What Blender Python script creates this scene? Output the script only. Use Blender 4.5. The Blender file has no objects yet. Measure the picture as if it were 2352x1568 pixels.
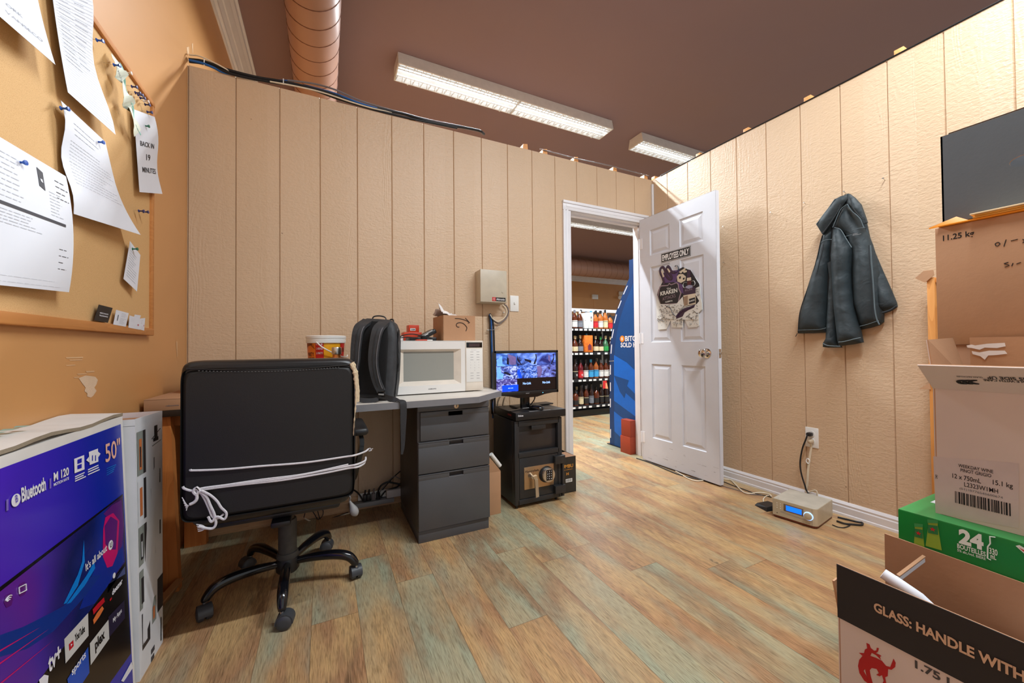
import bpy, bmesh, math, random
from math import sin, cos, pi, sqrt
from mathutils import Vector as V, Matrix
from mathutils.geometry import delaunay_2d_cdt
random.seed(7)
sc = bpy.context.scene
COL = sc.collection
# ------------------------------------------------------------------ camera
FPX, YAW, PITCH, ROLL, CH = 881.455, 0.4562, 0.0146, -0.0089, 0.9657
_F = V((sin(YAW)*cos(PITCH), cos(YAW)*cos(PITCH), sin(PITCH)))
_R0 = V((cos(YAW), -sin(YAW), 0)); _U0 = _R0.cross(_F)
_R = _R0*cos(ROLL)+_U0*sin(ROLL); _U = -_R0*sin(ROLL)+_U0*cos(ROLL)
CAMP = V((0, 0, CH))
cd = bpy.data.cameras.new('camera'); cam = bpy.data.objects.new('camera', cd); COL.objects.link(cam)
cd.sensor_width = 36; cd.lens = FPX/2352*36; cd.clip_start = 0.02; cd.clip_end = 60
cam.matrix_world = Matrix(((_R.x, _U.x, -_F.x, 0), (_R.y, _U.y, -_F.y, 0), (_R.z, _U.z, -_F.z, CH), (0, 0, 0, 1)))
sc.camera = cam
# ------------------------------------------------------------------ world, lamps, exposure
vs = sc.view_settings
vs.view_transform = 'Standard'; vs.look = 'None'; vs.gamma = 1; vs.use_curve_mapping = False; vs.exposure = 0.05
w = bpy.data.worlds.new('world'); sc.world = w; w.use_nodes = True
w.node_tree.nodes['Background'].inputs[0].default_value = (0.92, 0.96, 1.0, 1)
w.node_tree.nodes['Background'].inputs[1].default_value = 0.6
TUBE_W = {'office': 98, 'shop': 132, 'deep_shop': 70}
def lamp(name, loc, sx, sy, power, col=(0.88, 0.95, 1.0)):
    l = bpy.data.lights.new(name, 'AREA'); l.shape = 'RECTANGLE'; l.size = sx; l.size_y = sy; l.energy = power; l.color = col
    o = bpy.data.objects.new(name, l); COL.objects.link(o); o.location = loc
    return o
# fluorescent tubes of the ceiling fixtures (the housings are built further down around them)
CEIL = 3.30
FIX = [(0.53, 2.68, 3.16, 'shop'), (3.12, 5.27, 3.19, 'shop'), (0.53, 2.68, 0.25, 'office'), (3.55, 5.7, 5.78, 'deep_shop'), (0.9, 3.05, 5.78, 'deep_shop')]
for i, (xa, xb, yy, k) in enumerate(FIX):
    lamp('fluorescent_tube_light', ((xa+xb)/2, yy, 3.193), xb-xa-.08, .062, TUBE_W[k])
# ------------------------------------------------------------------ pixel helper: where a line of sight meets a real plane of the room
def W(u, v, ax, val):
    d = _F+_R*((u-1176)/FPX)-_U*((v-784)/FPX); i = 'xyz'.index(ax)
    return CAMP+d*((val-CAMP[i])/d[i])
def WP(u, v, p0, n):
    d = _F+_R*((u-1176)/FPX)-_U*((v-784)/FPX)
    return CAMP+d*((V(p0)-CAMP).dot(V(n))/d.dot(V(n)))
X0, X1, Y1, H = -0.6295, 2.6324, 2.4973, 2.44
# ------------------------------------------------------------------ materials
def lin(c):
    if max(c) > 1.001 or True:
        c = [x/255 for x in c]
    return tuple((x/12.92 if x <= .04045 else ((x+.055)/1.055)**2.4) for x in c[:3])+(1,)
class NT:
    def __init__(s, name):
        s.m = bpy.data.materials.new(name); s.m.use_nodes = True; s.t = s.m.node_tree; s.b = s.t.nodes['Principled BSDF']
    def n(s, typ, **k):
        nd = s.t.nodes.new(typ)
        for a, b in k.items():
            if a.startswith('i_'):
                a = a[2:]; a = int(a) if a.isdigit() else a.replace('_', ' ')
                if isinstance(b, bpy.types.NodeSocket): s.t.links.new(b, nd.inputs[a])
                else: nd.inputs[a].default_value = b
            else: setattr(nd, a, b)
        return nd
    def l(s, a, b): s.t.links.new(a, b)
    def math(s, op, a, b=None, c=None):
        nd = s.n('ShaderNodeMath', operation=op)
        for i, x in enumerate((a, b, c)):
            if x is None: continue
            if isinstance(x, bpy.types.NodeSocket): s.l(x, nd.inputs[i])
            else: nd.inputs[i].default_value = x
        return nd.outputs[0]
    def mix(s, f, a, b, mode='MIX'):
        nd = s.n('ShaderNodeMixRGB', blend_type=mode)
        for i, x in enumerate((f, a, b)):
            if isinstance(x, bpy.types.NodeSocket): s.l(x, nd.inputs[i])
            else: nd.inputs[i].default_value = x
        return nd.outputs[0]
    def ramp(s, f, stops, interp='LINEAR'):
        nd = s.n('ShaderNodeValToRGB'); cr = nd.color_ramp; cr.interpolation = interp
        while len(cr.elements) < len(stops): cr.elements.new(.5)
        for e, (p, c) in zip(cr.elements, stops): e.position = p; e.color = c
        s.l(f, nd.inputs[0]); return nd.outputs[0]
def pm(name, col, rough=.5, metal=0, bump=None, var=None, coat=0, spec=None, emit=None, trans=0, alpha=1, sheen=0):
    """plain procedural material: colour, slight noise variation, optional bump (scale, strength)"""
    t = NT(name); b = t.b; c = lin(col)
    b.inputs['Roughness'].default_value = rough; b.inputs['Metallic'].default_value = metal
    b.inputs['Coat Weight'].default_value = coat; b.inputs['Transmission Weight'].default_value = trans; b.inputs['Alpha'].default_value = alpha
    if spec is not None: b.inputs['Specular IOR Level'].default_value = spec
    if emit: b.inputs['Emission Color'].default_value = c; b.inputs['Emission Strength'].default_value = emit
    tc = t.n('ShaderNodeTexCoord').outputs['Object']
    vsc, va = var or (18, .06)
    nz = t.n('ShaderNodeTexNoise', i_Vector=tc, i_Scale=vsc, i_Detail=3.0).outputs['Fac']
    f = t.ramp(nz, [(.35, (1-va,)*3+(1,)), (.65, (1+va*.3,)*3+(1,))])
    t.l(t.mix(1.0, c, f, 'MULTIPLY'), b.inputs['Base Color'])
    if bump:
        n2 = t.n('ShaderNodeTexNoise', i_Vector=tc, i_Scale=float(bump[0]), i_Detail=2.0).outputs['Fac']
        bp = t.n('ShaderNodeBump', i_Height=n2, i_Strength=bump[1], i_Distance=.002); t.l(bp.outputs[0], b.inputs['Normal'])
    return t.m
# ------------------------------------------------------------------ mesh builder
def basis(n):
    n = V(n).normalized(); a = V((0, 0, 1)) if abs(n.z) < .9 else V((1, 0, 0)); u = a.cross(n).normalized(); return u, n.cross(u)
def cr(pts, k=6, closed=False):
    pts = [V(p) for p in pts]; n = len(pts); out = []
    for i in range(n if closed else n-1):
        p1, p2 = pts[i], pts[(i+1) % n]
        p0 = pts[i-1] if (closed or i > 0) else p1*2-p2
        p3 = pts[(i+2) % n] if (closed or i+2 < n) else p2*2-p1
        for j in range(k):
            t = j/k
            out.append(.5*((2*p1)+(p2-p0)*t+(2*p0-5*p1+4*p2-p3)*t*t+(3*p1-p0-3*p2+p3)*t**3))
    if not closed: out.append(pts[-1])
    return out
_TX = {}
def text2d(s, bold=0.0):
    key = (s, bold)
    if key in _TX: return _TX[key]
    c = bpy.data.curves.new('t', 'FONT'); c.body = s; c.size = 1; c.offset = bold; c.resolution_u = 3; c.align_x = 'LEFT'
    o = bpy.data.objects.new('t', c); me = bpy.data.meshes.new_from_object(o)
    vv = [(v.co.x, v.co.y) for v in me.vertices]; ff = [tuple(p.vertices) for p in me.polygons]
    bpy.data.objects.remove(o); bpy.data.curves.remove(c); bpy.data.meshes.remove(me)
    if vv:
        x0 = min(v[0] for v in vv); x1 = max(v[0] for v in vv)
        vv = [((x-x0)/max(x1-x0, 1e-6), y) for x, y in vv]   # x 0..1, cap height ~0.7
    _TX[key] = (vv, ff, (x1-x0) if vv else 1); return _TX[key]
class MB:
    def __init__(s): s.v = []; s.f = []; s.mi = []; s.ms = []; s.sm = []; s.M = None
    def add(s, vs_, fs, mat, sm=False):
        if mat not in s.ms: s.ms.append(mat)
        k = len(s.v); mi = s.ms.index(mat)
        s.v += [(s.M @ V(p)) if s.M else V(p) for p in vs_]
        for f in fs: s.f.append([k+i for i in f]); s.mi.append(mi); s.sm.append(sm)
        return s
    def box(s, a, b, mat, bev=0, seg=2, R=None, sm=None):
        a, b = V(a), V(b); c = (a+b)/2; h = (b-a)/2
        h = V((abs(h.x), abs(h.y), abs(h.z)))
        if bev <= 0:
            vv = [V((x, y, z)) for z in (-h.z, h.z) for x, y in ((-h.x, -h.y), (h.x, -h.y), (h.x, h.y), (-h.x, h.y))]
            ff = [(3, 2, 1, 0), (4, 5, 6, 7), (0, 1, 5, 4), (1, 2, 6, 5), (2, 3, 7, 6), (3, 0, 4, 7)]
        else:
            bm = bmesh.new(); bmesh.ops.create_cube(bm, size=2)
            for q in bm.verts: q.co = V((q.co.x*h.x, q.co.y*h.y, q.co.z*h.z))
            bmesh.ops.bevel(bm, geom=bm.edges[:], offset=min(bev, .98*min(h)), segments=seg, profile=.5, affect='EDGES')
            bm.verts.index_update(); vv = [q.co.copy() for q in bm.verts]; ff = [[q.index for q in f.verts] for f in bm.faces]; bm.free()
        if R is not None: vv = [R @ q for q in vv]
        return s.add([q+c for q in vv], ff, mat, (bev > 0) if sm is None else sm)
    def hexa(s, bot, top, mat):
        return s.add(list(bot)+list(top), [(3, 2, 1, 0), (4, 5, 6, 7), (0, 1, 5, 4), (1, 2, 6, 5), (2, 3, 7, 6), (3, 0, 4, 7)], mat)
    def lathe(s, prof, c, mat, seg=24, axis=(0, 0, 1), sm=True, sq=None):
        u, v_ = basis(axis); n = V(axis).normalized(); c = V(c); vv = []; ff = []
        if abs(n.z) > .99: u, v_ = V((1, 0, 0)), V((0, 1, 0))
        for r, z in prof:
            for i in range(seg):
                a = 2*pi*i/seg; ca, sa = cos(a), sin(a)
                if sq: ca = math.copysign(abs(ca)**sq, ca); sa = math.copysign(abs(sa)**sq, sa)
                vv.append(c+n*z+(u*ca+v_*sa)*r)
        m = len(prof)
        for j in range(m-1):
            for i in range(seg):
                k = (i+1) % seg; ff.append((j*seg+i, j*seg+k, (j+1)*seg+k, (j+1)*seg+i))
        if prof[0][0] > 1e-5: ff.append(tuple(reversed(range(seg))))
        if prof[-1][0] > 1e-5: ff.append(tuple((m-1)*seg+i for i in range(seg)))
        return s.add(vv, ff, mat, sm)
    def cyl(s, a, b, r, mat, r2=None, seg=20, sm=True):
        a, b = V(a), V(b); return s.lathe([(r, 0), (r if r2 is None else r2, (b-a).length)], a, mat, seg, b-a, sm)
    def tube(s, pts, r, mat, seg=8, closed=False, flat=None):
        pts = [V(p) for p in pts]; n = len(pts); vv = []; ff = []
        T = [(pts[(i+1) % n]-pts[i-1]) if closed else (pts[min(i+1, n-1)]-pts[max(i-1, 0)]) for i in range(n)]
        u, v_ = basis(T[0])
        for i in range(n):
            t = T[i].normalized(); u = (u-t*u.dot(t)).normalized(); w_ = t.cross(u)
            rr = r[i] if isinstance(r, (list, tuple)) else r
            for j in range(seg):
                a = 2*pi*j/seg; vv.append(pts[i]+u*cos(a)*rr+w_*sin(a)*rr*(flat or 1))
        for i in range(n if closed else n-1):
            k = (i+1) % n
            for j in range(seg):
                q = (j+1) % seg; ff.append((i*seg+j, i*seg+q, k*seg+q, k*seg+j))
        if not closed: ff += [tuple(reversed(range(seg))), tuple((n-1)*seg+j for j in range(seg))]
        return s.add(vv, ff, mat, True)
    def ribbon(s, pts, wd, n, th, mat):
        """flat strap: pts path, wd width (value or list), n = list of width directions or one"""
        pts = [V(p) for p in pts]; m = len(pts); vv = []; ff = []
        for i, p in enumerate(pts):
            t = (pts[min(i+1, m-1)]-pts[max(i-1, 0)]).normalized()
            wv = V(n[i] if isinstance(n, list) else n); wv = (wv-t*wv.dot(t)).normalized(); nn = t.cross(wv)
            k = wd[i] if isinstance(wd, list) else wd
            for a, b in ((-.5, -.5), (.5, -.5), (.5, .5), (-.5, .5)): vv.append(p+wv*k*a+nn*th*b)
        for i in range(m-1):
            for j in range(4): q = (j+1) % 4; ff.append((i*4+j, i*4+q, i*4+4+q, i*4+4+j))
        ff += [(3, 2, 1, 0), tuple((m-1)*4+j for j in range(4))]
        return s.add(vv, ff, mat, True)
    def poly(s, pts, mat): return s.add(pts, [tuple(range(len(pts)))], mat)
    def prism(s, pts, d, mat, sm=False):
        """polygon pts (3d) extruded by vector d"""
        n = len(pts); d = V(d); p = [V(q) for q in pts]
        return s.add(p+[q+d for q in p], [tuple(reversed(range(n))), tuple(range(n, 2*n))]+[(i, (i+1) % n, n+(i+1) % n, n+i) for i in range(n)], mat, sm)
    def text(s, t, fn, mat, bold=0.0):
        vv, ff, wd = text2d(t, bold); return s.add([fn(x, y/.7) for x, y in vv], ff, mat)
    def ftext(s, t, o, u, v_, mat, h, wd=None, bold=0.01, center=False):
        """text on a plane: origin o, unit dirs u, v; cap height h; width wd"""
        u, v_, o = V(u).normalized(), V(v_).normalized(), V(o)
        if wd is None: wd = text2d(t, bold)[2]*h/.7
        if center: o = o-u*wd/2
        return s.text(t, lambda x, y: o+u*wd*x+v_*h*y, mat, bold)
    def bez_cap(s): pass
MW = {}
def setp(o, label, cat, group):
    if label: o['label'] = label
    if cat: o['category'] = cat
    if group: o['group'] = group
def thing(name, label, cat, loc=(0, 0, 0), rz=0, group=None, R=None):
    o = bpy.data.objects.new(name, None); COL.objects.link(o); o.empty_display_size = .05
    M = Matrix.Translation(V(loc)) @ (R if R is not None else Matrix.Rotation(rz, 4, 'Z')); o.matrix_world = M; MW[o.name] = M
    o.location = loc; setp(o, label, cat, group); return o
def part(name, mb, parent=None, local=False, label=None, cat=None, group=None, kind=None, solid=0, sub=0):
    me = bpy.data.meshes.new(name); M = Matrix()
    vv = mb.v
    root = parent
    if parent is not None and not local:
        M = MW[parent.name].inverted(); vv = [M @ p for p in vv]
    elif parent is None:
        # origin at the base centre of the thing
        xs = [p.x for p in vv]; ys = [p.y for p in vv]; zs = [p.z for p in vv]
        c = V(((min(xs)+max(xs))/2, (min(ys)+max(ys))/2, min(zs))); vv = [p-c for p in vv]
    me.from_pydata([tuple(p) for p in vv], [], mb.f); me.validate()
    for m in mb.ms: me.materials.append(m)
    if len(me.polygons) == len(mb.f):
        me.polygons.foreach_set('material_index', mb.mi); me.polygons.foreach_set('use_smooth', mb.sm)
    me.update()
    o = bpy.data.objects.new(name, me); COL.objects.link(o)
    if parent is not None:
        o.parent = parent
        MW[o.name] = MW[parent.name]
    else:
        o.location = c; MW[o.name] = Matrix.Translation(c)
    if any(mb.sm):
        try: me.set_sharp_from_angle(angle=math.radians(40))
        except Exception: pass
    if solid: md = o.modifiers.new('s', 'SOLIDIFY'); md.thickness = solid; md.offset = 0
    if sub: md = o.modifiers.new('u', 'SUBSURF'); md.levels = sub; md.render_levels = sub
    setp(o, label, cat, group)
    if kind: o['kind'] = kind
    return o
def struct(name, mb, **k): return part(name, mb, kind='structure', **k)
def dup(root, M, label=None, group=None):
    """copy of a thing with copies of its parts and sub-parts"""
    r = root.copy(); COL.objects.link(r); r.matrix_world = M; r.location = M.to_translation(); r.rotation_euler = M.to_euler()
    if label: r['label'] = label
    if group: r['group'] = group
    for ch in [c for c in list(root.children)]:
        c = ch.copy(); COL.objects.link(c); c.parent = r
        for g in list(ch.children):
            d = g.copy(); COL.objects.link(d); d.parent = c
    return r
def pillow(mb, outline, plane, T, Rr, mat, step=.012, fold=0, seed=0, back=.01, fold_dir=(1, 0), fs=14):
    """cushion-like cloth piece: outline 2d (list of (a,b)), plane(a,b,h)->3d"""
    rnd = random.Random(seed); n = len(outline); P = [V((a, b)) for a, b in outline]
    # refine boundary
    Q = []
    for i in range(n):
        a, b = P[i], P[(i+1) % n]; k = max(1, int((b-a).length/step))
        for j in range(k): Q.append(a+(b-a)*j/k)
    nb = len(Q)
    def inside(p):
        c = False; j = nb-1
        for i in range(nb):
            if (Q[i].y > p.y) != (Q[j].y > p.y) and p.x < (Q[j].x-Q[i].x)*(p.y-Q[i].y)/(Q[j].y-Q[i].y)+Q[i].x: c = not c
            j = i
        return c
    xs = [q.x for q in Q]; ys = [q.y for q in Q]; pts = list(Q)
    x = min(xs)
    while x < max(xs):
        y = min(ys)
        while y < max(ys):
            p = V((x+rnd.uniform(-.2, .2)*step, y+rnd.uniform(-.2, .2)*step))
            if inside(p) and min((p-q).length for q in Q) > step*.45: pts.append(p)
            y += step
        x += step
    vo, eo, fo, ov, oe, of = delaunay_2d_cdt(pts, [], [list(range(nb))], 1, 1e-6)
    H_ = []; ph = [rnd.uniform(0, 6) for _ in range(4)]; fd = V(fold_dir).normalized(); fp = V((-fd.y, fd.x))
    for p in vo:
        d = min((p-q).length for q in Q); t = min(d/Rr, 1)
        h = T*sqrt(max(0, 1-(1-t)**2))
        if fold:
            a = p.dot(fd)*fs; b_ = p.dot(fp)*fs
            h += fold*t*(sin(a*3+1.3*sin(b_*1.1+ph[0])+ph[1])*.6+sin(a*6.1+2*sin(b_*.7+ph[2])+ph[3])*.4)
        H_.append(h)
    ff = [tuple(f) for f in fo]; nbr = [set() for _ in vo]
    for f in ff:
        for i in range(len(f)): nbr[f[i]].add(f[i-1]); nbr[f[i-1]].add(f[i])
    bd = [min((p-q).length for q in Q) < 1e-5 for p in vo]; vo = [V((p.x, p.y)) for p in vo]
    for _ in range(5):
        H2 = [(h if bd[i] else .4*h+.6*sum(H_[j] for j in nbr[i])/max(len(nbr[i]), 1)) for i, h in enumerate(H_)]
        V2 = [(p if bd[i] else p*.4+sum((vo[j] for j in nbr[i]), V((0, 0)))*(.6/max(len(nbr[i]), 1))) for i, p in enumerate(vo)]
        H_, vo = H2, V2
    vv = [plane(p.x, p.y, h) for p, h in zip(vo, H_)]
    m = len(vv); vv += [plane(q.x, q.y, -back) for q in vo]
    # which are boundary edges
    cnt = {}
    for f in ff:
        for i in range(len(f)):
            e = (f[i], f[(i+1) % len(f)]); k_ = tuple(sorted(e)); cnt.setdefault(k_, []).append(e)
    f2 = list(ff)+[tuple(m+i for i in reversed(f)) for f in ff]
    for k_, es in cnt.items():
        if len(es) == 1: a, b = es[0]; f2.append((b, a, m+a, m+b))
    return mb.add(vv, f2, mat, True)
def sheet(mb, c4, mat, out=(1, 0, 0), curl=lambda a, b: 0, n=(10, 12)):
    """curved paper sheet: corners TL, TR, BR, BL; returns mapping S(a right, b down, d off)"""
    c = [V(p) for p in c4]; o = V(out)
    def S(a, b, d=0): return (c[0]*(1-a)+c[1]*a)*(1-b)+(c[3]*(1-a)+c[2]*a)*b+o*(curl(a, b)+d)
    vv = [S(i/n[0], j/n[1]) for j in range(n[1]+1) for i in range(n[0]+1)]
    ff = [(j*(n[0]+1)+i, (j+1)*(n[0]+1)+i, (j+1)*(n[0]+1)+i+1, j*(n[0]+1)+i+1) for j in range(n[1]) for i in range(n[0])]
    k = len(vv); vv += [S(i/n[0], j/n[1], -.0004) for j in range(n[1]+1) for i in range(n[0]+1)]
    ff += [tuple(k+i for i in reversed(f)) for f in ff]
    mb.add(vv, ff, mat, True); return S
def lines(mb, S, a0, a1, b0, b1, rows, mat, fill=.7, th=.25, seed=0, d=.0006, word=(.02, .07)):
    r = random.Random(seed)
    for k in range(rows):
        b = b0+(b1-b0)*k/max(rows-1, 1); t = (b1-b0)/max(rows, 1)*th; a = a0; end = a0+(a1-a0)*r.uniform(fill, 1)
        while a < end:
            e = min(a+r.uniform(*word), end); mb.add([S(a, b-t/2, d), S(a, b+t/2, d), S(e, b+t/2, d), S(e, b-t/2, d)], [(0, 1, 2, 3)], mat); a = e+.012
# ================================================================== surface materials of the room
def m_siding():
    t = NT('beige_painted_siding'); b = t.b
    tc = t.n('ShaderNodeNewGeometry').outputs['Position']; s = t.n('ShaderNodeSeparateXYZ', i_0=tc)
    u = t.math('ADD', s.outputs[0], s.outputs[1]); z = s.outputs[2]
    bi = t.math('FLOOR', t.math('DIVIDE', t.math('ADD', u, .424), .2032))
    rnd = t.n('ShaderNodeTexWhiteNoise', noise_dimensions='1D', i_W=bi).outputs[0]
    off = t.math('MULTIPLY', rnd, 40)
    def coord(su, sz, o=1.0): return t.n('ShaderNodeCombineXYZ', i_0=t.math('MULTIPLY', u, su), i_1=t.math('MULTIPLY', z, sz), i_2=t.math('MULTIPLY', off, o)).outputs[0]
    # broad cathedral grain running up the board
    warp = t.n('ShaderNodeTexNoise', i_Vector=coord(6, 1.1), i_Scale=1.0, i_Detail=2.0).outputs['Fac']
    band = t.math('SINE', t.math('MULTIPLY', t.math('ADD', t.math('MULTIPLY', warp, 2.2), t.math('MULTIPLY', u, 3.0)), 60))
    fine = t.n('ShaderNodeTexNoise', i_Vector=coord(62, 78), i_Scale=1.0, i_Detail=4.0, i_Distortion=.5).outputs['Fac']
    rip = t.n('ShaderNodeTexNoise', i_Vector=coord(16, 120, .3), i_Scale=1.0, i_Detail=3.0, i_Distortion=1.0).outputs['Fac']
    mask = t.n('ShaderNodeTexNoise', i_Vector=coord(5, .9, 2.), i_Scale=1.0, i_Detail=1.0).outputs['Fac']
    mk = t.ramp(mask, [(.42, (0, 0, 0, 1)), (.6, (1, 1, 1, 1))])
    h = t.math('ADD', t.math('ADD', t.math('MULTIPLY', t.math('MULTIPLY', band, mk), .16), t.math('MULTIPLY', fine, 1.5)), t.math('MULTIPLY', rip, .75))
    bp = t.n('ShaderNodeBump', i_Height=h, i_Strength=.6, i_Distance=.0026); t.l(bp.outputs[0], b.inputs['Normal'])
    big = t.n('ShaderNodeTexNoise', i_Vector=tc, i_Scale=1.7, i_Detail=3.0).outputs['Fac']
    c = t.mix(big, lin((212, 184, 152)), lin((204, 175, 143)))
    c2 = t.mix(t.math('MULTIPLY', rnd, .35), c, lin((216, 189, 160)))
    spots = t.ramp(t.n('ShaderNodeTexNoise', i_Vector=tc, i_Scale=46.0, i_Detail=1.0).outputs['Fac'], [(.175, lin((120, 92, 62))), (.19, (1, 1, 1, 1))])
    t.l(t.mix(.6, c2, spots, 'MULTIPLY'), b.inputs['Base Color']); b.inputs['Roughness'].default_value = .42
    return t.m
def m_floor():
    t = NT('vinyl_plank_floor'); b = t.b
    tc = t.n('ShaderNodeNewGeometry').outputs['Position']; s = t.n('ShaderNodeSeparateXYZ', i_0=tc)
    PWD, PL = .1525, 1.22
    xs = t.math('DIVIDE', t.math('ADD', s.outputs[0], .04), PWD); ix = t.math('FLOOR', xs); fx = t.math('FRACT', xs)
    r1 = t.n('ShaderNodeTexWhiteNoise', noise_dimensions='1D', i_W=ix).outputs[0]
    ys = t.math('ADD', t.math('DIVIDE', s.outputs[1], PL), t.math('MULTIPLY', r1, 3.0)); iy = t.math('FLOOR', ys); fy = t.math('FRACT', ys)
    idv = t.n('ShaderNodeCombineXYZ', i_0=ix, i_1=iy).outputs[0]
    wn = t.n('ShaderNodeTexWhiteNoise', noise_dimensions='2D', i_Vector=idv); rnd = wn.outputs[0]
    sr = t.n('ShaderNodeSeparateXYZ', i_0=wn.outputs[1]); off = t.math('MULTIPLY', rnd, 50)
    def coord(sx, sy, o=1.0): return t.n('ShaderNodeCombineXYZ', i_0=t.math('MULTIPLY', s.outputs[0], sx), i_1=t.math('MULTIPLY', s.outputs[1], sy), i_2=t.math('MULTIPLY', off, o)).outputs[0]
    n1 = t.n('ShaderNodeTexNoise', i_Vector=coord(9, 2.0), i_Scale=1.0, i_Detail=4.0, i_Distortion=.5).outputs['Fac']
    n2 = t.n('ShaderNodeTexNoise', i_Vector=coord(7.5, 2.2, 2.3), i_Scale=1.0, i_Detail=4.0).outputs['Fac']
    n3 = t.n('ShaderNodeTexNoise', i_Vector=coord(380, 24, 1.7), i_Scale=1.0, i_Detail=5.0, i_Distortion=.3).outputs['Fac']
    n4 = t.n('ShaderNodeTexNoise', i_Vector=coord(105, 15, 3.1), i_Scale=1.0, i_Detail=5.0).outputs['Fac']
    tan, org, sage, grn, gry, drk = lin((194, 158, 110)), lin((170, 130, 94)), lin((170, 158, 126)), lin((160, 162, 136)), lin((142, 128, 102)), lin((78, 70, 56))
    cA = t.mix(t.ramp(n1, [(.4, (0, 0, 0, 1)), (.6, (1, 1, 1, 1))]), tan, org)                       # warm plank
    cB = t.mix(t.ramp(n1, [(.4, (0, 0, 0, 1)), (.58, (1, 1, 1, 1))]), sage, t.mix(t.ramp(n2, [(.45, (0, 0, 0, 1)), (.6, (1, 1, 1, 1))]), gry, grn))  # weathered plank
    k = t.ramp(rnd, [(.58, (0, 0, 0, 1)), (.64, (1, 1, 1, 1))])
    kk = t.math('MINIMUM', 1.0, t.math('MAXIMUM', 0.0, t.math('ADD', t.math('MULTIPLY', k, .75), t.math('MULTIPLY', t.math('SUBTRACT', n2, .47), 3.2))))
    c = t.mix(kk, cA, cB)
    dk = t.ramp(n4, [(.34, (1, 1, 1, 1)), (.54, (0, 0, 0, 1))])
    dm = t.ramp(n2, [(.36, (1, 1, 1, 1)), (.47, (.05,)*3+(1,))])
    c = t.mix(t.math('MULTIPLY', t.math('MULTIPLY', dk, dm), .42), c, drk)
    g = t.ramp(n3, [(.33, (.58, .54, .48, 1)), (.50, (.97, .97, .97, 1)), (.66, (1.16, 1.15, 1.12, 1))])
    c = t.mix(.85, c, g, 'MULTIPLY')
    # occasional dark cracks along the grain
    ck = t.n('ShaderNodeTexNoise', i_Vector=coord(34, 1.6, 4.1), i_Scale=1.0, i_Detail=2.0, i_Distortion=.8).outputs['Fac']
    crk = t.ramp(t.math('ABSOLUTE', t.math('SUBTRACT', ck, .5)), [(.0, (1, 1, 1, 1)), (.010, (0, 0, 0, 1))])
    c = t.mix(t.math('MULTIPLY', t.math('MULTIPLY', crk, t.ramp(n1, [(.5, (0, 0, 0, 1)), (.6, (1, 1, 1, 1))])), .55), c, lin((84, 58, 38)))
    vk = t.n('ShaderNodeTexVoronoi', i_Vector=coord(6, 2.6, 5.0), i_Scale=1.0).outputs['Distance']; kn = t.math('MULTIPLY', t.ramp(vk, [(.03, (1, 1, 1, 1)), (.08, (0, 0, 0, 1))]), t.ramp(t.n('ShaderNodeTexNoise', i_Vector=coord(90, 60, 6.0), i_Scale=1.0).outputs['Fac'], [(.45, (0, 0, 0, 1)), (.55, (1, 1, 1, 1))]))
    c = t.mix(t.math('MULTIPLY', kn, .7), c, lin((84, 76, 60)))
    def seam(f, wd): return t.math('LESS_THAN', t.math('MINIMUM', f, t.math('SUBTRACT', 1.0, f)), wd)
    sm = t.math('MAXIMUM', seam(fx, .006), seam(fy, .0009))
    c = t.mix(t.math('MULTIPLY', sm, .6), c, lin((92, 70, 50)))
    t.l(c, b.inputs['Base Color']); b.inputs['Roughness'].default_value = .38; b.inputs['Specular IOR Level'].default_value = .4
    bp = t.n('ShaderNodeBump', i_Height=t.math('SUBTRACT', n3, sm), i_Strength=.25, i_Distance=.001); t.l(bp.outputs[0], b.inputs['Normal'])
    return t.m
def m_cork():
    t = NT('cork'); b = t.b; tc = t.n('ShaderNodeTexCoord').outputs['Object']
    n1 = t.n('ShaderNodeTexNoise', i_Vector=tc, i_Scale=620.0, i_Detail=3.0).outputs['Fac']
    n2 = t.n('ShaderNodeTexNoise', i_Vector=tc, i_Scale=5.0, i_Detail=3.0).outputs['Fac']
    c = t.ramp(n1, [(.30, lin((182, 136, 84))), (.42, lin((212, 168, 112))), (.62, lin((222, 182, 128)))])
    t.l(t.mix(t.math('MULTIPLY', n2, .5), c, lin((208, 164, 108))), b.inputs['Base Color']); b.inputs['Roughness'].default_value = .85
    bp = t.n('ShaderNodeBump', i_Height=n1, i_Strength=.3, i_Distance=.001); t.l(bp.outputs[0], b.inputs['Normal']); return t.m
def m_wood(name, c1, c2, axis='z', sc_=1.0, rough=.5, knots=True):
    t = NT(name); b = t.b; tc = t.n('ShaderNodeTexCoord').outputs['Object']; s = t.n('ShaderNodeSeparateXYZ', i_0=tc)
    k = {'x': (1.2, 14, 14), 'y': (14, 1.2, 14), 'z': (14, 14, 1.2)}[axis]
    v = t.n('ShaderNodeCombineXYZ', i_0=t.math('MULTIPLY', s.outputs[0], k[0]*sc_), i_1=t.math('MULTIPLY', s.outputs[1], k[1]*sc_), i_2=t.math('MULTIPLY', s.outputs[2], k[2]*sc_)).outputs[0]
    n1 = t.n('ShaderNodeTexNoise', i_Vector=v, i_Scale=1.0, i_Detail=3.0, i_Distortion=.7).outputs['Fac']
    g = t.math('FRACT', t.math('MULTIPLY', n1, 9.0))
    f = t.math('ADD', t.math('MULTIPLY', g, .55), t.math('MULTIPLY', n1, .4))
    c = t.mix(f, lin(c1), lin(c2))
    if knots:
        vo = t.n('ShaderNodeTexVoronoi', i_Vector=v, i_Scale=.55); kd = t.ramp(vo.outputs['Distance'], [(.03, (1, 1, 1, 1)), (.09, (0, 0, 0, 1))])
        c = t.mix(t.math('MULTIPLY', kd, .7), c, lin((96, 52, 24)))
    t.l(c, b.inputs['Base Color']); b.inputs['Roughness'].default_value = rough; return t.m
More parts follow.
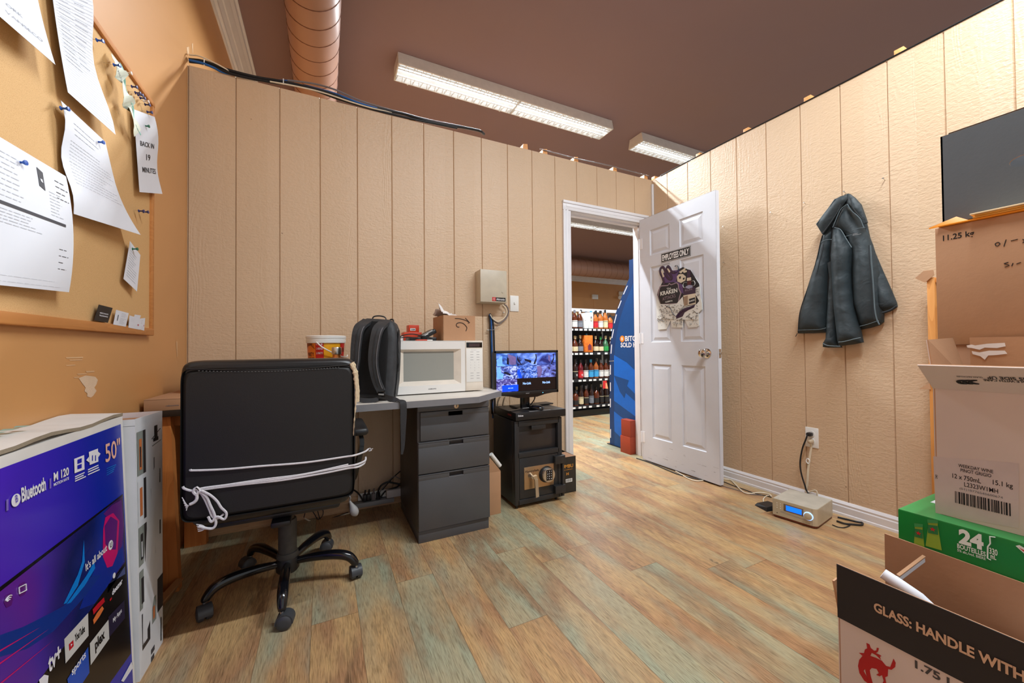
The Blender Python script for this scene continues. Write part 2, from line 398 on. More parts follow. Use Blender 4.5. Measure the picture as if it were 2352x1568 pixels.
def m_ceiling():
    t = NT('brown_ceiling_paint'); b = t.b; tc = t.n('ShaderNodeTexCoord').outputs['Object']
    n1 = t.n('ShaderNodeTexNoise', i_Vector=tc, i_Scale=.9, i_Detail=2.0).outputs['Fac']
    t.l(t.mix(n1, lin((146, 120, 118)), lin((138, 116, 124))), b.inputs['Base Color']); b.inputs['Roughness'].default_value = .55
    n2 = t.n('ShaderNodeTexNoise', i_Vector=tc, i_Scale=2.2, i_Detail=1.0).outputs['Fac']
    bp = t.n('ShaderNodeBump', i_Height=n2, i_Strength=.25, i_Distance=.03); t.l(bp.outputs[0], b.inputs['Normal']); return t.m
SID, FLO, CORK, CEI = m_siding(), m_floor(), m_cork(), m_ceiling()
ORW = pm('orange_wall_paint', (208, 153, 96), .38, bump=(3, .3), var=(2.2, .05))
WHT = pm('white_trim_paint', (232, 232, 236), .35, var=(9, .03))
DOORW = pm('white_door_paint', (210, 213, 221), .38, var=(7, .03), bump=(60, .1))
WARMT = m_wood('pale_wood_baseboard', (214, 176, 136), (196, 156, 116), 'x', knots=False)
BLK = pm('black_plastic', (28, 28, 30), .42)
BLKG = pm('glossy_black_plastic', (14, 14, 16), .18)
GRYP = pm('grey_plastic', (150, 150, 150), .5)
WHP = pm('white_plastic', (236, 236, 232), .35, var=(5, .02))
STEEL = pm('brushed_steel', (214, 211, 205), .34, 1.0, bump=(120, .15))
CHR = pm('chrome', (210, 205, 198), .12, 1.0)
KRAFT = pm('kraft_cardboard', (186, 142, 106), .75, bump=(90, .15), var=(6, .08))
KRAFTD = pm('brown_cardboard_inside', (170, 126, 94), .8, bump=(60, .2), var=(5, .1))
INK = pm('black_ink', (26, 24, 24), .6)
GINK = pm('grey_ink', (110, 110, 116), .7)
LINK = pm('faint_pencil_ink', (176, 178, 186), .8)
PAPER = pm('white_paper', (224, 227, 235), .7, var=(4, .03))
PINE = m_wood('orange_stained_pine', (216, 138, 72), (190, 112, 54), 'z')
PINEL = m_wood('raw_pine_block', (236, 176, 112), (216, 150, 88), 'x', knots=False)
OAK = m_wood('oak_frame', (206, 140, 76), (184, 118, 58), 'y', knots=False)
DUCTM = pm('duct_brown_paint', (164, 126, 108), .42, var=(4, .05))
CABK = pm('black_cable', (22, 22, 24), .5); CABW = pm('cream_cable', (226, 214, 190), .5); CABB = pm('blue_cable', (28, 96, 170), .45); CABG = pm('grey_cable', (120, 112, 112), .5)
# ================================================================== floor, ceiling, walls
mb = MB(); mb.box((-.75, -1.2, -.05), (14, 10.2, 0), FLO); struct('floor', mb)
mb = MB(); mb.box((-.75, -1.2, CEIL), (14, 10.2, CEIL+.05), CEI); struct('ceiling', mb)
mb = MB(); mb.box((X0-.1, -1.2, 0), (X0, 10.1, CEIL), ORW)
CHIP = pm('bare_drywall_chip', (224, 196, 164), .8, bump=(200, .4))
CHIPL = pm('pale_scuff', (226, 186, 140), .5)
def onC(u, v, d=.0008): p = W(u, v, 'x', X0); return p+V((d, 0, 0))
mb.poly([onC(*p) for p in ((180, 868), (196, 862), (218, 865), (224, 872), (221, 882), (216, 890), (221, 897), (214, 908), (208, 913), (199, 910), (200, 903), (193, 898), (196, 890), (188, 880))], CHIP)
for a, b, c, d in ((150, 820, 40, 3), (158, 826, 30, 2), (196, 852, 20, 3), (150, 838, 22, 2), (176, 858, 22, 2), (168, 866, 12, 2), (404, 784, 3, 36), (428, 108, 6, 16), (440, 100, 3, 22)):
    mb.poly([onC(a, b), onC(a+c, b-1), onC(a+c, b-1+d), onC(a+2, b+d)], CHIPL)
struct('wall_left', mb)
def sided_wall(mb, axis, a0, a1, g0, front, back, zt, hole=None):
    """wall with vertical V grooves every 8 inches; axis 'x' wall faces -y, axis 'y' wall faces -x"""
    G = .2032; ks = []; k = math.floor((a0-g0)/G)
    xs = {a0, a1}
    while g0+k*G < a1+.01:
        for d in (-.0035, 0, .0035):
            if a0 < g0+k*G+d < a1: xs.add(g0+k*G+d)
        k += 1
    if hole: xs |= {hole[0], hole[1]}
    xs = sorted(xs)
    def dep(x):
        q = ((x-g0)/G+.5) % 1-.5; return .0075 if abs(q*G) < .001 else 0
    def P(x, f, z): return V((x, front+f, z)) if axis == 'x' else V((front+f, x, z))
    for i in range(len(xs)-1):
        m = (xs[i]+xs[i+1])/2; z0 = hole[2] if hole and hole[0] < m < hole[1] else 0
        mb.poly([P(xs[i], dep(xs[i]), z0), P(xs[i+1], dep(xs[i+1]), z0), P(xs[i+1], dep(xs[i+1]), zt), P(xs[i], dep(xs[i]), zt)], SID)
    bk = back-front
    segs = [(a0, a1, 0)] if not hole else [(a0, hole[0], 0), (hole[0], hole[1], hole[2]), (hole[1], a1, 0)]
    for a, b, z0 in segs:
        A, B = P(a, .008, z0), P(b, bk, zt)
        mb.box((min(A.x, B.x), min(A.y, B.y), z0), (max(A.x, B.x), max(A.y, B.y), zt), SID)
mb = MB(); sided_wall(mb, 'x', X0, X1, -.424, Y1, Y1+.11, H, hole=(1.735, 2.52, 2.045)); struct('wall_back', mb)
mb = MB(); sided_wall(mb, 'y', -1.2, Y1+.11, 2.3323, X1, X1+.11, H); struct('wall_right', mb)
mb = MB(); mb.box((X0, 9.95, 0), (14, 10.05, CEIL), ORW); struct('wall_far', mb)
# skirting boards with stepped profile
def board(mb, axis, a, b, at, sgn, mat, prof=((0, .0), (.013, 0), (.013, .012), (.010, .016), (.012, .05), (.009, .056), (.011, .066), (.004, .08), (0, .08))):
    A = [(V((a, at+sgn*d, z)) if axis == 'x' else V((at+sgn*d, a, z))) for d, z in prof]
    mb.prism(A, (b-a, 0, 0) if axis == 'x' else (0, b-a, 0), mat)
mb = MB(); board(mb, 'x', X0, 1.66, Y1, -1, WARMT); struct('baseboard_back', mb)
mb = MB(); board(mb, 'y', -1.2, Y1, X1, -1, WHT); struct('baseboard_right', mb)
# crown moulding high on the left wall and along the shop's far wall
cp = ((0, -.165), (.012, -.165), (.016, -.15), (.03, -.145), (.034, -.13), (.05, -.105), (.058, -.1), (.078, -.07), (.084, -.06), (.10, -.045), (.104, -.02), (.118, -.012), (.118, 0), (0, 0))
mb = MB(); mb.prism([V((X0+d, -1.2, CEIL+z)) for d, z in cp], (0, 11.1, 0), WHT); struct('trim_1', mb)
mb = MB(); mb.prism([V((X0, 9.95-d*1.7, CEIL+z*1.7)) for d, z in cp], (14.5, 0, 0), WHT); struct('trim_2', mb)
# door casing and jamb
mb = MB()
def casing(mb, x0, x1, z0, z1, vert, inner):
    mb.box((x0, Y1-.012-(0 if vert else .0006), z0), (x1, Y1, z1-(.004 if vert else 0)), WHT, .003)
    if vert:
        o = x0 if inner > 0 else x1
        mb.box((min(o, o+.022*inner), Y1-.019, z0), (max(o, o+.022*inner), Y1-.011, z1), WHT, .003)
        mb.box((min(o+.03*inner, o+.05*inner), Y1-.015, z0), (max(o+.03*inner, o+.05*inner), Y1-.011, z1), WHT, .003)
    else:
        mb.box((x0-.0007, Y1-.0197, z1-.022), (x1+.0007, Y1-.011, z1+.0007), WHT, .003); mb.box((x0+.03, Y1-.015, z1-.05), (x1-.03, Y1-.011, z1-.03), WHT, .003)
casing(mb, 1.672, 1.745, 0, 2.0352, True, 1); casing(mb, 2.498, 2.568, 0, 2.0352, True, -1); casing(mb, 1.672, 2.568, 2.035, 2.108, False, 0)
mb.box((1.735, Y1, 0), (1.750, Y1+.112, 2.045), WHT); mb.box((2.505, Y1, 0), (2.52, Y1+.112, 2.045), WHT); mb.box((1.735, Y1, 2.03), (2.52, Y1+.112, 2.05), WHT)
mb.box((1.750, Y1+.045, 0), (1.760, Y1+.08, 2.03), WHT); mb.box((2.498, Y1+.045, 0), (2.505, Y1+.08, 2.03), WHT); mb.box((1.750, Y1+.045, 2.018), (2.505, Y1+.08, 2.03), WHT)
struct('trim_3', mb)
mb = MB(); mb.box((X1-.018, Y1-.018, 2.11), (X1-.001, Y1-.001, H-.04), WHT, .003); struct('trim_4', mb)
# ================================================================== the open six panel door
yh, ye, xf = 2.443, 1.735, 2.42
mb = MB()
rows = [(.212, .818), (.995, 1.614), (1.710, 1.920)]
cols = [(2.331, 2.131), (2.037, 1.836)]    # y intervals (hinge side first)
zz = [.012]+[z for r in rows for z in r]+[2.035]; yy = [yh, cols[0][0], cols[0][1], cols[1][0], cols[1][1], ye]
for i in range(5):
    for j in range(7):
        a, b, z0, z1 = yy[i], yy[i+1], zz[j], zz[j+1]
        if i in (1, 3) and j in (1, 3, 5):
            def ring(e, d): return [V((xf+d, a-e, z0+e)), V((xf+d, b+e, z0+e)), V((xf+d, b+e, z1-e)), V((xf+d, a-e, z1-e))]
            R_ = [ring(0, 0), ring(.006, .008), ring(.016, .009), ring(.038, .002)]
            for q in range(3):
                for k in range(4): mb.poly([R_[q][k], R_[q+1][k], R_[q+1][(k+1) % 4], R_[q][(k+1) % 4]][::-1], DOORW)
            mb.poly(R_[3], DOORW)
        else: mb.poly([V((xf, a, z0)), V((xf, b, z0)), V((xf, b, z1)), V((xf, a, z1))], DOORW)
mb.box((xf+.0095, ye, .012), (xf+.035, yh, 2.035), DOORW)
mb.box((xf, ye, .012), (xf+.01, ye+.001, 2.035), DOORW); mb.box((xf, ye, 2.034), (xf+.01, yh, 2.035), DOORW); mb.box((xf, yh-.001, .012), (xf+.01, yh, 2.035), DOORW)
SCF = pm('door_scuffs', (150, 150, 160), .6)
for k in range(16):
    y_ = random.uniform(1.76, 2.4); z_ = random.uniform(.03, .17); l_ = random.uniform(.01, .05)
    mb.poly([V((xf-.0004, y_, z_)), V((xf-.0004, y_-l_, z_+random.uniform(-.004, .004))), V((xf-.0004, y_-l_, z_+.0015)), V((xf-.0004, y_, z_+.0012))], SCF)
door = struct('door_1', mb)
mb = MB(); kc = W(1624, 811, 'x', 2.42)
for sgn, xx in ((-1, xf), (1, xf+.035)):
    mb.lathe([(0, 0), (.034, 0), (.034, .004), (.028, .009), (.014, .012), (.012, .022), (.014, .03), (.026, .038), (.029, .048), (.027, .058), (.016, .064), (0, .065)], V((xx, kc.y, kc.z)), CHR, 24, (sgn, 0, 0))
mb.lathe([(0, 0), (.004, 0), (.004, .003), (0, .003)], V((xf-.065, kc.y, kc.z)), STEEL, 10, (-1, 0, 0))
part('door_knob', mb, door, label='chrome door knob')
mb = MB(); mb.box((xf+.006, ye-.002, kc.z-.03), (xf+.029, ye+.001, kc.z+.03), STEEL); mb.box((xf+.011, ye-.014, kc.z-.009), (xf+.024, ye, kc.z+.009), STEEL, .003); part('latch', mb, door)
for z_ in (.2, 1.03, 1.83):
    mb = MB(); mb.cyl((xf-.006, yh+.004, z_-.045), (xf-.006, yh+.004, z_+.045), .005, WHT, seg=10); mb.box((xf-.002, yh-.03, z_-.044), (xf+.0, yh, z_+.044), WHT); part('hinge', mb, door)
# EMPLOYEES ONLY plate
def onD(u, v, d=.002): p = W(u, v, 'x', xf); return V((xf-d, p.y, p.z))
DY, DZ = V((0, -1, 0)), V((0, 0, 1))
SGB = pm('black_sign', (24, 26, 28), .35); SGW = pm('white_lettering', (240, 240, 240), .5)
a, b, c, d = onD(1519, 583), onD(1586, 564), onD(1587, 588), onD(1519, 603)
ya, yb, z0, z1 = (a.y+d.y)/2, (b.y+c.y)/2, (c.z+d.z)/2, (a.z+b.z)/2
mb = MB(); mb.box((xf-.003, yb, z0), (xf, ya, z1), SGB)
for q in ((ya-.002, yb+.002, z1-.004, z1-.002), (ya-.002, yb+.002, z0+.002, z0+.004), (ya-.002, ya-.004, z0+.002, z1-.002), (yb+.002, yb+.004, z0+.002, z1-.002)):
    mb.box((xf-.0034, min(q[:2]), q[2]), (xf-.0028, max(q[:2]), q[3]), SGW)
mb.ftext('EMPLOYEES ONLY', (xf-.0036, ya-.012, z0+(z1-z0)*.2), DY, DZ, SGW, (z1-z0)*.6, (ya-yb)-.024, .03)
part('employees_sign', mb, None, label='black plate with white EMPLOYEES ONLY lettering stuck on the open white door', cat='sign')
# ================================================================== cork board on the left wall
XC = X0+.018
cb = thing('cork_board', 'large cork notice board in an oak frame on the orange wall', 'notice board', (X0+.001, 1.1, 1.026))
yR, yL, zB, zT = 2.005, .12, 1.024, 1.958
mb = MB(); mb.box((X0+.001, yL+.02, zB+.018), (X0+.012, yR-.018, zT-.018), CORK); part('cork_panel', mb, cb)
mb = MB()
mb.box((X0+.001, yL, zB), (X0+.022, yR, zB+.028), OAK, .003); mb.box((X0+.001, yL, zT-.02), (X0+.022, yR, zT), OAK, .003)
mb.box((X0+.001, yR-.020, zB+.026), (X0+.021, yR, zT-.019), OAK, .002); mb.box((X0+.001, yL, zB+.026), (X0+.021, yL+.02, zT-.019), OAK, .002)
part('frame', mb, cb)
XP = X0+.0235
def c4(*px, x=XP): return [W(u, v, 'x', x) for u, v in px]
OX = (1, 0, 0)
FNT = pm('faint_print', (196, 200, 208), .7); DRKP = pm('dark_print', (58, 58, 66), .6)
# top left sheet
mb = MB(); S = sheet(mb, c4((-70, -190), (62, -120), (93, 141), (-70, 15)), PAPER, OX, lambda a, b: .004+.03*b*b*(1-.3*a))
for i, (s, a, b) in enumerate((('ORK', .28, .76), ('VANSECO', .22, .86))):
    mb.text(s, lambda x, y, a=a, b=b, s=s: S(a+.09*len(s)*x, b-.03*y+.0*x, .0008), LINK, .0)
part('paper_sheet', mb, None, label='white sheet with faint handwriting, curling off the board at the top left corner', cat='paper')
mb = MB(); S = sheet(mb, c4((105, -110), (186, -95), (241, 305), (137, 208)), PAPER, OX, lambda a, b: .003+.010*sin(2.6*b*pi)*a+.012*b*b)
for k in range(46): b_ = .06+k*.0205; mb.add([S(.05, b_, .0007), S(.05, b_+.0012, .0007), S(.97, b_+.0012, .0007), S(.97, b_, .0007)], [(0, 1, 2, 3)], LINK)
lines(mb, S, .12, .5, .30, .72, 15, FNT, .5, .16, 1, .001); lines(mb, S, .5, .85, .24, .66, 13, FNT, .5, .16, 2, .001)
part('lined_paper', mb, None, label='tall lined sheet with pencil notes pinned beside the top frame of the board', cat='paper')
mb = MB(); S = sheet(mb, c4((135, 230), (238, 325), (288, 536), (150, 489)), PAPER, OX, lambda a, b: .004+.035*max(0, b-.35)**2*2*(.4+.8*a)+.006*sin(3*b*pi)*(1-a))
lines(mb, S, .18, .85, .12, .22, 3, FNT, .6, .2, 3); lines(mb, S, .12, .95, .30, .68, 13, FNT, .6, .2, 4)
part('typed_paper', mb, None, label='typed sheet held by two blue pins, its lower corner folded and curling', cat='paper')
mb = MB(); S = sheet(mb, c4((-150, 230), (144, 404), (136, 670), (-150, 640)), PAPER, OX, lambda a, b: .006+.022*b*(1-b)*2+.012*b*a)
q = lambda a, b: S(a, b, .0008)
mb.poly([q(.665, .07), q(.665, .21), q(.72, .23), q(.72, .09)], DRKP); mb.poly([S(.68, .15, .0012), S(.685, .17, .0012), S(.705, .175, .0012), S(.7, .15, .0012)], PAPER)
mb.poly([q(.02, .44), q(.02, .463), q(.91, .463), q(.91, .44)], DRKP)
lines(mb, S, .84, .98, .10, .24, 4, DRKP, .4, .18, 5, word=(.02, .05)); lines(mb, S, .76, .9, .22, .4, 8, FNT, .5, .25, 6); lines(mb, S, .3, .55, .1, .4, 9, FNT, .6, .18, 7); lines(mb, S, .3, .75, .49, .58, 5, FNT, .5, .3, 8)
lines(mb, S, .84, .95, .66, .82, 4, DRKP, .5, .12, 9); lines(mb, S, .3, .9, .93, .97, 2, FNT, .7, .1, 10)
part('invoice', mb, None, label='large printed invoice with a black bar across it, at the lower left of the board', cat='paper')
mb = MB(); S = sheet(mb, c4((304, 250), (353, 268), (364, 444), (313, 440)), PAPER, OX, lambda a, b: .003+.012*sin(b*pi*2.2)*a*.5+.006*b)
BL2 = pm('bold_print', (46, 46, 52), .6)
for s, a, b, wd, hh in (('BACK IN', .17, .42, .62, .06), ('19', .42, .585, .2, .075), ('MINUTES', .2, .745, .68, .065)):
    mb.text(s, lambda x, y, a=a, b=b, wd=wd, hh=hh: S(a+wd*x, b-hh*y, .0009), BL2, .012)
part('back_in_minutes_sign', mb, None, label='narrow white sheet reading BACK IN 19 MINUTES over the right edge of the frame', cat='sign')
mb = MB(); S = sheet(mb, c4((296, 553), (320, 585), (307, 669), (281, 640)), PAPER, OX, lambda a, b: .003+.006*a*b)
lines(mb, S, .12, .9, .2, .85, 11, FNT, .5, .25, 11)
part('small_note', mb, None, label='small slanted note with a green pin near the lower right of the board', cat='paper')
RECP = pm('receipt_paper', (226, 232, 214), .7); TEAL = pm('teal_edge', (150, 206, 196), .6)
mb = MB()
rp = [W(u, v, 'x', XP+o) for u, v, o in ((268, 138, .006), (276, 160, .02), (284, 190, .016), (291, 220, .026), (299, 248, .018), (306, 272, .026), (316, 306, .020))]
rp = cr(rp, 4); wd = [V((.15*sin(i*.55), .95, .25*cos(i*.5))) for i in range(len(rp))]
mb.ribbon(rp, .042, wd, .0008, RECP); mb.ribbon([p+w_.normalized()*.019+V((.0008, 0, 0)) for p, w_ in zip(rp, wd)], .005, wd, .0009, TEAL)
o_ = W(270, 163, 'x', XP+.03); mb.ftext('ASCO', o_, (0, .8, -.55), (0, .5, .8), DRKP, .011, .03, .02)
part('receipt_strip', mb, None, label='curly strip of receipts with teal edges hanging from a pin', cat='receipt')
# business cards tucked into the frame
def card(c, name, lab, mats, seed):
    mb = MB(); S = sheet(mb, c4(*c, x=X0+.0225), mats[0], OX, lambda a, b: .002*(1-b), (2, 2))
    if seed == 0:
        mb.text('MERCHANTS', lambda x, y: S(.22+.6*x, .52-.07*y, .0006), mats[1], .03); mb.text('TELEGRAPHS', lambda x, y: S(.22+.62*x, .68-.07*y, .0006), mats[1], .03)
    elif seed == 1:
        lines(mb, S, .45, .95, .15, .35, 3, mats[1], .6, .15, 21); lines(mb, S, .4, .9, .5, .85, 5, mats[1], .5, .15, 22); mb.poly([S(.2, .3, .0006), S(.2, .7, .0006), S(.25, .7, .0006), S(.25, .3, .0006)], DRKP)
    else:
        lines(mb, S, .12, .5, .2, .45, 3, mats[1], .6, .15, 20+seed); lines(mb, S, .2, .9, .75, .88, 2, mats[1], .5, .15, 30+seed)
        mb.poly([S(.75, .55, .0006), S(.75, .68, .0006), S(.85, .68, .0006), S(.85, .55, .0006)], pm('pink_spot', (196, 90, 100), .6))
    part(name, mb, None, label=lab, cat='card', group='business cards tucked in the frame')
BC = pm('black_card', (38, 34, 32), .6); 
card(((225, 699), (257, 707), (248, 741), (216, 735)), 'business_card', 'black business card leaning in the bottom frame of the board', (BC, PAPER), 0)
card(((265, 711), (294, 719), (289, 750), (260, 745)), 'business_card', 'white business card with a dark upright stripe, next to the black card', (PAPER, GINK), 1)
card(((308, 722), (322, 724), (318, 744), (304, 741)), 'business_card', 'white card peeking from behind the corner cards', (PAPER, FNT), 4)
card(((296, 724), (322, 732), (321, 757), (295, 752)), 'business_card', 'white business card with a small pink mark, near the frame corner', (PAPER, FNT), 2)
card(((322, 731), (332, 730), (331, 759), (320, 756)), 'business_card', 'cut-off white card right in the lower corner of the frame', (PAPER, GINK), 3)
# push pins
PB = pm('blue_pin', (24, 84, 176), .3); PN = pm('navy_pin', (40, 48, 110), .35); PG = pm('green_pin', (34, 110, 80), .35); PC = pm('clear_pin', (226, 214, 206), .2); 
def pin(u, v, mat, lab, off=0):
    p = W(u, v, 'x', XP+.01+off); b = V((X0+.012, p.y, p.z)); mb = MB(); n = (1, -.12, .05)
    q = V((X0+.0255+off*.6, p.y, p.z))
    mb.cyl(V((X0+.0115, p.y, p.z)), q, .0006, STEEL, seg=6)
    mb.lathe([(0, 0), (.005, 0), (.005, .0015), (.0026, .003), (.0024, .010), (.0042, .0125), (.0055, .0145), (.0055, .0165), (0, .017)], q, mat, 12, n)
    part('push_pin', mb, None, label=lab, cat='pin', group='push pins on the cork board')
pin(230, 94, PB, 'bright blue pin at the top corner of the tall lined sheet')
pin(149, 250, PB, 'bright blue pin in the upper left corner of the typed sheet')
pin(231, 327, PB, 'bright blue pin in the right corner of the typed sheet')
pin(52, 374, PB, 'bright blue pin above the black logo of the invoice', .004)
pin(275, 152, PB, 'blue pin at the top of the curly receipt strip', .016)
pin(296, 168, PC, 'clear pin by the frame beside the receipt strip')
pin(309, 200, PN, 'navy pin highest of the spare row along the top frame')
pin(317, 214, PN, 'navy pin second down the spare row along the top frame')
pin(323, 219, PN, 'navy pin in the middle of the tight cluster of spare pins')
pin(328, 226, PN, 'navy pin lowest in the tight cluster of spare pins')
pin(336, 233, PC, 'clear pin just below the cluster of spare navy pins')
pin(339, 241, PN, 'navy pin below the clear pin of the spare row')
pin(344, 258, PN, 'navy pin just above the BACK IN sheet, at the end of the spare row')
pin(337, 290, PG, 'green pin holding the BACK IN 19 MINUTES sheet')
pin(310, 572, PG, 'green pin holding the small slanted note')
pin(325, 485, PN, 'navy pin on bare cork, left one of the pair beside the frame')
pin(335, 487, PN, 'navy pin touching the right frame, right one of the pair')
# ================================================================== television carton
def mk_tv():
    tx = lambda z: -.520+(.79-z)*.040
    ya, yb, zt = .20, 1.486, .79
    t = thing('television_carton', 'big blue and purple 50 inch television carton standing against the orange wall', 'box', (-.56, .85, 0))
    CW = pm('white_carton_board', (226, 224, 220), .6, var=(8, .08)); CE = pm('grey_corrugated_edge', (150, 138, 118), .85, bump=(200, .6))
    # printed gradient: violet to the left, blue to the right
    g = NT('violet_to_blue_print'); s = g.n('ShaderNodeSeparateXYZ', i_0=g.n('ShaderNodeNewGeometry').outputs['Position'])
    f = g.math('ADD', g.math('MULTIPLY', s.outputs[1], 1.5), g.math('MULTIPLY', s.outputs[2], .25))
    g.l(g.ramp(f, [(.0, lin((96, 40, 190))), (.95, lin((72, 34, 186))), (1.0, lin((66, 34, 186)))]), g.b.inputs['Base Color'])
    mr = g.n('ShaderNodeMapRange', i_0=f, i_1=1.45, i_2=2.35); g.l(g.ramp(mr.outputs[0], [(0, lin((92, 40, 186))), (.45, lin((62, 38, 190))), (.8, lin((12, 38, 170))), (1, lin((8, 42, 168)))]), g.b.inputs['Base Color'])
    g.b.inputs['Roughness'].default_value = .25; VB = g.m
    n = V((1, 0, .040)).normalized(); p0 = V((tx(zt), yb, zt))
    def F(y, z, d=0): return V((tx(z), y, z))+n*d
    mb = MB()
    xb = X0+.004
    mb.hexa([(xb+.02, ya, 0), (tx(0), ya, 0), (tx(0), yb, 0), (xb+.02, yb, 0)], [(xb, ya, zt-.012), (tx(zt-.012), ya, zt-.012), (tx(zt-.012), yb, zt-.012), (xb, yb, zt-.012)], CW)
    body = part('carton_body', mb, t)
    mb = MB()   # top flap, bowed, with a corrugated edge
    N = 24
    for i in range(N):
        y0_, y1_ = ya+(yb-ya)*i/N, ya+(yb-ya)*(i+1)/N
        h = lambda y: zt+.006*sin((y-ya)*3.2)+.004*sin(y*23)
        for (xa_, xb_, za, zb_, m) in ((xb, tx(zt), 0, .003, CW),):
            mb.add([(xa_, y0_, h(y0_)+.006), (xb_, y0_, h(y0_)), (xb_, y1_, h(y1_)), (xa_, y1_, h(y1_)+.006)], [(0, 1, 2, 3)], CW, True)
        mb.add([(tx(zt)+.0015, y0_, h(y0_)), (tx(zt)+.0015, y0_, h(y0_)-.008), (tx(zt)+.0015, y1_, h(y1_)-.008), (tx(zt)+.0015, y1_, h(y1_))], [(0, 1, 2, 3)], CE)
        mb.add([(tx(zt), y0_, h(y0_)), (tx(zt)+.0015, y0_, h(y0_)), (tx(zt)+.0015, y1_, h(y1_)), (tx(zt), y1_, h(y1_))], [(0, 1, 2, 3)], CW)
    GS = pm('green_scribble', (150, 180, 166), .7)
    for k in range(9):
        y_ = .9+k*.035; mb.poly([V((-.59+.004*(k % 3), y_, zt+.0165)), V((-.57, y_+.01, zt+.0155)), V((-.57, y_+.03, zt+.0155)), V((-.592, y_+.028, zt+.0165))], GS)
    part('top_flap', mb, t)
    mb = MB()
    # printed face
    def P(u, v, d=.0012): return WP(u, v, p0, n)+n*d
    def clampP(pts, mat, d): mb.poly([P(u, v, d) for u, v in pts], mat)
    mb.poly([F(ya+.01, .012, .0006), F(yb-.014, .012, .0006), F(yb-.014, zt-.033, .0006), F(ya+.01, zt-.033, .0006)], VB)
    SCR = NT('screen_picture_print'); s = SCR; gp = s.n('ShaderNodeNewGeometry').outputs['Position']
    sx = s.n('ShaderNodeSeparateXYZ', i_0=gp); nz = s.n('ShaderNodeTexNoise', i_Vector=gp, i_Scale=4.5, i_Detail=1.0).outputs['Fac']
    q = s.math('ADD', s.math('MULTIPLY', sx.outputs[1], 1.0), s.math('MULTIPLY', nz, .5))
    mr = s.n('ShaderNodeMapRange', i_0=q, i_1=1.1, i_2=1.75)
    c1 = s.ramp(mr.outputs[0], [(0, lin((120, 34, 140))), (.3, lin((70, 40, 160))), (.55, lin((14, 28, 90))), (.75, lin((10, 46, 150))), (.95, lin((60, 20, 80)))])
    top = s.n('ShaderNodeMapRange', i_0=s.math('ADD', sx.outputs[2], s.math('MULTIPLY', sx.outputs[1], -.0)), i_1=.60, i_2=.70)
    s.l(s.mix(s.math('MULTIPLY', top.outputs[0], .85), c1, lin((14, 12, 26))), s.b.inputs['Base Color']); s.b.inputs['Roughness'].default_value = .22
    BK = pm('black_print', (14, 12, 16), .25); WP_ = pm('white_print', (236, 236, 244), .4)
    PEACH = pm('peach_print', (244, 190, 170), .4); MAG = pm('magenta_print', (206, 14, 110), .3); CY = pm('cyan_print', (0, 128, 222), .3); DB = pm('deep_blue_print', (10, 50, 140), .3)
    RD = pm('red_print', (196, 20, 40), .35); LGP = pm('light_grey_print', (206, 206, 204), .4); LAV = pm('lavender_print', (130, 110, 200), .4); PUR = pm('purple_print', (92, 24, 120), .3)
    clampP([(281, 1134), (300, 1500), (215, 1620), (100, 1760), (-60, 1960), (-60, 1392)], BK, .001)
    clampP([(280, 1138), (286, 1290), (150, 1478), (60, 1600), (-50, 1740), (-50, 1396)], s.m, .0014)
    clampP([(276, 1190), (283, 1290), (215, 1386), (180, 1400), (240, 1240)], pm('royal_blue_print', (8, 44, 150), .3), .0016)
    clampP([(236, 1180), (256, 1160), (277, 1148), (283, 1205), (278, 1255), (268, 1268), (270, 1215), (258, 1200)], PUR, .0017)
    clampP([(235, 1215), (240, 1188), (258, 1178), (272, 1196), (268, 1270), (256, 1300), (244, 1304), (234, 1278)], MAG, .0018)
    clampP([(238, 1208), (252, 1186), (268, 1196), (264, 1262), (252, 1262), (240, 1250)], PUR, .0019)
    for pts in (((143, 1388), (176, 1320), (186, 1290), (190, 1240), (192, 1290), (176, 1345), (150, 1385)), ((150, 1388), (196, 1322), (214, 1290), (216, 1305), (192, 1345), (160, 1384))): clampP(pts, CY, .002)
    clampP([(143, 1392), (110, 1410), (50, 1440), (-40, 1472), (-40, 1520), (60, 1490), (120, 1450), (196, 1366), (230, 1320), (210, 1322)], DB, .0017)
    for a_, b_ in (((-30, 1540), (110, 1444)), ((-30, 1508), (90, 1440)), ((-30, 1590), (120, 1470))):
        clampP([a_, (a_[0], a_[1]+5), b_], MAG, .0022)
    def ft(st, a_, b_, h, mat, bold=.02, d=.0024):
        A, B = P(*a_, d), P(*b_, d); u_ = (B-A); L = u_.length; u_.normalize(); v_ = n.cross(u_).normalized(); v_ = v_ if v_.z > 0 else -v_
        mb.ftext(st, A, u_, v_, mat, h, L, bold)
    ft('Bluetooth', (46, 1153), (102, 1124), .026, WP_, .03)
    A = P(32, 1149, .0024); mb.lathe([(0, 0), (.0115, 0), (.0115, .0004), (0, .0004)], A, WP_, 24, n)
    ft('B', (30, 1155), (35, 1152), .014, VB, .0, .004)
    clampP([(10, 1148), (15, 1146), (15, 1172), (10, 1174)], LAV, .0024); clampP([(110, 1100), (114, 1098), (114, 1121), (110, 1123)], LAV, .0024)
    ft('M 120', (120, 1105), (155, 1090), .017, WP_, .03); ft('MOTION RATE', (120, 1117), (155, 1101), .006, WP_, .02)
    clampP([(167, 1054), (190, 1045), (191, 1078), (168, 1087)], WP_, .0024); clampP([(174, 1056), (184, 1052), (184, 1062), (174, 1066)], VB, .0028); clampP([(174, 1069), (184, 1065), (184, 1075), (174, 1078)], VB, .0028)
    clampP([(201, 1038), (222, 1030), (223, 1060), (203, 1068)], WP_, .0024); clampP([(195, 1057), (201, 1049), (202, 1062)], WP_, .0024); clampP([(222, 1037), (228, 1042), (223, 1050)], WP_, .0024)
    for x_ in (208, 215): clampP([(x_, 1046), (x_+2, 1045), (x_+2, 1058), (x_, 1059)], VB, .0028)
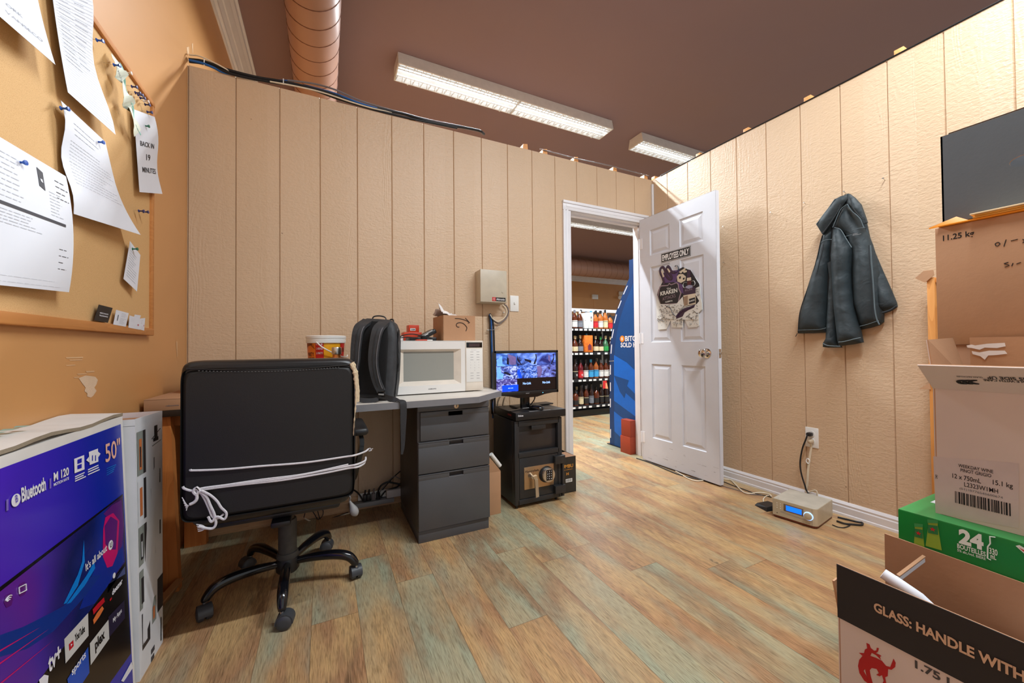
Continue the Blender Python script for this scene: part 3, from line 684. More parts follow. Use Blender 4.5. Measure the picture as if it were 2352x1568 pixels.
    for k, (a_, b_) in enumerate((((169, 1094), (191, 1084)), ((169, 1099), (189, 1090)), ((169, 1104), (194, 1093)), ((199, 1078), (223, 1067)), ((199, 1083), (224, 1072)), ((199, 1089), (226, 1077)))):
        clampP([a_, (a_[0], a_[1]+2.5), (b_[0], b_[1]+2.5), b_], WP_, .0024)
    ft('50"', (240, 1062), (274, 1045), .047, PEACH, .0); ft('50"', (240.5, 1062), (274.5, 1045), .047, PEACH, .012, .0022)
    for k in range(4): clampP([(242, 1076+k*5), (242, 1077+k*5), (264-k*2, 1068+k*5), (264-k*2, 1066+k*5)], CY, .0024)
    ft("It's all about", (194, 1312), (243, 1264), .017, WP_, .02)
    A = P(251, 1252, .0026); mb.lathe([(0, 0), (.012, 0), (.012, .0004), (0, .0004)], A, WP_, 20, n); ft('U', (249, 1259), (254, 1255), .013, BK, .02, .0034)
    # tiles
    def icon(cx, cy, kind):
        clampP([(cx-10, cy+6), (cx-6, cy-10), (cx+6, cy-16), (cx+12, cy-4), (cx+8, cy+12), (cx-4, cy+18)], PUR, .0019)
        if kind == 0:
            for r in (4, 7, 10):
                c0 = P(cx, cy+6, .0026); pts_ = [c0+V((0, 0, 0))+(V((0, cos(q_), 0))+V((0, 0, sin(q_))))*r*.0011 for q_ in [pi/4+pi/2*k/8 for k in range(9)]]; mb.tube(pts_, .0009, WP_, 5)
        else:
            pts_ = [P(cx-8, cy-2, .0026), P(cx+8, cy-10, .0026), P(cx+9, cy+4, .0026), P(cx-7, cy+12, .0026)]; mb.tube(pts_, .001, WP_, 5, closed=True)
    icon(15, 1378, 0); icon(47, 1352, 1)
    clampP([(145, 1468), (200, 1408), (201, 1460), (148, 1524)], LGP, .0018); clampP([(204, 1478), (247, 1423), (249, 1467), (206, 1528)], LGP, .0018)
    clampP([(155, 1480), (165, 1470), (166, 1484), (156, 1495)], RD, .0024); clampP([(158.5, 1480), (162.5, 1479), (159, 1486)], WP_, .0028)
    ft('YouTube', (169, 1475), (192, 1450), .016, BK, .02); ft('plex', (216, 1494), (238, 1464), .024, BK, .03); ft('tv+', (108, 1546), (137, 1512), .034, WP_, .03)
    ft('deezer', (255, 1368), (279, 1338), .014, WP_, .03); clampP([(249, 1377), (254, 1371), (254, 1376), (250, 1381)], RD, .0024)
    clampP([(247, 1417), (284, 1378), (285, 1420), (250, 1462)], pm('slate_print', (40, 34, 62), .3), .0017); ft('My Apps', (257, 1430), (277, 1405), .011, WP_, .02)
    clampP([(210, 1400), (222, 1386), (236, 1372), (238, 1382), (224, 1398), (212, 1412)], RD, .0022); clampP([(211, 1424), (220, 1408), (232, 1392), (236, 1398), (226, 1416), (213, 1434)], pm('orange_print', (226, 120, 60), .4), .0021)
    clampP([(152, 1560), (200, 1486), (203, 1545), (160, 1610)], pm('bright_blue_print', (20, 80, 190), .35), .0018); ft('sports', (162, 1552), (194, 1508), .016, WP_, .02)
    clampP([(86, 1562), (98, 1550), (108, 1552), (106, 1574), (92, 1586)], WP_, .0022)
    clampP([(246, 1362), (285, 1300), (286, 1318), (247, 1342)], pm('dusty_blue_print', (70, 80, 130), .4), .0018); A = P(259, 1322, .0026); mb.lathe([(0, 0), (.007, 0), (.007, .0004), (0, .0004)], A, WP_, 16, n)
    clampP([(300, 1520), (303, 1534), (282, 1566), (276, 1564)], WP_, .0018)
    part('printed_front', mb, t, label='printed front with a 50 inch mark, a television picture and app tiles')
mk_tv()
# ================================================================== white carton with product pictures, beside it
t = thing('picture_carton', 'tall white carton with small product photos, between the blue carton and the wooden table leg', 'box', (-.56, 1.56, 0))
WC = pm('white_glossy_carton', (222, 224, 228), .45, var=(10, .06)); mb = MB()
fx0, fx1 = -.497, -.484
yA, yB, zt = 1.500, 1.668, .762
fr = [V((fx0+.014, yA, 0)), V((fx1+.004, yB, 0)), V((fx1, yB, zt)), V((fx0, yA, zt))]
mb.hexa([(X0+.012, yA, 0), fr[0], fr[1], (X0+.012, yB, 0)], [(X0+.012, yA, .745), (fx0, yA, .745), (fx1, yB, .745), (X0+.012, yB, .745)], WC)
for a, b in (((X0+.012, yA), (fx0, yA)), ((fx0, yA), (fx1, yB)), ((fx1, yB), (X0+.012, yB)), ((X0+.012, yB), (X0+.012, yA))):
    d = V((a[1]-b[1], b[0]-a[0], 0)).normalized()*.003; A, B = V((*a, .744)), V((*b, .744))
    mb.hexa([A, B, B+d, A+d], [A+V((0, 0, .02)), B+V((0, 0, .02)), B+d+V((0, 0, .02)), A+d+V((0, 0, .02))], WC)
mb.box((X0+.02, yA+.006, .744), (fx0-.006, yB-.006, .7475), pm('orange_inner_board', (206, 120, 60), .7))
mb.box((X0+.03, 1.60, .7475), (fx0-.01, 1.63, .752), KRAFT)
part('carton_body', mb, t)
mb = MB(); n = (fr[1]-fr[0]).cross(fr[3]-fr[0]).normalized(); n = n if n.x > 0 else -n
def Q(a, b, d=.001): return fr[0]*(1-a)*(1-b)+fr[1]*a*(1-b)+fr[2]*a*b+fr[3]*(1-a)*b+n*d
DG = pm('dark_photo', (52, 50, 52), .4); LG2 = pm('grey_photo', (140, 146, 140), .4); FL = pm('flame_photo', (206, 120, 70), .4)
def R4(a0, a1, b0, b1, m, d=.001): mb.poly([Q(a0, b0, d), Q(a1, b0, d), Q(a1, b1, d), Q(a0, b1, d)], m)
for k, (b0, b1) in enumerate(((.78, .95), (.60, .76), (.43, .58), (.26, .41))):
    R4(.04, .33, b0, b1, (LG2, WC, LG2, LG2)[k]); R4(.24, .33, b0, b1, DG, .0013); R4(.10, .19, b0+.02, b1-.03, (FL, FL, DG, DG)[k], .0016); R4(.12, .16, b0+.03, b1-.06, (DG, FL, WC, DG)[k], .0018)
R4(.10, .42, .10, .24, DG); R4(.16, .3, .12, .19, WC, .0014); R4(.5, .68, .145, .245, LG2); R4(.54, .62, .16, .21, FL, .0014); R4(.74, .99, .16, .30, DG)
R4(.62, .66, .38, .82, GINK, .0012)
for a, b, c, d in ((.42, .60, .60, .42), (.60, .55, .66, .42), (.5, .7, .5, .5)): mb.tube([Q(a, b), Q((a+c)/2+.02, (b+d)/2), Q(c, d)], .0006, DRKP, 5)
R4(.62, .82, .885, .90, BLK); R4(.66, .78, .90, .95, BLK, .0012); mb.tube([Q(.56, .90), Q(.9, .93)], .0009, BLK, 5); mb.tube([Q(.58, .87), Q(.92, .88)], .0009, BLK, 5)
R4(.84, .89, .70, .76, BLK); R4(.85, .90, .48, .54, BLK); R4(.5, .57, .31, .36, BLK); R4(.88, .92, .02, .12, BLK); R4(.45, .6, .03, .05, DRKP); R4(.45, .58, .0, .02, DRKP)
part('printed_side', mb, t, label='side printed with product photos and a line drawing')
# ================================================================== wooden corner table
t = thing('wooden_table', 'orange stained pine work table with a dark top in the corner behind the office chair', 'table', (-.4, 2.2, 0))
DKT = pm('dark_table_top', (40, 30, 24), .5)
mb = MB(); mb.box((X0+.012, 1.92, .708), (-.12, Y1-.02, .732), DKT, .002); part('tabletop', mb, t)
mb = MB(); mb.box((-.60, 2.0, .66), (-.16, 2.04, .708), PINE); part('apron', mb, t)
def slant(x0, x1, y0, y1, xt0, xt1, yt0, yt1, zt=.708): return MB().hexa([(x0, y0, 0), (x1, y0, 0), (x1, y1, 0), (x0, y1, 0)], [(xt0, yt0, zt), (xt1, yt0, zt), (xt1, yt1, zt), (xt0, yt1, zt)], PINE)
part('leg', slant(-.612, -.522, 1.985, 2.022, -.618, -.540, 1.945, 1.985), t)
part('leg', slant(-.612, -.525, 2.40, 2.437, -.612, -.525, 2.40, 2.437), t)
part('leg', slant(-.22, -.18, 2.40, 2.437, -.22, -.18, 2.40, 2.437), t)
# cartons on the table
t = thing('flat_carton', 'flat closed kraft carton lying along the front of the wooden corner table', 'box', (-.45, 2.0, .732))
mb = MB(); mb.box((X0+.016, 1.925, .7325), (-.20, 2.36, .778), KRAFT, .0015)
mb.box((-.50, 1.9235, .774), (-.45, 1.9275, .7795), KRAFTD); part('carton_body', mb, t)
mb = MB(); mb.ftext('raboomix', (-.548, 1.9242, .748), (1, 0, 0), (0, 0, 1), GINK, .006, .04, .01); mb.box((X0+.016, 1.9243, .7755), (-.20, 1.9248, .7765), KRAFTD); part('front_print', mb, t)
mb = MB(); mb.box((-.55, 2.12, .7785), (-.22, 2.35, .868), KRAFT, .0015, R=None); mb.box((-.549, 2.13, .868), (-.221, 2.235, .8695), KRAFT)
part('kraft_carton', mb, None, label='smaller kraft carton standing on the flat carton, mostly hidden by the chair', cat='box')
# scrap of cardboard on the floor beside the table leg
mb = MB(); KW = pm('raw_timber_scrap', (176, 128, 82), .7)
mb.hexa([(-.60, 1.70, .0), (-.575, 1.69, 0), (-.535, 1.96, 0), (-.56, 1.97, 0)], [(-.60, 1.70, .02), (-.575, 1.69, .02), (-.50, 1.96, .06), (-.525, 1.97, .06)], KW)
mb.hexa([(-.60, 1.80, .02), (-.57, 1.80, .02), (-.55, 1.93, .02), (-.58, 1.93, .02)], [(-.59, 1.82, .10), (-.575, 1.82, .10), (-.545, 1.90, .05), (-.56, 1.91, .05)], KRAFT)
part('cardboard_scrap', mb, None, label='torn cardboard scrap on the floor at the foot of the wooden table leg', cat='cardboard')
# ================================================================== office chair (seen from behind)
CHX, CHY = -.134, 1.83
ch = thing('office_chair', 'black leather office chair with torn corners and a five star base, its back to us', 'chair', (CHX, CHY, 0))
g = NT('black_leather'); tc = g.n('ShaderNodeTexCoord').outputs['Object']
nz = g.n('ShaderNodeTexVoronoi', i_Vector=tc, i_Scale=420.0).outputs['Distance']; bp = g.n('ShaderNodeBump', i_Height=nz, i_Strength=.12, i_Distance=.0006); g.l(bp.outputs[0], g.b.inputs['Normal'])
n2 = g.n('ShaderNodeTexNoise', i_Vector=tc, i_Scale=3.0).outputs['Fac']; g.l(g.mix(n2, lin((24, 23, 24)), lin((36, 34, 34))), g.b.inputs['Base Color']); g.b.inputs['Roughness'].default_value = .36; LEA = g.m
LEF = pm('black_leather_back', (21, 20, 20), .58, bump=(300, .1), var=(4, .15)); 
STUF = pm('cream_torn_padding', (216, 196, 164), .9, bump=(150, 1)); THR = pm('white_stitching', (120, 120, 120), .6)
# backrest: superellipse slab, gently curved
def slab(mb, cx, w, z0, z1, yf, th, mat, e=.13, curve=.012, N=26, lean=0.0):
    loops = []; prof = [(-.0, .0, .86), (.06, .0, .95), (.2, 0, 1.0), (.8, 0, 1.0), (.95, 0, .95), (1, 0, .84)]
    vv = []; ff = []; m = 64
    def ring(s, y):
        out = []
        for i in range(m):
            a = 2*pi*i/m; ca, sa = cos(a), sin(a); x = math.copysign(abs(ca)**e, ca)*w/2; z = math.copysign(abs(sa)**e, sa)*(z1-z0)/2
            k = 1-(1-s)*.12
            xx = x*(1-(1-s)*.10); zz = z*(1-(1-s)*.10)
            out.append(V((cx+xx, y+curve*(1-(2*xx/w)**2)*-1+lean*(zz+(z1-z0)/2), (z0+z1)/2+zz)))
        return out
    ys = [(.45, 0), (.75, .004), (.93, .014), (1, .03), (1, th-.03), (.93, th-.014), (.7, th)]
    for s_, y in ys: vv += ring(s_, yf+y)
    for j in range(len(ys)-1):
        for i in range(m): k = (i+1) % m; ff.append((j*m+i, j*m+k, (j+1)*m+k, (j+1)*m+i))
    for j, fl in ((0, True), (len(ys)-1, False)):   # caps as concentric fans
        base = [vv[j*m+i] for i in range(m)]; c = sum(base, V())/m; y_ = c.y
        prev = list(range(j*m, j*m+m))
        for q in (.66, .33):
            nb = len(vv)
            for p in base:
                x = c.x+(p.x-c.x)*q; z = c.z+(p.z-c.z)*q
                vv.append(V((x, p.y-curve*((2*(p.x-cx)/w)**2-(2*(x-cx)/w)**2)*1+lean*(z-p.z), z)))
            new = list(range(nb, nb+m)); ff += [((prev[i], new[i], new[(i+1) % m], prev[(i+1) % m]) if not fl else (prev[i], prev[(i+1) % m], new[(i+1) % m], new[i])) for i in range(m)]; prev = new
        vv.append(V((c.x, sum(p.y for p in base)/m-curve, c.z))); k0 = len(vv)-1
        ff += [((prev[i], k0, prev[(i+1) % m]) if not fl else (prev[i], prev[(i+1) % m], k0)) for i in range(m)]
    mb.add(vv, ff, mat, True)
yb_ = 1.492; xm = -.146; bw = .500
mb = MB(); slab(mb, xm, bw, .445, .932, yb_+.004, .105, LEA, .12, .006)
back = part('backrest', mb, ch)
mb = MB(); slab(mb, xm, bw-.012, .440, .908, yb_-.004, .03, LEF, .10, .004)
mb.tube([V((xm-bw/2+.02+(bw-.04)*i/20, yb_-.006, .909-.012*sin(pi*i/20))) for i in range(21)], .0022, LEA, 6)
for k in range(44): x = xm-bw/2+.05+(bw-.10)*k/44; mb.box((x, yb_-.0100, .9045-.012*sin(pi*(x-xm+bw/2)/bw)), (x+.004, yb_-.0075, .9057-.012*sin(pi*(x-xm+bw/2)/bw)), THR)
part('back_shell', mb, back)
mb = MB(); rr = random.Random(3)
pts = [W(u, v, 'y', yb_+.0) for u, v in ((806, 834), (811, 845), (815, 860), (817, 880), (818, 900), (817, 925), (815, 950), (813, 975), (812, 1000))]
mb.tube(cr(pts, 4), [max(.001, .0078*(1-i/33)+rr.uniform(-.002, .002)) for i in range(33)], STUF, 7)
part('torn_padding', mb, back, label='cream padding bursting from the torn right corner seam'); mb = MB()
mb.tube(cr([p+V((.006, .01, .003)) for p in pts[:6]], 4), [.0055+rr.uniform(-.002, .002) for i in range(21)], STUF, 7)
part('loose_lining', mb, back); mb = MB()
pts2 = [W(u, v, 'y', yb_+.004) for u, v in ((431, 980), (430, 1000), (432, 1025), (434, 1050))]
mb.tube(cr(pts2, 6), [.002+rr.uniform(0, .002) for i in range(19)], STUF, 6)
part('torn_padding', mb, back, label='cream padding showing at the worn left seam')
mb = MB(); slab(mb, xm-.003, .47, 0, 0, 0, 0, LEA) if False else None
mb.box((xm-.235, 1.53, .396), (xm+.235, 2.03, .49), LEA, .035, 4)
seat = part('seat', mb, ch); mb = MB(); mb.box((xm-.20, 1.57, .374), (xm+.20, 2.0, .402), BLK, .012, 2); part('seat_pan', mb, ch)
mb = MB(); mb.box((CHX-.085, 1.70, .345), (CHX+.085, 1.95, .378), BLK, .01); mb.box((CHX-.03, 1.545, .352), (CHX+.03, 1.72, .372), BLK, .006)
part('tilt_mechanism', mb, ch)
DUST = pm('dusty_grey_plastic', (74, 72, 68), .7, var=(30, .2)); GAS = pm('worn_gas_column', (88, 82, 70), .5, .4, var=(20, .25))
mb = MB(); mb.cyl((CHX, CHY, .26), (CHX, CHY, .350), .0235, GAS); mb.lathe([(.0315, .125), (.0335, .15), (.0335, .265), (.031, .272), (.0235, .273)], (CHX, CHY, 0), DUST, 28); mb.lathe([(.038, .118), (.041, .125), (.037, .14), (.032, .142)], (CHX, CHY, 0), DUST, 28); part('gas_column', mb, ch)
mb = MB(); mb.lathe([(0, .062), (.036, .062), (.042, .07), (.043, .105), (.038, .118), (0, .118)], (CHX, CHY, 0), BLK, 28); part('base_hub', mb, ch)
GLB = pm('glossy_black_steel', (16, 17, 22), .16, coat=.3); CAST = pm('grey_black_caster', (62, 64, 68), .45)
for k in range(5):
    a = math.radians(198.5+72*k); d = V((cos(a), sin(a), 0)); s = V((-sin(a), cos(a), 0)); O = V((CHX, CHY, 0)); mb = MB()
    P_ = cr([O+d*.03+V((0, 0, .098)), O+d*.10+V((0, 0, .108)), O+d*.18+V((0, 0, .110)), O+d*.235+V((0, 0, .098)), O+d*.262+V((0, 0, .070)), O+d*.264+V((0, 0, .060))], 5)
    nn = len(P_); mb.tube(P_, [(.013+.006*sin(pi*min(1, i/(nn-1)*1.1))) for i in range(nn)], GLB, 12)
    part('base_arm', mb, ch)
    c = O+d*.268+V((0, 0, .0)); mb = MB(); yaw = [200, 262, 10, 80, 120][k]; ya_ = math.radians(yaw); ax = V((cos(ya_), sin(ya_), 0)); cx_ = c+V((0, 0, .026))+V((-sin(ya_), cos(ya_), 0))*.010
    mb.cyl(c+V((0, 0, .045)), c+V((0, 0, .066)), .0055, STEEL, seg=12)
    for sg in (-1, 1): mb.lathe([(0, .003), (.024, .003), (.0255, .006), (.0255, .019), (.022, .023), (.010, .025), (0, .025)], cx_, CAST, 22, ax*sg)
    mb.lathe([(.0275, -.021), (.0285, -.015), (.0285, .015), (.0275, .021)], cx_+V((0, 0, .003)), CAST, 22, ax) if False else None
    hood = [cx_+(V((-sin(ya_), cos(ya_), 0))*cos(q)+V((0, 0, 1))*sin(q))*.0268 for q in [math.radians(-10+200*i/12) for i in range(13)]]
    mb.ribbon(hood, .042, ax, .003, CAST); mb.box(c+V((-.009, -.009, .036)), c+V((.009, .009, .05)), CAST, .004)
    part('caster', mb, ch)
# armrests
for sx, (au, av) in ((1, (836, 973)), (-1, None) if False else (-1, (0, 0))):
    X_ = xm+(.262 if sx > 0 else -.225)
    mb = MB(); mb.box((X_-.030+.012*sx, 1.60, .625), (X_+.030+.012*sx, 1.86, .655), BLK, .014, 3); arm = part('arm_pad', mb, ch)
    mb = MB(); P_ = cr([V((X_+.015*sx, 1.70, .63)), V((X_+.022*sx, 1.68, .58)), V((X_+.006*sx, 1.68, .50)), V((X_-.02*sx, 1.70, .43)), V((X_-.12*sx, 1.75, .395))], 5)
    mb.ribbon(P_, .05, (0, 1, 0), .016, BLKG); part('arm_bracket', mb, ch)
mb = MB(); q = [W(u, v, 'y', 1.70) for u, v in ((797, 1137), (803, 1150), (808, 1160), (813, 1172), (819, 1183))]
mb.tube(cr([V((CHX+.08, 1.76, .40))]+q[:2], 4), .003, THR, 8); mb.tube(cr(q[1:], 5), [.004, .0045, .005, .006, .0075, .009, .0105, .0125, .0145, .016, .0165, .0165, .016, .0145, .011, .006][:16], GRYP, 14)
part('height_lever', mb, ch, label='grey pear shaped lever knob under the seat')
# rope tied round the backrest
ROPE = pm('white_cotton_rope', (224, 222, 226), .85, bump=(600, .8)); mb = MB(); yr = yb_-.011
def rp_(pts, r=.0035, y=yr, k=6): mb.tube(cr([W(p[0], p[1], 'y', p[2] if len(p) > 2 else y) for p in pts], k), r, ROPE, 7)
rp_(((437, 1078), (445, 1080), (520, 1077), (600, 1070), (700, 1062), (790, 1049), (815, 1045), (838, 1037, 1.56), (846, 1031, 1.62)), .0033)
rp_(((846, 1031, 1.62), (850, 1029, 1.62), (853, 1034, 1.6), (847, 1036, 1.61), (856, 1030, 1.60)), .0016)
rp_(((420, 1117), (424, 1122), (445, 1127), (470, 1120), (560, 1109), (650, 1098), (740, 1081), (800, 1070), (820, 1066), (838, 1058, 1.56), (840, 1050, 1.6)), .0036)
rp_(((445, 1129), (480, 1122), (560, 1112), (650, 1102), (740, 1087), (800, 1075), (822, 1072), (836, 1064, 1.56), (839, 1056, 1.6)), .0034)
rp_(((447, 1124), (500, 1116), (600, 1101), (700, 1088), (800, 1066)), .0028)
rp_(((450, 1118), (456, 1126), (452, 1136), (444, 1128), (452, 1120), (460, 1128)), .0042, yr-.006)
rp_(((452, 1132), (452, 1145), (446, 1153), (436, 1158)), .0045, yr-.006)
for i in range(6): rp_(((438, 1156), (430, 1160+i), (418+i*2, 1142+i*6)), .0012, yr-.006)
rp_(((458, 1128), (474, 1140), (483, 1160), (492, 1180), (496, 1200), (490, 1212), (476, 1213), (456, 1208)), .0038, yr-.008)
rp_(((462, 1126), (482, 1136), (498, 1150), (508, 1165), (520, 1178), (515, 1192), (498, 1186), (486, 1198), (478, 1186)), .0036, yr-.010)
rp_(((460, 1130), (470, 1146), (480, 1168), (488, 1186), (500, 1190), (514, 1180)), .0032, yr-.006)
for i in range(5): rp_(((474, 1212), (464, 1206+i*3), (451+i, 1204+i*4)), .0013, yr-.008)
part('cotton_rope', mb, None, label='white cotton rope tied round the backrest with frayed ends hanging down', cat='rope')
# ================================================================== desk top and steel drawer pedestal
LAM = pm('pale_laminate', (230, 224, 214), .4, var=(5, .04)); EDG = pm('grey_desk_edge', (126, 126, 130), .4)
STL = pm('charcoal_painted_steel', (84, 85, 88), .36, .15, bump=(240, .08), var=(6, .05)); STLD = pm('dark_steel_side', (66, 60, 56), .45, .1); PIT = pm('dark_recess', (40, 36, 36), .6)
dz0, dz1 = .682, .712
fr_, yk = 1.845, 2.485
dt = thing('desk', 'long pale laminate desk top with grey edge along the panelled wall', 'desk', (.2, 2.2, 0))
out = [V((-.10, yk, 0)), V((-.10, fr_+.02, 0)), V((-.08, fr_, 0)), V((.715, fr_, 0)), V((.925, 2.03, 0)), V((.925, yk, 0))]
mb = MB(); mb.prism([p+V((0, 0, dz0)) for p in out], (0, 0, dz1-dz0), EDG); mb.poly([p+V((0, 0, dz1+.0004)) for p in [out[0]+V((.003, 0, 0)), out[1]+V((.004, .002, 0)), out[2]+V((.003, .005, 0)), out[3]+V((-.003, .005, 0)), out[4]+V((-.005, .003, 0)), out[5]+V((-.005, 0, 0))]], LAM)
part('desktop', mb, dt)

mb = MB(); mb.box((-.07, 2.40, .34), (.415, 2.412, dz0), pm('brown_modesty_panel', (120, 88, 64), .5)) if False else None
px0, px1, py0, py1 = .415, .797, 1.905, 2.395
pd = thing('drawer_pedestal', 'charcoal steel pedestal with three drawers under the right end of the desk', 'cabinet', ((px0+px1)/2, (py0+py1)/2, 0))
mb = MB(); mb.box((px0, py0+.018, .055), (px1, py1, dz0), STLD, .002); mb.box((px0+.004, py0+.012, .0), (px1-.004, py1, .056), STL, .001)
mb.box((px0, py0+.006, .648), (px1, py0+.019, dz0), STL, .002)
part('cabinet_body', mb, pd)
for i, (z0, z1, off) in enumerate(((.502, .645, .006), (.342, .497, 0), (.062, .337, 0))):
    mb = MB(); xa = px0+(.014 if i == 0 else .002); cx = (px0+px1)/2+.004; hw = .038
    y0 = py0-.0+off; f = y0
    # drawer front with a recessed pull in its top edge
    zc = z1-.026
    mb.box((xa, f, z0), (px1-.002, f+.018, zc-.001), STL, .0015)
    mb.box((xa, f, zc-.002), (cx-hw, f+.018, z1), STL, .0015); mb.box((cx+hw, f, zc-.002), (px1-.002, f+.018, z1), STL, .0015)
    mb.box((cx-hw-.001, f+.012, zc-.002), (cx+hw+.001, f+.017, z1-.002), PIT)
    mb.box((xa, f-.002, z1-.006), (px1-.002, f+.004, z1), STL, .002)
    dr = part('drawer', mb, pd)
    mb = MB(); LT = pm('pale_steel_lip', (150, 150, 156), .35, .3) if i == 0 else LT
    mb.box((cx-hw-.001, f-.001, zc-.003), (cx+hw+.001, f+.001, zc-.0015), LT if i else STL)
    mb.box((cx-hw-.001, f-.001, zc-.003), (cx-hw, f+.001, z1), LT if i else STL); part('pull_lip', mb, dr)
mb = MB(); k = W(1048, 930, 'y', py0+.006)
mb.lathe([(0, 0), (.0125, 0), (.0125, .002), (.009, .004), (0, .004)], V((k.x, py0+.0065, .665)), pm('brass_lock', (226, 206, 178), .35, .8), 20, (0, -1, 0)); mb.box((k.x-.0015, py0+.0015, .659), (k.x+.0015, py0+.003, .671), BLK); part('lock', mb, pd, label='round pale metal lock')
# ================================================================== microwave and things around it
mx0, mx1, my0, mz0, mz1 = .315, .835, 2.085, .7185, 1.005
mw = thing('microwave', 'white microwave oven standing on the desk beside the backpack', 'microwave', ((mx0+mx1)/2, 2.25, dz1))
MWW = pm('microwave_white', (232, 230, 226), .3, var=(4, .02)); MWI = pm('microwave_beige_frame', (224, 214, 200), .35); WIN = pm('microwave_window', (150, 150, 142), .12, var=(3, .03))
mb = MB(); mb.box((mx0, my0+.02, mz0), (mx1, 2.44, mz1), MWW, .006); part('housing', mb, mw)
for x in (mx0+.05, mx1-.05):
    for y in (my0+.06, 2.38): mb = MB(); mb.cyl((x, y, dz1+.0002), (x, y, mz0+.003), .014, BLK, seg=12); part('foot', mb, mw)
dx1 = .726
mb = MB()
wx0, wx1, wz0, wz1 = .383, .662, .785, .945
ex, ez0, ez1 = .028, .765, .962
mb.box((mx0, my0, mz0), (mx0+.02, my0+.022, mz1), MWW, .003)
def frame(y0, a, b, mat):   # ring between rect a (outer) and b (inner)
    A = [V((a[0], y0, a[2])), V((a[1], y0, a[2])), V((a[1], y0, a[3])), V((a[0], y0, a[3]))]; B = [V((b[0], b[4], b[2])), V((b[1], b[4], b[2])), V((b[1], b[4], b[3])), V((b[0], b[4], b[3]))]
    for k in range(4): mb.poly([A[k], A[(k+1) % 4], B[(k+1) % 4], B[k]], mat)
frame(my0, (mx0+.005, dx1-.0015, mz0, mz1), (mx0+.022, .70, .762, .958, my0), MWW)
frame(my0, (mx0+.022, .70, .762, .958), (wx0, wx1, wz0, wz1, my0+.018), MWI)
mb.poly([V((wx0, my0+.018, wz0)), V((wx1, my0+.018, wz0)), V((wx1, my0+.018, wz1)), V((wx0, my0+.018, wz1))], WIN)
mb.box((mx0, my0, mz1-.004), (dx1-.0015, my0+.022, mz1), MWW, .0015); mb.box((dx1-.004, my0+.001, mz0), (dx1-.0015, my0+.022, mz1), MWW)
mb.ftext('SAMSUNG', (.512, my0-.0006, .738), (1, 0, 0), (0, 0, 1), GINK, .006, .044, .02)
part('microwave_door', mb, mw)
mb = MB(); mb.box((dx1, my0, mz0), (mx1, my0+.022, mz1), MWI, .003); mb.box((dx1+.006, my0-.001, .965), (mx1-.006, my0+.002, .995), BLKG, .001)
mb.box((dx1+.022, my0-.0016, .970), (mx1-.022, my0-.0008, .989), pm('dim_display', (70, 52, 52), .2))
mb.box((dx1+.006, my0-.001, .768), (mx1-.006, my0+.001, .958), WHP, .0005); mb.box((dx1+.006, my0-.001, .728), (mx1-.006, my0+.001, .763), MWI, .001)
PRN = pm('grey_print', (150, 150, 154), .6)
for r in range(11):
    n_ = 2 if r < 4 or r > 7 else 3
    for c in range(n_):
        x = dx1+.02+(c+.5)*(.075/n_)*1.0; z = .940-r*.0152
        if n_ == 3: mb.ftext(str((r-4)*3+c+1) if r < 7 else ' 0 '[c:c+1] if c == 1 else '-', (x-.003, my0-.0016, z-.002), (1, 0, 0), (0, 0, 1), PRN, .005, None, .0)
        else: mb.box((x-.009, my0-.0014, z-.001), (x+.009, my0-.001, z+.001), PRN)
mb.ftext('Microwave', (dx1+.035, my0-.0016, .950), (1, 0, 0), (0, 0, 1), PRN, .003, .03, .0)
part('control_panel', mb, mw)
# kraft box marked 16
bx = thing('kraft_box', 'kraft cardboard box with 16 scrawled sideways, on top of the microwave', 'box', (.72, 2.25, mz1))
mb = MB(); bz0, bz1 = mz1+.0005, 1.152; a0, a1, b0, b1 = .612, .805, 2.135, 2.36
mb.box((a0, b0, bz0), (a1, b0+.003, bz1), KRAFT); mb.box((a0, b0, bz0), (a0+.003, b1, bz1), KRAFT); mb.box((a1-.003, b0, bz0), (a1, b1, bz1), KRAFT); mb.box((a0, b1-.003, bz0), (a1, b1, bz1), KRAFT); mb.box((a0, b0, bz0), (a1, b1, bz0+.003), KRAFT)
part('box_body', mb, bx)
def on(u, v, y=b0-.0012): return W(u, v, 'y', y)
mb = MB()
mb.tube(cr([on(1045, 731), on(1058, 732), on(1071, 736), on(1079, 741)], 5), .0018, INK, 5); mb.tube([on(1069, 730), on(1079, 741), on(1075, 742)], .0018, INK, 5)
mb.tube(cr([on(1055, 751), on(1050, 750), on(1048, 745), on(1053, 741), on(1063, 742), on(1072, 751), on(1071, 758), on(1070, 760)], 5), .0020, INK, 5)
part('marker_scrawl', mb, bx)
mb = MB(); BAG = pm('crumpled_white_plastic', (236, 232, 230), .3, var=(30, .1))
rr = random.Random(12); N = 14; g_ = []
for j in range(N+1):
    for i in range(N+1):
        a, b = i/N, j/N; x = a0+.005+(a1-a0-.01)*a*.9-.012*(1-a)*(b > .5); y = b0+.02+(b1-b0-.04)*b; z = bz1-.012+.055*(1-a)**1.3*(.4+.6*sin(b*pi))+rr.uniform(-.006, .008)
        g_.append(V((x, y, z)))
g_[3*(N+1)] += V((-.012, 0, .03)); g_[4*(N+1)] += V((-.012, 0, .045)); g_[5*(N+1)] += V((-.008, 0, .035)); g_[4*(N+1)+1] += V((-.006, 0, .02))
mb.add(g_, [(j*(N+1)+i, j*(N+1)+i+1, (j+1)*(N+1)+i+1, (j+1)*(N+1)+i) for j in range(N) for i in range(N)], BAG, True)
part('plastic_bag', mb, None, label='crumpled white plastic bag spilling out of the box marked 16', cat='bag', solid=.001)
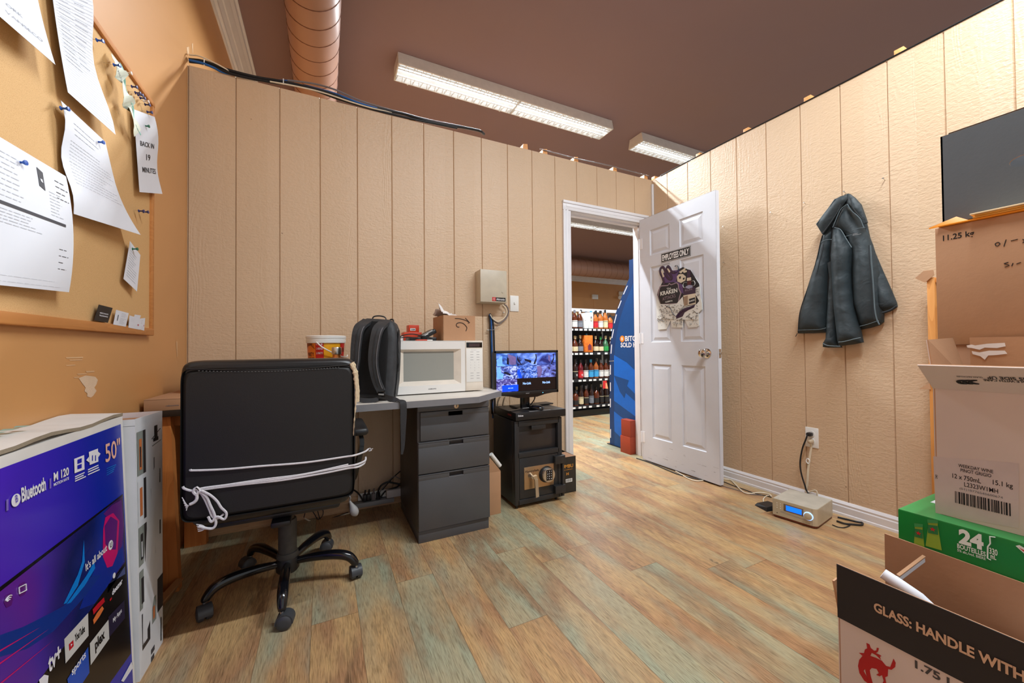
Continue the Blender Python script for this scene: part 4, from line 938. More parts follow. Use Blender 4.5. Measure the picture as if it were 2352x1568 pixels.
# black scanner, cable and orange-red packs on the microwave
mb = MB(); R_ = Matrix.Rotation(math.radians(-28), 3, 'Y')
mb.box((.43, 2.17, mz1+.0005), (.585, 2.30, mz1+.022), BLK, .008); mb.box((.49, 2.16, mz1+.024), (.585, 2.27, mz1+.052), BLK, .010, 3, R=R_); mb.box((.493, 2.155, mz1+.040), (.560, 2.162, mz1+.048), GRYP, .001, R=R_)
mb.box((.508, 2.155, mz1+.033), (.531, 2.1605, mz1+.042), WHP, .001, R=R_)
part('card_reader', mb, None, label='black handheld device with a pale sticker lying on the microwave', cat='device')
mb = MB(); mb.tube(cr([V((.36, 2.15, mz1+.006)), V((.385, 2.15, mz1+.028)), V((.44, 2.16, mz1+.038)), V((.50, 2.15, mz1+.026)), V((.55, 2.14, mz1+.010)), V((.50, 2.135, mz1+.006)), V((.42, 2.14, mz1+.020)), V((.37, 2.14, mz1+.016))], 6), .003, CABK, 7)
part('coiled_cable', mb, None, label='looped black cable in front of the orange box on the microwave', cat='cable')
mb = MB(); RO = pm('orange_red_box', (214, 66, 30), .4)
mb.box((.425, 2.31, mz1+.0005), (.53, 2.40, mz1+.055), RO, .002); mb.box((.455, 2.315, mz1+.055), (.515, 2.395, mz1+.098), RO, .002); mb.box((.462, 2.3125, mz1+.064), (.493, 2.3145, mz1+.078), WHP); mb.ftext('GEM', (.465, 2.312, mz1+.067), (1, 0, 0), (0, 0, 1), INK, .008, .025, .02)
mb.box((.385, 2.32, mz1+.0005), (.424, 2.39, mz1+.03), WHP, .003)
part('orange_box', mb, None, label='small bright orange-red box with a white tag behind the black device', cat='box')
mb = MB(); mb.box((.452, 2.10, mz1+.0005), (.512, 2.135, mz1+.007), RO, .002); mb.box((.513, 2.11, mz1+.0005), (.545, 2.13, mz1+.006), WHP, .002); part('red_packet', mb, None, label='flat red packet at the front edge of the microwave top', cat='packet')
# ================================================================== backpack
bp_ = thing('backpack', 'black backpack standing on the desk with its shoulder straps towards us', 'backpack', (.21, 2.0, dz1))
g = NT('black_nylon'); tc = g.n('ShaderNodeTexCoord').outputs['Object']; n1 = g.n('ShaderNodeTexNoise', i_Vector=tc, i_Scale=26.0, i_Detail=2.0).outputs['Fac']; n2 = g.n('ShaderNodeTexNoise', i_Vector=tc, i_Scale=900.0).outputs['Fac']
b1_ = g.n('ShaderNodeBump', i_Height=g.math('ADD', n1, g.math('MULTIPLY', n2, .15)), i_Strength=.6, i_Distance=.006); g.l(b1_.outputs[0], g.b.inputs['Normal']); g.l(g.mix(n1, lin((38, 40, 43)), lin((60, 63, 68))), g.b.inputs['Base Color']); g.b.inputs['Roughness'].default_value = .55; NYL = g.m
MESH = pm('black_padded_mesh', (20, 20, 22), .95, bump=(700, 1)); WEB = pm('black_webbing', (44, 44, 47), .7, bump=(500, .6))
Mb = Matrix.Translation((.222, 2.015, dz1+.002)) @ Matrix.Rotation(math.radians(-24), 4, 'Z') @ Matrix.Rotation(math.radians(-3), 4, 'X') @ Matrix.Rotation(math.radians(4), 4, 'Y') @ Matrix.Diagonal((.80, .84, .99, 1))
def loop(w, d, z, cy, e=.38, m=36): return [V((math.copysign(abs(cos(a))**e, cos(a))*w/2, cy+math.copysign(abs(sin(a))**e, sin(a))*d/2, z)) for a in [2*pi*i/m for i in range(m)]]
def loft(mb, loops, mat):
    m = len(loops[0]); vv = [p for l in loops for p in l]; ff = [(j*m+i, j*m+(i+1) % m, (j+1)*m+(i+1) % m, (j+1)*m+i) for j in range(len(loops)-1) for i in range(m)]
    ff += [tuple(reversed(range(m))), tuple((len(loops)-1)*m+i for i in range(m))]; mb.add(vv, ff, mat, True)
mb = MB(); mb.M = Mb
loft(mb, [loop(w, d, z, cy) for w, d, z, cy in ((.22, .13, .004, .0), (.265, .17, .02, 0), (.275, .175, .10, 0), (.268, .17, .20, .0), (.255, .155, .30, .0), (.235, .14, .355, -.005), (.205, .11, .385, -.01), (.15, .06, .400, -.012))], NYL)
part('main_compartment', mb, bp_)
mb = MB(); mb.M = Mb; loft(mb, [loop(w, .03, z, -.084+k) for w, z, k in ((.16, .03, 0), (.185, .05, -.002), (.18, .18, -.002), (.165, .30, .006), (.14, .365, .018), (.12, .385, .028))], MESH)
mb.tube([Mb.inverted() @ (Mb @ V((.132*sx, -.04, z))) for sx in (1,) for z in (.03, .15, .28, .35)], .003, BLK, 6)
part('back_panel', mb, bp_)
for sx, sp in ((-1, ((-.055, .385), (-.075, .34), (-.080, .26), (-.078, .18), (-.09, .09), (-.105, .035))), (1, ((.05, .385), (.035, .34), (.025, .26), (.028, .18), (.052, .10), (.085, .045)))):
    mb = MB(); mb.M = Mb; P_ = cr([V((x, (-.060 if z > .37 else -.125-.02*sin((z-.04)*9)), z)) for x, z in sp], 6)
    n_ = len(P_); mb.ribbon(P_, [.062-.022*(i/n_)**1.5 for i in range(n_)], V((1, .05, 0)), .016, NYL)
    mb.ribbon([p+V((0, -.010, 0)) for p in P_[3:-3]], .004, V((1, .05, 0)), .002, WEB); mb.ribbon([p+V((.026-.010*i/n_, -.009, 0)) for i, p in enumerate(P_[2:-2])], .004, V((1, .05, 0)), .003, GINK)
    st = part('shoulder_strap', mb, bp_)
    if sx > 0:
        mb = MB(); mb.M = Mb; e = P_[-1]; mb.box(e+V((-.022, -.010, -.022)), e+V((.022, .006, .006)), BLKG, .004); mb.box(e+V((-.016, -.013, -.014)), e+V((.016, -.009, -.006)), GRYP, .002); part('buckle', mb, st)
Mi = Mb.inverted()
mb = MB(); P_ = cr([Mb @ V((.088, -.13, .03)), V((.29, 1.875, dz1+.012)), V((.325, 1.85, dz1+.006)), V((.333, 1.838, dz1-.004)), V((.334, 1.836, dz1-.04)), V((.332, 1.836, dz1-.12)), V((.330, 1.836, dz1-.20)), V((.325, 1.835, dz1-.24))], 5)
mb.ribbon(P_, [.030]*(len(P_)-14)+[.030-.0016*i for i in range(14)], [V((.9, -.4, 0))]*8+[V((.95, .1, 0))]*(len(P_)-8), .0022, WEB); part('hanging_webbing', mb, bp_)
mb = MB(); mb.M = Mb; mb.ribbon(cr([V((-.08, -.135, .02)), V((-.03, -.15, .006)), V((.03, -.14, .004)), V((.07, -.13, .012))], 5), .022, V((0, .3, .9)), .002, WEB); part('lower_webbing', mb, bp_)
mb = MB(); mb.M = Mb; mb.tube(cr([V((-.045, -.02, .392)), V((-.035, -.02, .412)), V((.0, -.02, .418)), V((.035, -.02, .412)), V((.045, -.02, .392))], 5), .006, NYL, 8, flat=.6); mb.tube(cr([V((.05, .02, .385)), V((.055, .02, .405)), V((.075, .02, .405)), V((.08, .02, .375))], 5), .004, BLK, 7); part('carry_handle', mb, bp_)
mb = MB(); mb.M = Mb; mb.tube(cr([V((.137, -.03, .02)), V((.14, -.03, .15)), V((.13, -.03, .3)), V((.10, -.02, .37)), V((0, -.01, .396)), V((-.1, -.02, .37))], 6), .0035, BLKG, 6)
mb.tube(cr([V((.137, -.032, .235)), V((.147, -.045, .21)), V((.149, -.045, .17)), V((.152, -.045, .15)), V((.145, -.045, .15)), V((.147, -.045, .185))], 4), .0018, BLK, 6); part('zip', mb, bp_)
# ================================================================== bucket and bottle behind the chair
bk = thing('party_bucket', 'yellow and red party bucket with a white lid on the desk behind the chair', 'bucket', (.012, 2.23, dz1))
cx, cy = .012, 2.25
YEL = pm('yellow_bucket_print', (242, 172, 30), .35); YO = pm('orange_bucket_print', (232, 126, 34), .4); RED = pm('red_bucket_print', (196, 30, 28), .4); BRN = pm('brown_bucket_print', (96, 40, 18), .5)
HB = .038
def rb(z): return .072+(z-dz1)*.062
mb = MB(); mb.lathe([(0, dz1+.001), (.072, dz1+.001), (rb(dz1+.27), dz1+.27+HB)], (cx, cy, 0), YEL, 40)
def bpt(a, z, d=.0008): z += HB*(z > dz1+.02); r = rb(z)+d; a = math.radians(a); return V((cx+r*cos(a), cy+r*sin(a), z))
def patch(a0, a1, z0, z1, mat, d=.0008, n=6): 
    for i in range(n): q0, q1 = a0+(a1-a0)*i/n, a0+(a1-a0)*(i+1)/n; mb.add([bpt(q0, z0, d), bpt(q1, z0, d), bpt(q1, z1, d), bpt(q0, z1, d)], [(0, 1, 2, 3)], mat, True)
patch(178, 236, dz1+.01, dz1+.262, YO, n=10); patch(236, 262, dz1+.01, dz1+.262, RED, .001); patch(318, 345, dz1+.01, dz1+.262, RED, .001)
def btxt(s, a0, a1, z, h, mat, arch=0, bold=.02): mb.text(s, lambda x, y: bpt(a0+(a1-a0)*x, z+h*y+arch*sin(pi*x), .0016), mat, bold)
btxt('FIREBALL', 192, 233, dz1+.215, .018, BRN, .018); btxt('PARTY', 198, 230, dz1+.178, .020, BRN); btxt('BUCKET', 198, 230, dz1+.152, .020, BRN)
for i, s in enumerate(('1. ICE', '2. ADD ICE', '3. PARTY!')): btxt(s, 239, 259, dz1+.235-i*.023, .010, WHT)
for i, s in enumerate(('SHOTS', 'IN THIS', 'BUCKET')): btxt(s, 241, 257, dz1+.16-i*.013, .007, WHT)
for k in range(14): a = 196+k*2.6; patch(a, a+1.4, dz1+.10+random.uniform(0, .02), dz1+.12+random.uniform(0, .025), RED, .0012, 1)
btxt('FIREBALL', 318, 345, dz1+.2, .02, BRN)
part('bucket_body', mb, bk)
mb = MB(); dz1 += HB; mb.lathe([(rb(.96)+.002, dz1+.243), (rb(.97)+.009, dz1+.246), (rb(.97)+.010, dz1+.262), (rb(.97)+.007, dz1+.266), (rb(.98)+.010, dz1+.268), (rb(.98)+.011, dz1+.28), (rb(.98)+.006, dz1+.284), (rb(.98)-.01, dz1+.282), (0, dz1+.277)], (cx, cy, 0), WHP, 44); part('lid', mb, bk, label='white snap-on lid')
mb = MB(); R1 = rb(.97)+.012; mb.tube(cr([V((cx-.045, cy-R1+.008, dz1+.25)), V((cx-.02, cy-R1-.006, dz1+.225)), V((cx+.02, cy-R1-.008, dz1+.20)), V((cx+.07, cy-R1+.02, dz1+.175)), V((cx+R1, cy-.02, dz1+.172)), V((cx+R1+.006, cy+.02, dz1+.18))], 6), .0035, WHP, 8); part('bucket_handle', mb, bk); dz1 -= HB
bt = thing('steel_bottle', 'copper coloured drink bottle with a steel cap in front of the bucket', 'bottle', (.065, 2.09, dz1))
COP = pm('copper_bottle', (196, 118, 56), .25, .6); mb = MB(); c = (.057, 2.075, 0)
mb.lathe([(0, dz1+.0005), (.033, dz1+.001), (.034, dz1+.01), (.034, dz1+.165), (.030, dz1+.190), (.019, dz1+.212), (.017, dz1+.230), (0, dz1+.23)], c, COP, 28); part('bottle_body', mb, bt)
mb = MB(); mb.lathe([(0, dz1+.226), (.021, dz1+.226), (.022, dz1+.230), (.022, dz1+.257), (.020, dz1+.261), (0, dz1+.261)], c, STEEL, 28); part('bottle_cap', mb, bt, label='brushed steel cap')
# ================================================================== safe
sx0, sx1, sy0, sy1, sz0, sz1 = 1.018, 1.352, 2.05, 2.37, .022, .522
SF = pm('black_safe_enamel', (46, 47, 49), .34, .1, bump=(260, .12)); SFI = pm('safe_recess_enamel', (50, 46, 46), .28)
sf = thing('safe', 'black deposit safe with keypad and lever handle, between the pedestal and the doorway', 'safe', ((sx0+sx1)/2, 2.22, 0))
mb = MB(); f = .006
mb.box((sx0, sy0+.04, sz0), (sx1, sy1, sz1), SF, .004)
mb.box((sx0, sy0, sz0), (sx0+.030, sy0+.042, sz1), SF, .003); mb.box((sx1-.030, sy0, sz0), (sx1, sy0+.042, sz1), SF, .003)
mb.box((sx0+.02, sy0, sz1-.035), (sx1-.02, sy0+.042, sz1), SF, .003); mb.box((sx0+.02, sy0, .300), (sx1-.02, sy0+.042, .332), SF, .003); mb.box((sx0+.02, sy0, sz0), (sx1-.02, sy0+.042, .052), SF, .003)
part('safe_body', mb, sf)
mb = MB(); mb.box((sx0+.031, sy0+.026, .333), (sx1-.031, sy0+.041, .486), SFI, .002); hp = part('deposit_hopper', mb, sf)
mb = MB(); mb.box((1.135, sy0+.002, .460), (1.235, sy0+.006, .486), SF, .001); mb.box((1.135, sy0+.004, .482), (1.235, sy0+.027, .486), SF, .001); part('hopper_pull', mb, hp)
mb = MB(); mb.box((sx0+.033, sy0+.004, .054), (sx1-.030, sy0+.03, .298), SF, .002); sd = part('safe_door', mb, sf)
PLT = pm('brushed_gold_plate', (196, 166, 130), .32, .85, bump=(90, .2)); mb = MB()
a0, a1, z0, z1 = 1.080, 1.288, .107, .240
mb.box((a0, sy0, z0), (a1, sy0+.005, z1), PLT, .001); mb.ftext('SentrySafe', (a0+.016, sy0-.0006, .208), (1, 0, 0), (0, 0, 1), INK, .012, .085, .015)
mb.tube(cr([V((a0+.006, sy0-.0006, .212)), V((a0+.010, sy0-.0006, .220)), V((a0+.014, sy0-.0006, .216)), V((a0+.008, sy0-.0006, .212))], 4), .001, INK, 5)
part('lock_plate', mb, sd)
mb = MB(); kc = V((1.238, sy0, .180)); mb.lathe([(0, 0), (.050, 0), (.050, .004), (.047, .012), (.040, .018), (0, .018)], kc+V((-.006, 0, 0)), BLK, 36, (0, -1, 0)); mb.lathe([(.044, .014), (.044, .026), (.041, .030), (.036, .031), (0, .031)], kc, STEEL, 36, (0, -1, 0))
mb.box(kc+V((-.022, -.0325, -.030)), kc+V((.022, -.030, .034)), BLKG, .001)
for r in range(4):
    for c_ in range(3): mb.ftext('123456789*0#'[r*3+c_], kc+V((-.0165+c_*.013, -.0332, .021-r*.0145)), (1, 0, 0), (0, 0, 1), WHT, .0075, None, .02)
part('keypad', mb, sd)
mb = MB(); h = V((1.122, sy0, .188)); mb.lathe([(0, 0), (.017, 0), (.015, .01), (.010, .022), (.011, .034), (0, .034)], h, STEEL, 24, (0, -1, 0))
mb.hexa([h+V((.004, -.048, -.014)), h+V((.024, -.048, -.014)), h+V((.024, -.034, -.014)), h+V((.004, -.034, -.014))], [h+V((-.008, -.050, .008)), h+V((.018, -.050, .012)), h+V((.018, -.032, .012)), h+V((-.008, -.032, .008))], STEEL)
mb.hexa([h+V((.008, -.052, -.118)), h+V((.030, -.052, -.115)), h+V((.030, -.044, -.115)), h+V((.008, -.044, -.118))], [h+V((.004, -.050, -.012)), h+V((.024, -.050, -.012)), h+V((.024, -.038, -.012)), h+V((.004, -.038, -.012))], STEEL)
part('lever_handle', mb, sd, label='brushed steel lever handle')
for zc in (.262, .078): mb = MB(); mb.box((1.286, sy0-.024, zc-.025), (1.345, sy0+.006, zc+.024), SF, .002); mb.box((1.335, sy0-.022, zc-.025), (1.362, sy0+.02, zc+.024), SF, .003); part('hinge', mb, sf)
mb = MB(); mb.cyl((1.352, sy0-.006, .03), (1.352, sy0-.006, .285), .008, SF, seg=12); part('hinge_pin', mb, sf)
for x, y in ((sx0+.02, sy0+.02), (sx1-.03, sy0+.03), (sx0+.02, sy1-.03), (sx1-.03, sy1-.03)): mb = MB(); mb.cyl((x, y, 0), (x, y, sz0+.002), .008, BLK, seg=10); part('foot', mb, sf)
# recorder, mouse, remote and monitor on the safe
dv = thing('video_recorder', 'flat black video recorder on top of the safe, overhanging its front', 'recorder', (1.19, 2.2, sz1)); mb = MB()
dx0, dx1, dy0, dy1, ez0, ez1 = 1.019, 1.372, 2.035, 2.345, sz1+.006, sz1+.052
mb.box((dx0, dy0, ez0), (dx1, dy1, ez1), BLK, .003); part('recorder_case', mb, dv)
mb = MB(); mb.ftext('Dahua', (dx0+.016, dy0-.0008, ez0+.024), (1, 0, 0), (0, 0, 1), WHT, .010, .034, .03); mb.box((dx0+.10, dy0+.010, ez1), (dx0+.25, dy0+.024, ez1+.0006), GRYP)
part('markings', mb, dv); mb = MB(); mb.box((dx0-.0006, dy0+.06, ez0+.02), (dx0, dy0+.11, ez0+.03), pm('dim_red_window', (90, 16, 16), .3, emit=.2)); part('status_window', mb, dv)
for x in (dx0+.03, dx1-.03):
    for y in (dy0+.03, dy1-.03): mb = MB(); mb.cyl((x, y, sz1+.0002), (x, y, ez0+.001), .008, BLK, seg=10); part('foot', mb, dv)
mb = MB(); mc = V((1.188, 2.085, ez1)); g_ = []
mb.M = Matrix.Translation(mc) @ Matrix.Rotation(.6, 4, 'Z')
loft(mb, [[V((p.x, p.y*k2, z)) for p in loop(w, w*1.65, z, 0, .8, 24) for k2 in (1,)] for w, z in ((.054, .001), (.060, .006), (.058, .014), (.050, .022), (.036, .029), (.016, .032))], BLKG)
mb.tube([V((-.012, .02, .0285)), V((.012, .02, .0285))], .004, BLK, 8); ms = part('computer_mouse', mb, None, label='small black mouse on top of the video recorder', cat='mouse')
mb = MB(); mb.box((1.10, 2.215, ez1+.0005), (1.40, 2.30, ez1+.010), BLK, .003, R=Matrix.Rotation(.08, 3, 'Z')); part('keyboard', mb, None, label='thin black slab keyboard lying behind the monitor foot', cat='keyboard')
mo = thing('monitor', 'black monitor showing a grid of blue camera pictures, above the safe', 'monitor', (1.14, 2.13, ez1))
qx0, qx1, qz0, qz1, qy = .912, 1.366, .672, .944, 2.105
mb = MB(); mb.box((qx0+.004, qy+.010, qz0+.004), (qx1-.004, qy+.045, qz1-.004), BLK, .008)
bz = .016
for a, b in (((qx0, qy, qz0), (qx0+bz, qy+.014, qz1)), ((qx1-bz, qy, qz0), (qx1, qy+.014, qz1)), ((qx0, qy, qz1-bz), (qx1, qy+.014, qz1)), ((qx0, qy, qz0), (qx1, qy+.014, qz0+bz+.004))): mb.box(a, b, BLK, .003)
mb.prism([V((qx0+.03, qy+.001, qz0+.002)), V((qx0+.10, qy+.001, qz0-.006)), V((qx0+.16, qy+.001, qz0-.020)), V((qx1-.16, qy+.001, qz0-.020)), V((qx1-.10, qy+.001, qz0-.006)), V((qx1-.03, qy+.001, qz0+.002))][::-1], (0, .012, 0), BLKG)
mb.ftext('acer', (1.126, qy-.0006, qz0+.004), (1, 0, 0), (0, 0, 1), GRYP, .007, .026, .03)
LED = pm('blue_power_light', (80, 180, 255), .3, emit=3.0); mb.box((1.246, qy-.001, qz0+.002), (1.250, qy+.001, qz0+.006), LED)
part('monitor_case', mb, mo)
def cam_mat(k, a, b, c, sc_):
    g = NT('camera_picture_%s' % 'abcdefgh'[k]); v = g.n('ShaderNodeVectorMath', operation='MULTIPLY', i_0=g.n('ShaderNodeNewGeometry').outputs['Position']); v.inputs[1].default_value = (1, 1, 1.6)
    n_ = g.n('ShaderNodeTexNoise', i_Vector=v.outputs[0], i_Scale=sc_, i_Detail=5.0, i_Distortion=1.2, noise_dimensions='4D', i_W=float(k*3.3)).outputs['Fac']
    c_ = g.ramp(n_, [(.36, lin(a)), (.5, lin(b)), (.63, lin(c))]); g.l(c_, g.b.inputs['Emission Color']); g.b.inputs['Emission Strength'].default_value = 1.15; g.b.inputs['Base Color'].default_value = (0.01, .01, .01, 1); g.b.inputs['Roughness'].default_value = .3; return g.m
mb = MB(); SX0, SX1, SZ0, SZ1 = qx0+bz, qx1-bz, qz0+bz+.006, qz1-bz; tw, th = (SX1-SX0)/3, (SZ1-SZ0)/3
tiles = [((16, 20, 70), (60, 110, 210), (150, 190, 250), 10), ((10, 20, 80), (90, 130, 230), (150, 180, 250), 14), ((20, 30, 110), (90, 120, 225), (140, 175, 250), 12), ((10, 10, 40), (80, 100, 200), (200, 215, 255), 38), ((20, 24, 90), (60, 110, 220), (170, 190, 240), 42), ((30, 24, 70), (100, 110, 200), (150, 170, 240), 26), ((20, 20, 70), (90, 80, 170), (190, 200, 250), 34)]
def tile(i, j, m, d=0, a=(0, 1), b=(0, 1)):
    x0, z1_ = SX0+i*tw, SZ1-j*th; y_ = qy+.006-d
    mb.add([(x0+tw*a[0], y_, z1_-th*b[1]), (x0+tw*a[1], y_, z1_-th*b[1]), (x0+tw*a[1], y_, z1_-th*b[0]), (x0+tw*a[0], y_, z1_-th*b[0])], [(0, 1, 2, 3)], m)
for k, tt in enumerate(tiles): tile(k % 3, k//3, cam_mat(k, *tt))
NOL = pm('dark_screen', (20, 12, 16), .25, emit=.25); tile(1, 2, NOL); tile(2, 2, NOL)
EB = pm('screen_blue', (0, 60, 225), .3, emit=1.2); EL = pm('screen_text', (150, 190, 255), .3, emit=1.3); EK = pm('screen_shadow', (14, 16, 40), .3, emit=.6); EW = pm('screen_pale', (104, 160, 232), .3, emit=1.0, var=(40, .5)); EM_ = pm('screen_mauve', (104, 88, 140), .3, emit=.8, var=(40, .5))
tile(0, 2, EB, .0006, (.28, 1.05), (.48, .98)); mb.ftext('ADD CAM', (SX0+tw*.55, qy+.0046, SZ0+th*.24), (1, 0, 0), (0, 0, 1), EL, .006, .034, .02)
def tp(i, j, pts, m, d=.0006): x0, z1_ = SX0+i*tw, SZ1-j*th; mb.poly([V((x0+a*tw, qy+.006-d, z1_-b*th)) for a, b in pts][::-1], m)
tp(0, 0, [(.55, .05), (.95, .3), (.95, .9), (.66, .9), (.6, .5)], EM_); tp(0, 0, [(.02, .5), (.28, .2), (.3, .8), (.45, .98), (.05, .98)], EW); tp(0, 0, [(.52, .3), (.6, .4), (.62, .9), (.5, .85)], EK, .0008)
tp(1, 0, [(.0, .1), (.05, .4), (.24, .95), (.2, .95), (.0, .5)], EK); tp(1, 0, [(.92, .1), (.95, .4), (.82, .9), (.92, .9), (1, .4), (.98, .1)], EK); tp(1, 0, [(.36, .45), (.5, .5), (.72, .6), (.7, .82), (.6, .75), (.5, .65), (.4, .62)], EK)
tp(2, 0, [(.84, .1), (.88, .4), (.72, .95), (.78, .95), (.92, .5), (.9, .1)], EK); tp(2, 0, [(.6, .2), (.7, .25), (.68, .75), (.6, .6)], EM_)
tp(0, 1, [(.02, .05), (.2, .05), (.24, .5), (.36, .6), (.3, .98), (.03, .98)], EW); tp(0, 1, [(.4, .42), (.7, .62), (.66, .75), (.36, .55)], EK); tp(1, 1, [(.1, .2), (.0, .5), (.1, .98), (.25, .98)], EB)
tp(2, 1, [(.0, .1), (.2, .05), (.28, .4), (.2, .9), (.05, .95)], EM_)
for i in (1, 2): mb.ftext('No-Link', (SX0+tw*(i+.28), qy+.0046, SZ0+th*.50), (1, 0, 0), (0, 0, 1), EL, .014, .058, .02)
part('screen', mb, mo)
mb = MB(); mb.box((1.105, 2.125, ez1+.008), (1.165, 2.15, qz0+.02), BLKG, .005); st_ = part('stand_neck', mb, mo)
mb = MB(); o_ = V((1.135, 2.135, ez1+.0005))
for dx, dy in ((-.12, -.035), (.13, -.01), (-.05, .09), (.06, .09)):
    e = V((dx, dy, 0)); s_ = V((-dy, dx, 0)).normalized(); mb.hexa([o_-s_*.02, o_+s_*.02, o_+e+s_*.006, o_+e-s_*.006], [o_-s_*.018+V((0, 0, .014)), o_+s_*.018+V((0, 0, .014)), o_+e+s_*.006+V((0, 0, .004)), o_+e-s_*.006+V((0, 0, .004))], BLK)
mb.box(o_+V((-.03, -.026, .010)), o_+V((.03, -.018, .013)), GRYP, .001); part('stand_foot', mb, mo)
# boxes on either side of the safe
t = thing('small_kraft_carton', 'open kraft carton on the floor squeezed between the pedestal and the safe', 'box', (.89, 2.1, 0))
mb = MB(); mb.box((.812, 2.05, 0), (.925, 2.28, .245), KRAFT, .001); mb.hexa([(.812, 2.05, .245), (.925, 2.05, .245), (.925, 2.053, .245), (.812, 2.053, .245)], [(.812, 2.04, .345), (.855, 2.045, .335), (.855, 2.048, .335), (.812, 2.043, .345)], KRAFT); part('carton_body', mb, t)
mb = MB(); mb.cyl((.862, 2.045, .352), (.925, 2.06, .272), .012, WHP, seg=12); part('paper_roll', mb, None, label='short white tube sticking out of the kraft carton beside the pedestal', cat='tube')
t = thing('rum_carton', 'small black carton with gold BUMBU lettering on the floor right of the safe', 'box', (1.44, 2.2, 0)); DKC = pm('black_printed_carton', (44, 42, 38), .5, var=(8, .1)); GLD = pm('gold_print', (220, 150, 60), .4)
yb2 = 2.13; mb = MB(); mb.box((1.37, yb2, 0), (1.512, 2.42, .003), DKC)
for a, b in (((1.37, yb2, 0), (1.512, yb2+.003, .236)), ((1.37, 2.417, 0), (1.512, 2.42, .236)), ((1.37, yb2, 0), (1.373, 2.42, .236)), ((1.509, yb2, 0), (1.512, 2.42, .236))): mb.box(a, b, DKC)
mb.hexa([(1.373, yb2, .236), (1.509, yb2, .236), (1.509, yb2+.003, .236), (1.373, yb2+.003, .236)], [(1.373, yb2+.06, .252), (1.47, yb2+.06, .252), (1.47, yb2+.063, .252), (1.373, yb2+.063, .252)], KRAFTD)
part('carton_body', mb, t)
mb = MB(); mb.ftext('BUMBU', (1.385, yb2-.0008, .165), (1, 0, 0), (0, 0, 1), GLD, .022, .105, .02); mb.ftext('RUM COMPANY', (1.40, yb2-.0008, .150), (1, 0, 0), (0, 0, 1), GLD, .006, .085, .01); mb.ftext('H', (1.436, yb2-.0008, .118), (1, 0, 0), (0, 0, 1), GLD, .016, .018, .04)
mb.box((1.43, yb2-.0008, .070), (1.482, yb2-.0002, .092), WHP)
for k in range(11): mb.box((1.433+k*.0042, yb2-.0012, .074), (1.4345+k*.0042+(k % 3)*.0004, yb2-.0009, .089), INK)
part('front_print', mb, t)
# ================================================================== wall box, switch, cables
t = thing('power_supply_box', 'beige steel wall box with a red and black maker label above the monitor', 'wall box', (1.04, Y1, 1.27))
BEI = pm('beige_steel', (196, 186, 166), .4); mb = MB(); wx0_, wx1_, wz0_, wz1_ = .945, 1.137, 1.268, 1.490
mb.box((wx0_, Y1-.09, wz0_), (wx1_, Y1+.003, wz1_), BEI, .002); bb = part('box_case', mb, t)
mb = MB(); mb.box((wx0_-.002, Y1-.103, wz0_+.004), (wx1_+.002, Y1-.0905, wz1_+.002), BEI, .003); mb.box((1.028, Y1-.104, wz0_+.012), (1.128, Y1-.1028, wz0_+.038), BLK); mb.box((1.028, Y1-.1046, wz0_+.012), (1.054, Y1-.1036, wz0_+.038), RED)
mb.ftext('Altronix', (1.058, Y1-.1048, wz0_+.019), (1, 0, 0), (0, 0, 1), WHT, .013, .064, .02); mb.tube([V((1.041+.007*cos(q), Y1-.1048, wz0_+.025+.007*sin(q))) for q in [2*pi*k/8 for k in range(8)]], .0012, WHT, 5, closed=True)
mb.cyl((1.107, Y1-.106, 1.345), (1.107, Y1-.103, 1.345), .007, BEI, seg=16); part('box_door', mb, t)
t = thing('light_switch', 'white toggle light switch on the panelled wall between wall box and door', 'switch', (1.246, Y1, 1.22))
mb = MB(); mb.box((1.211, Y1-.006, 1.224), (1.281, Y1+.001, 1.340), WHP, .003); part('cover_plate', mb, t); mb = MB(); mb.box((1.241, Y1-.014, 1.277), (1.251, Y1-.005, 1.292), WHP, .002); part('toggle', mb, t)
def cab(name, lab, pts, r, mat, y=None, k=6, cat='cable', extra=None, group=None):
    mb = MB(); P_ = [p if isinstance(p, V) else W(p[0], p[1], 'y', p[2] if len(p) > 2 else y) for p in pts]; mb.tube(cr(P_, k), r, mat, 7)
    return part(name, mb, None, label=lab, cat=cat, group=group)
ye_ = Y1-.018
cab('cable', 'grey cable looping down from the beige wall box', ((1157, 697), (1165, 705), (1168, 718), (1160, 733), (1145, 742), (1133, 735), (1127, 724)), .005, CABG, ye_)
cab('cable', 'cream cable in the loop under the beige wall box', ((1150, 697), (1160, 706), (1164, 718), (1158, 730), (1144, 738), (1132, 732), (1126, 722)), .0038, CABW, ye_-.012)
cab('cable', 'blue cable running down the wall behind the monitor', ((1124, 722), (1128, 735), (1129, 760), (1130, 800), (1131, 850), (1132, 960)), .0052, CABB, ye_)
cab('cable', 'thick black cable running down the wall beside the blue one', ((1125, 720), (1131, 733), (1134, 760), (1135, 800), (1136, 850), (1137, 955)), .0062, CABK, ye_)
cab('cable', 'second black cable in the bundle going down behind the monitor', ((1123, 724), (1125, 740), (1126, 780), (1128, 830), (1129, 900), (1130, 950)), .0050, CABK, ye_-.002)
cab('zip_tie', 'thin loose tie hanging across the cable bundle by the monitor', ((1122, 757), (1134, 757), (1146, 746), (1152, 742)), .0016, GRYP, ye_-.012)
for u, v, lab in ((1157, 718, 'silver cable clip nail in the loop under the wall box'), (1121, 758, 'silver cable clip nail left of the cable bundle')):
    p = W(u, v, 'y', Y1-.02); mb = MB(); mb.lathe([(0, -.022), (.002, -.022), (.002, 0), (.006, 0), (.006, .005), (0, .006)], p, STEEL, 12, (0, -1, 0)); part('cable_clip', mb, None, label=lab, cat='clip', group='cable clips on the wall')
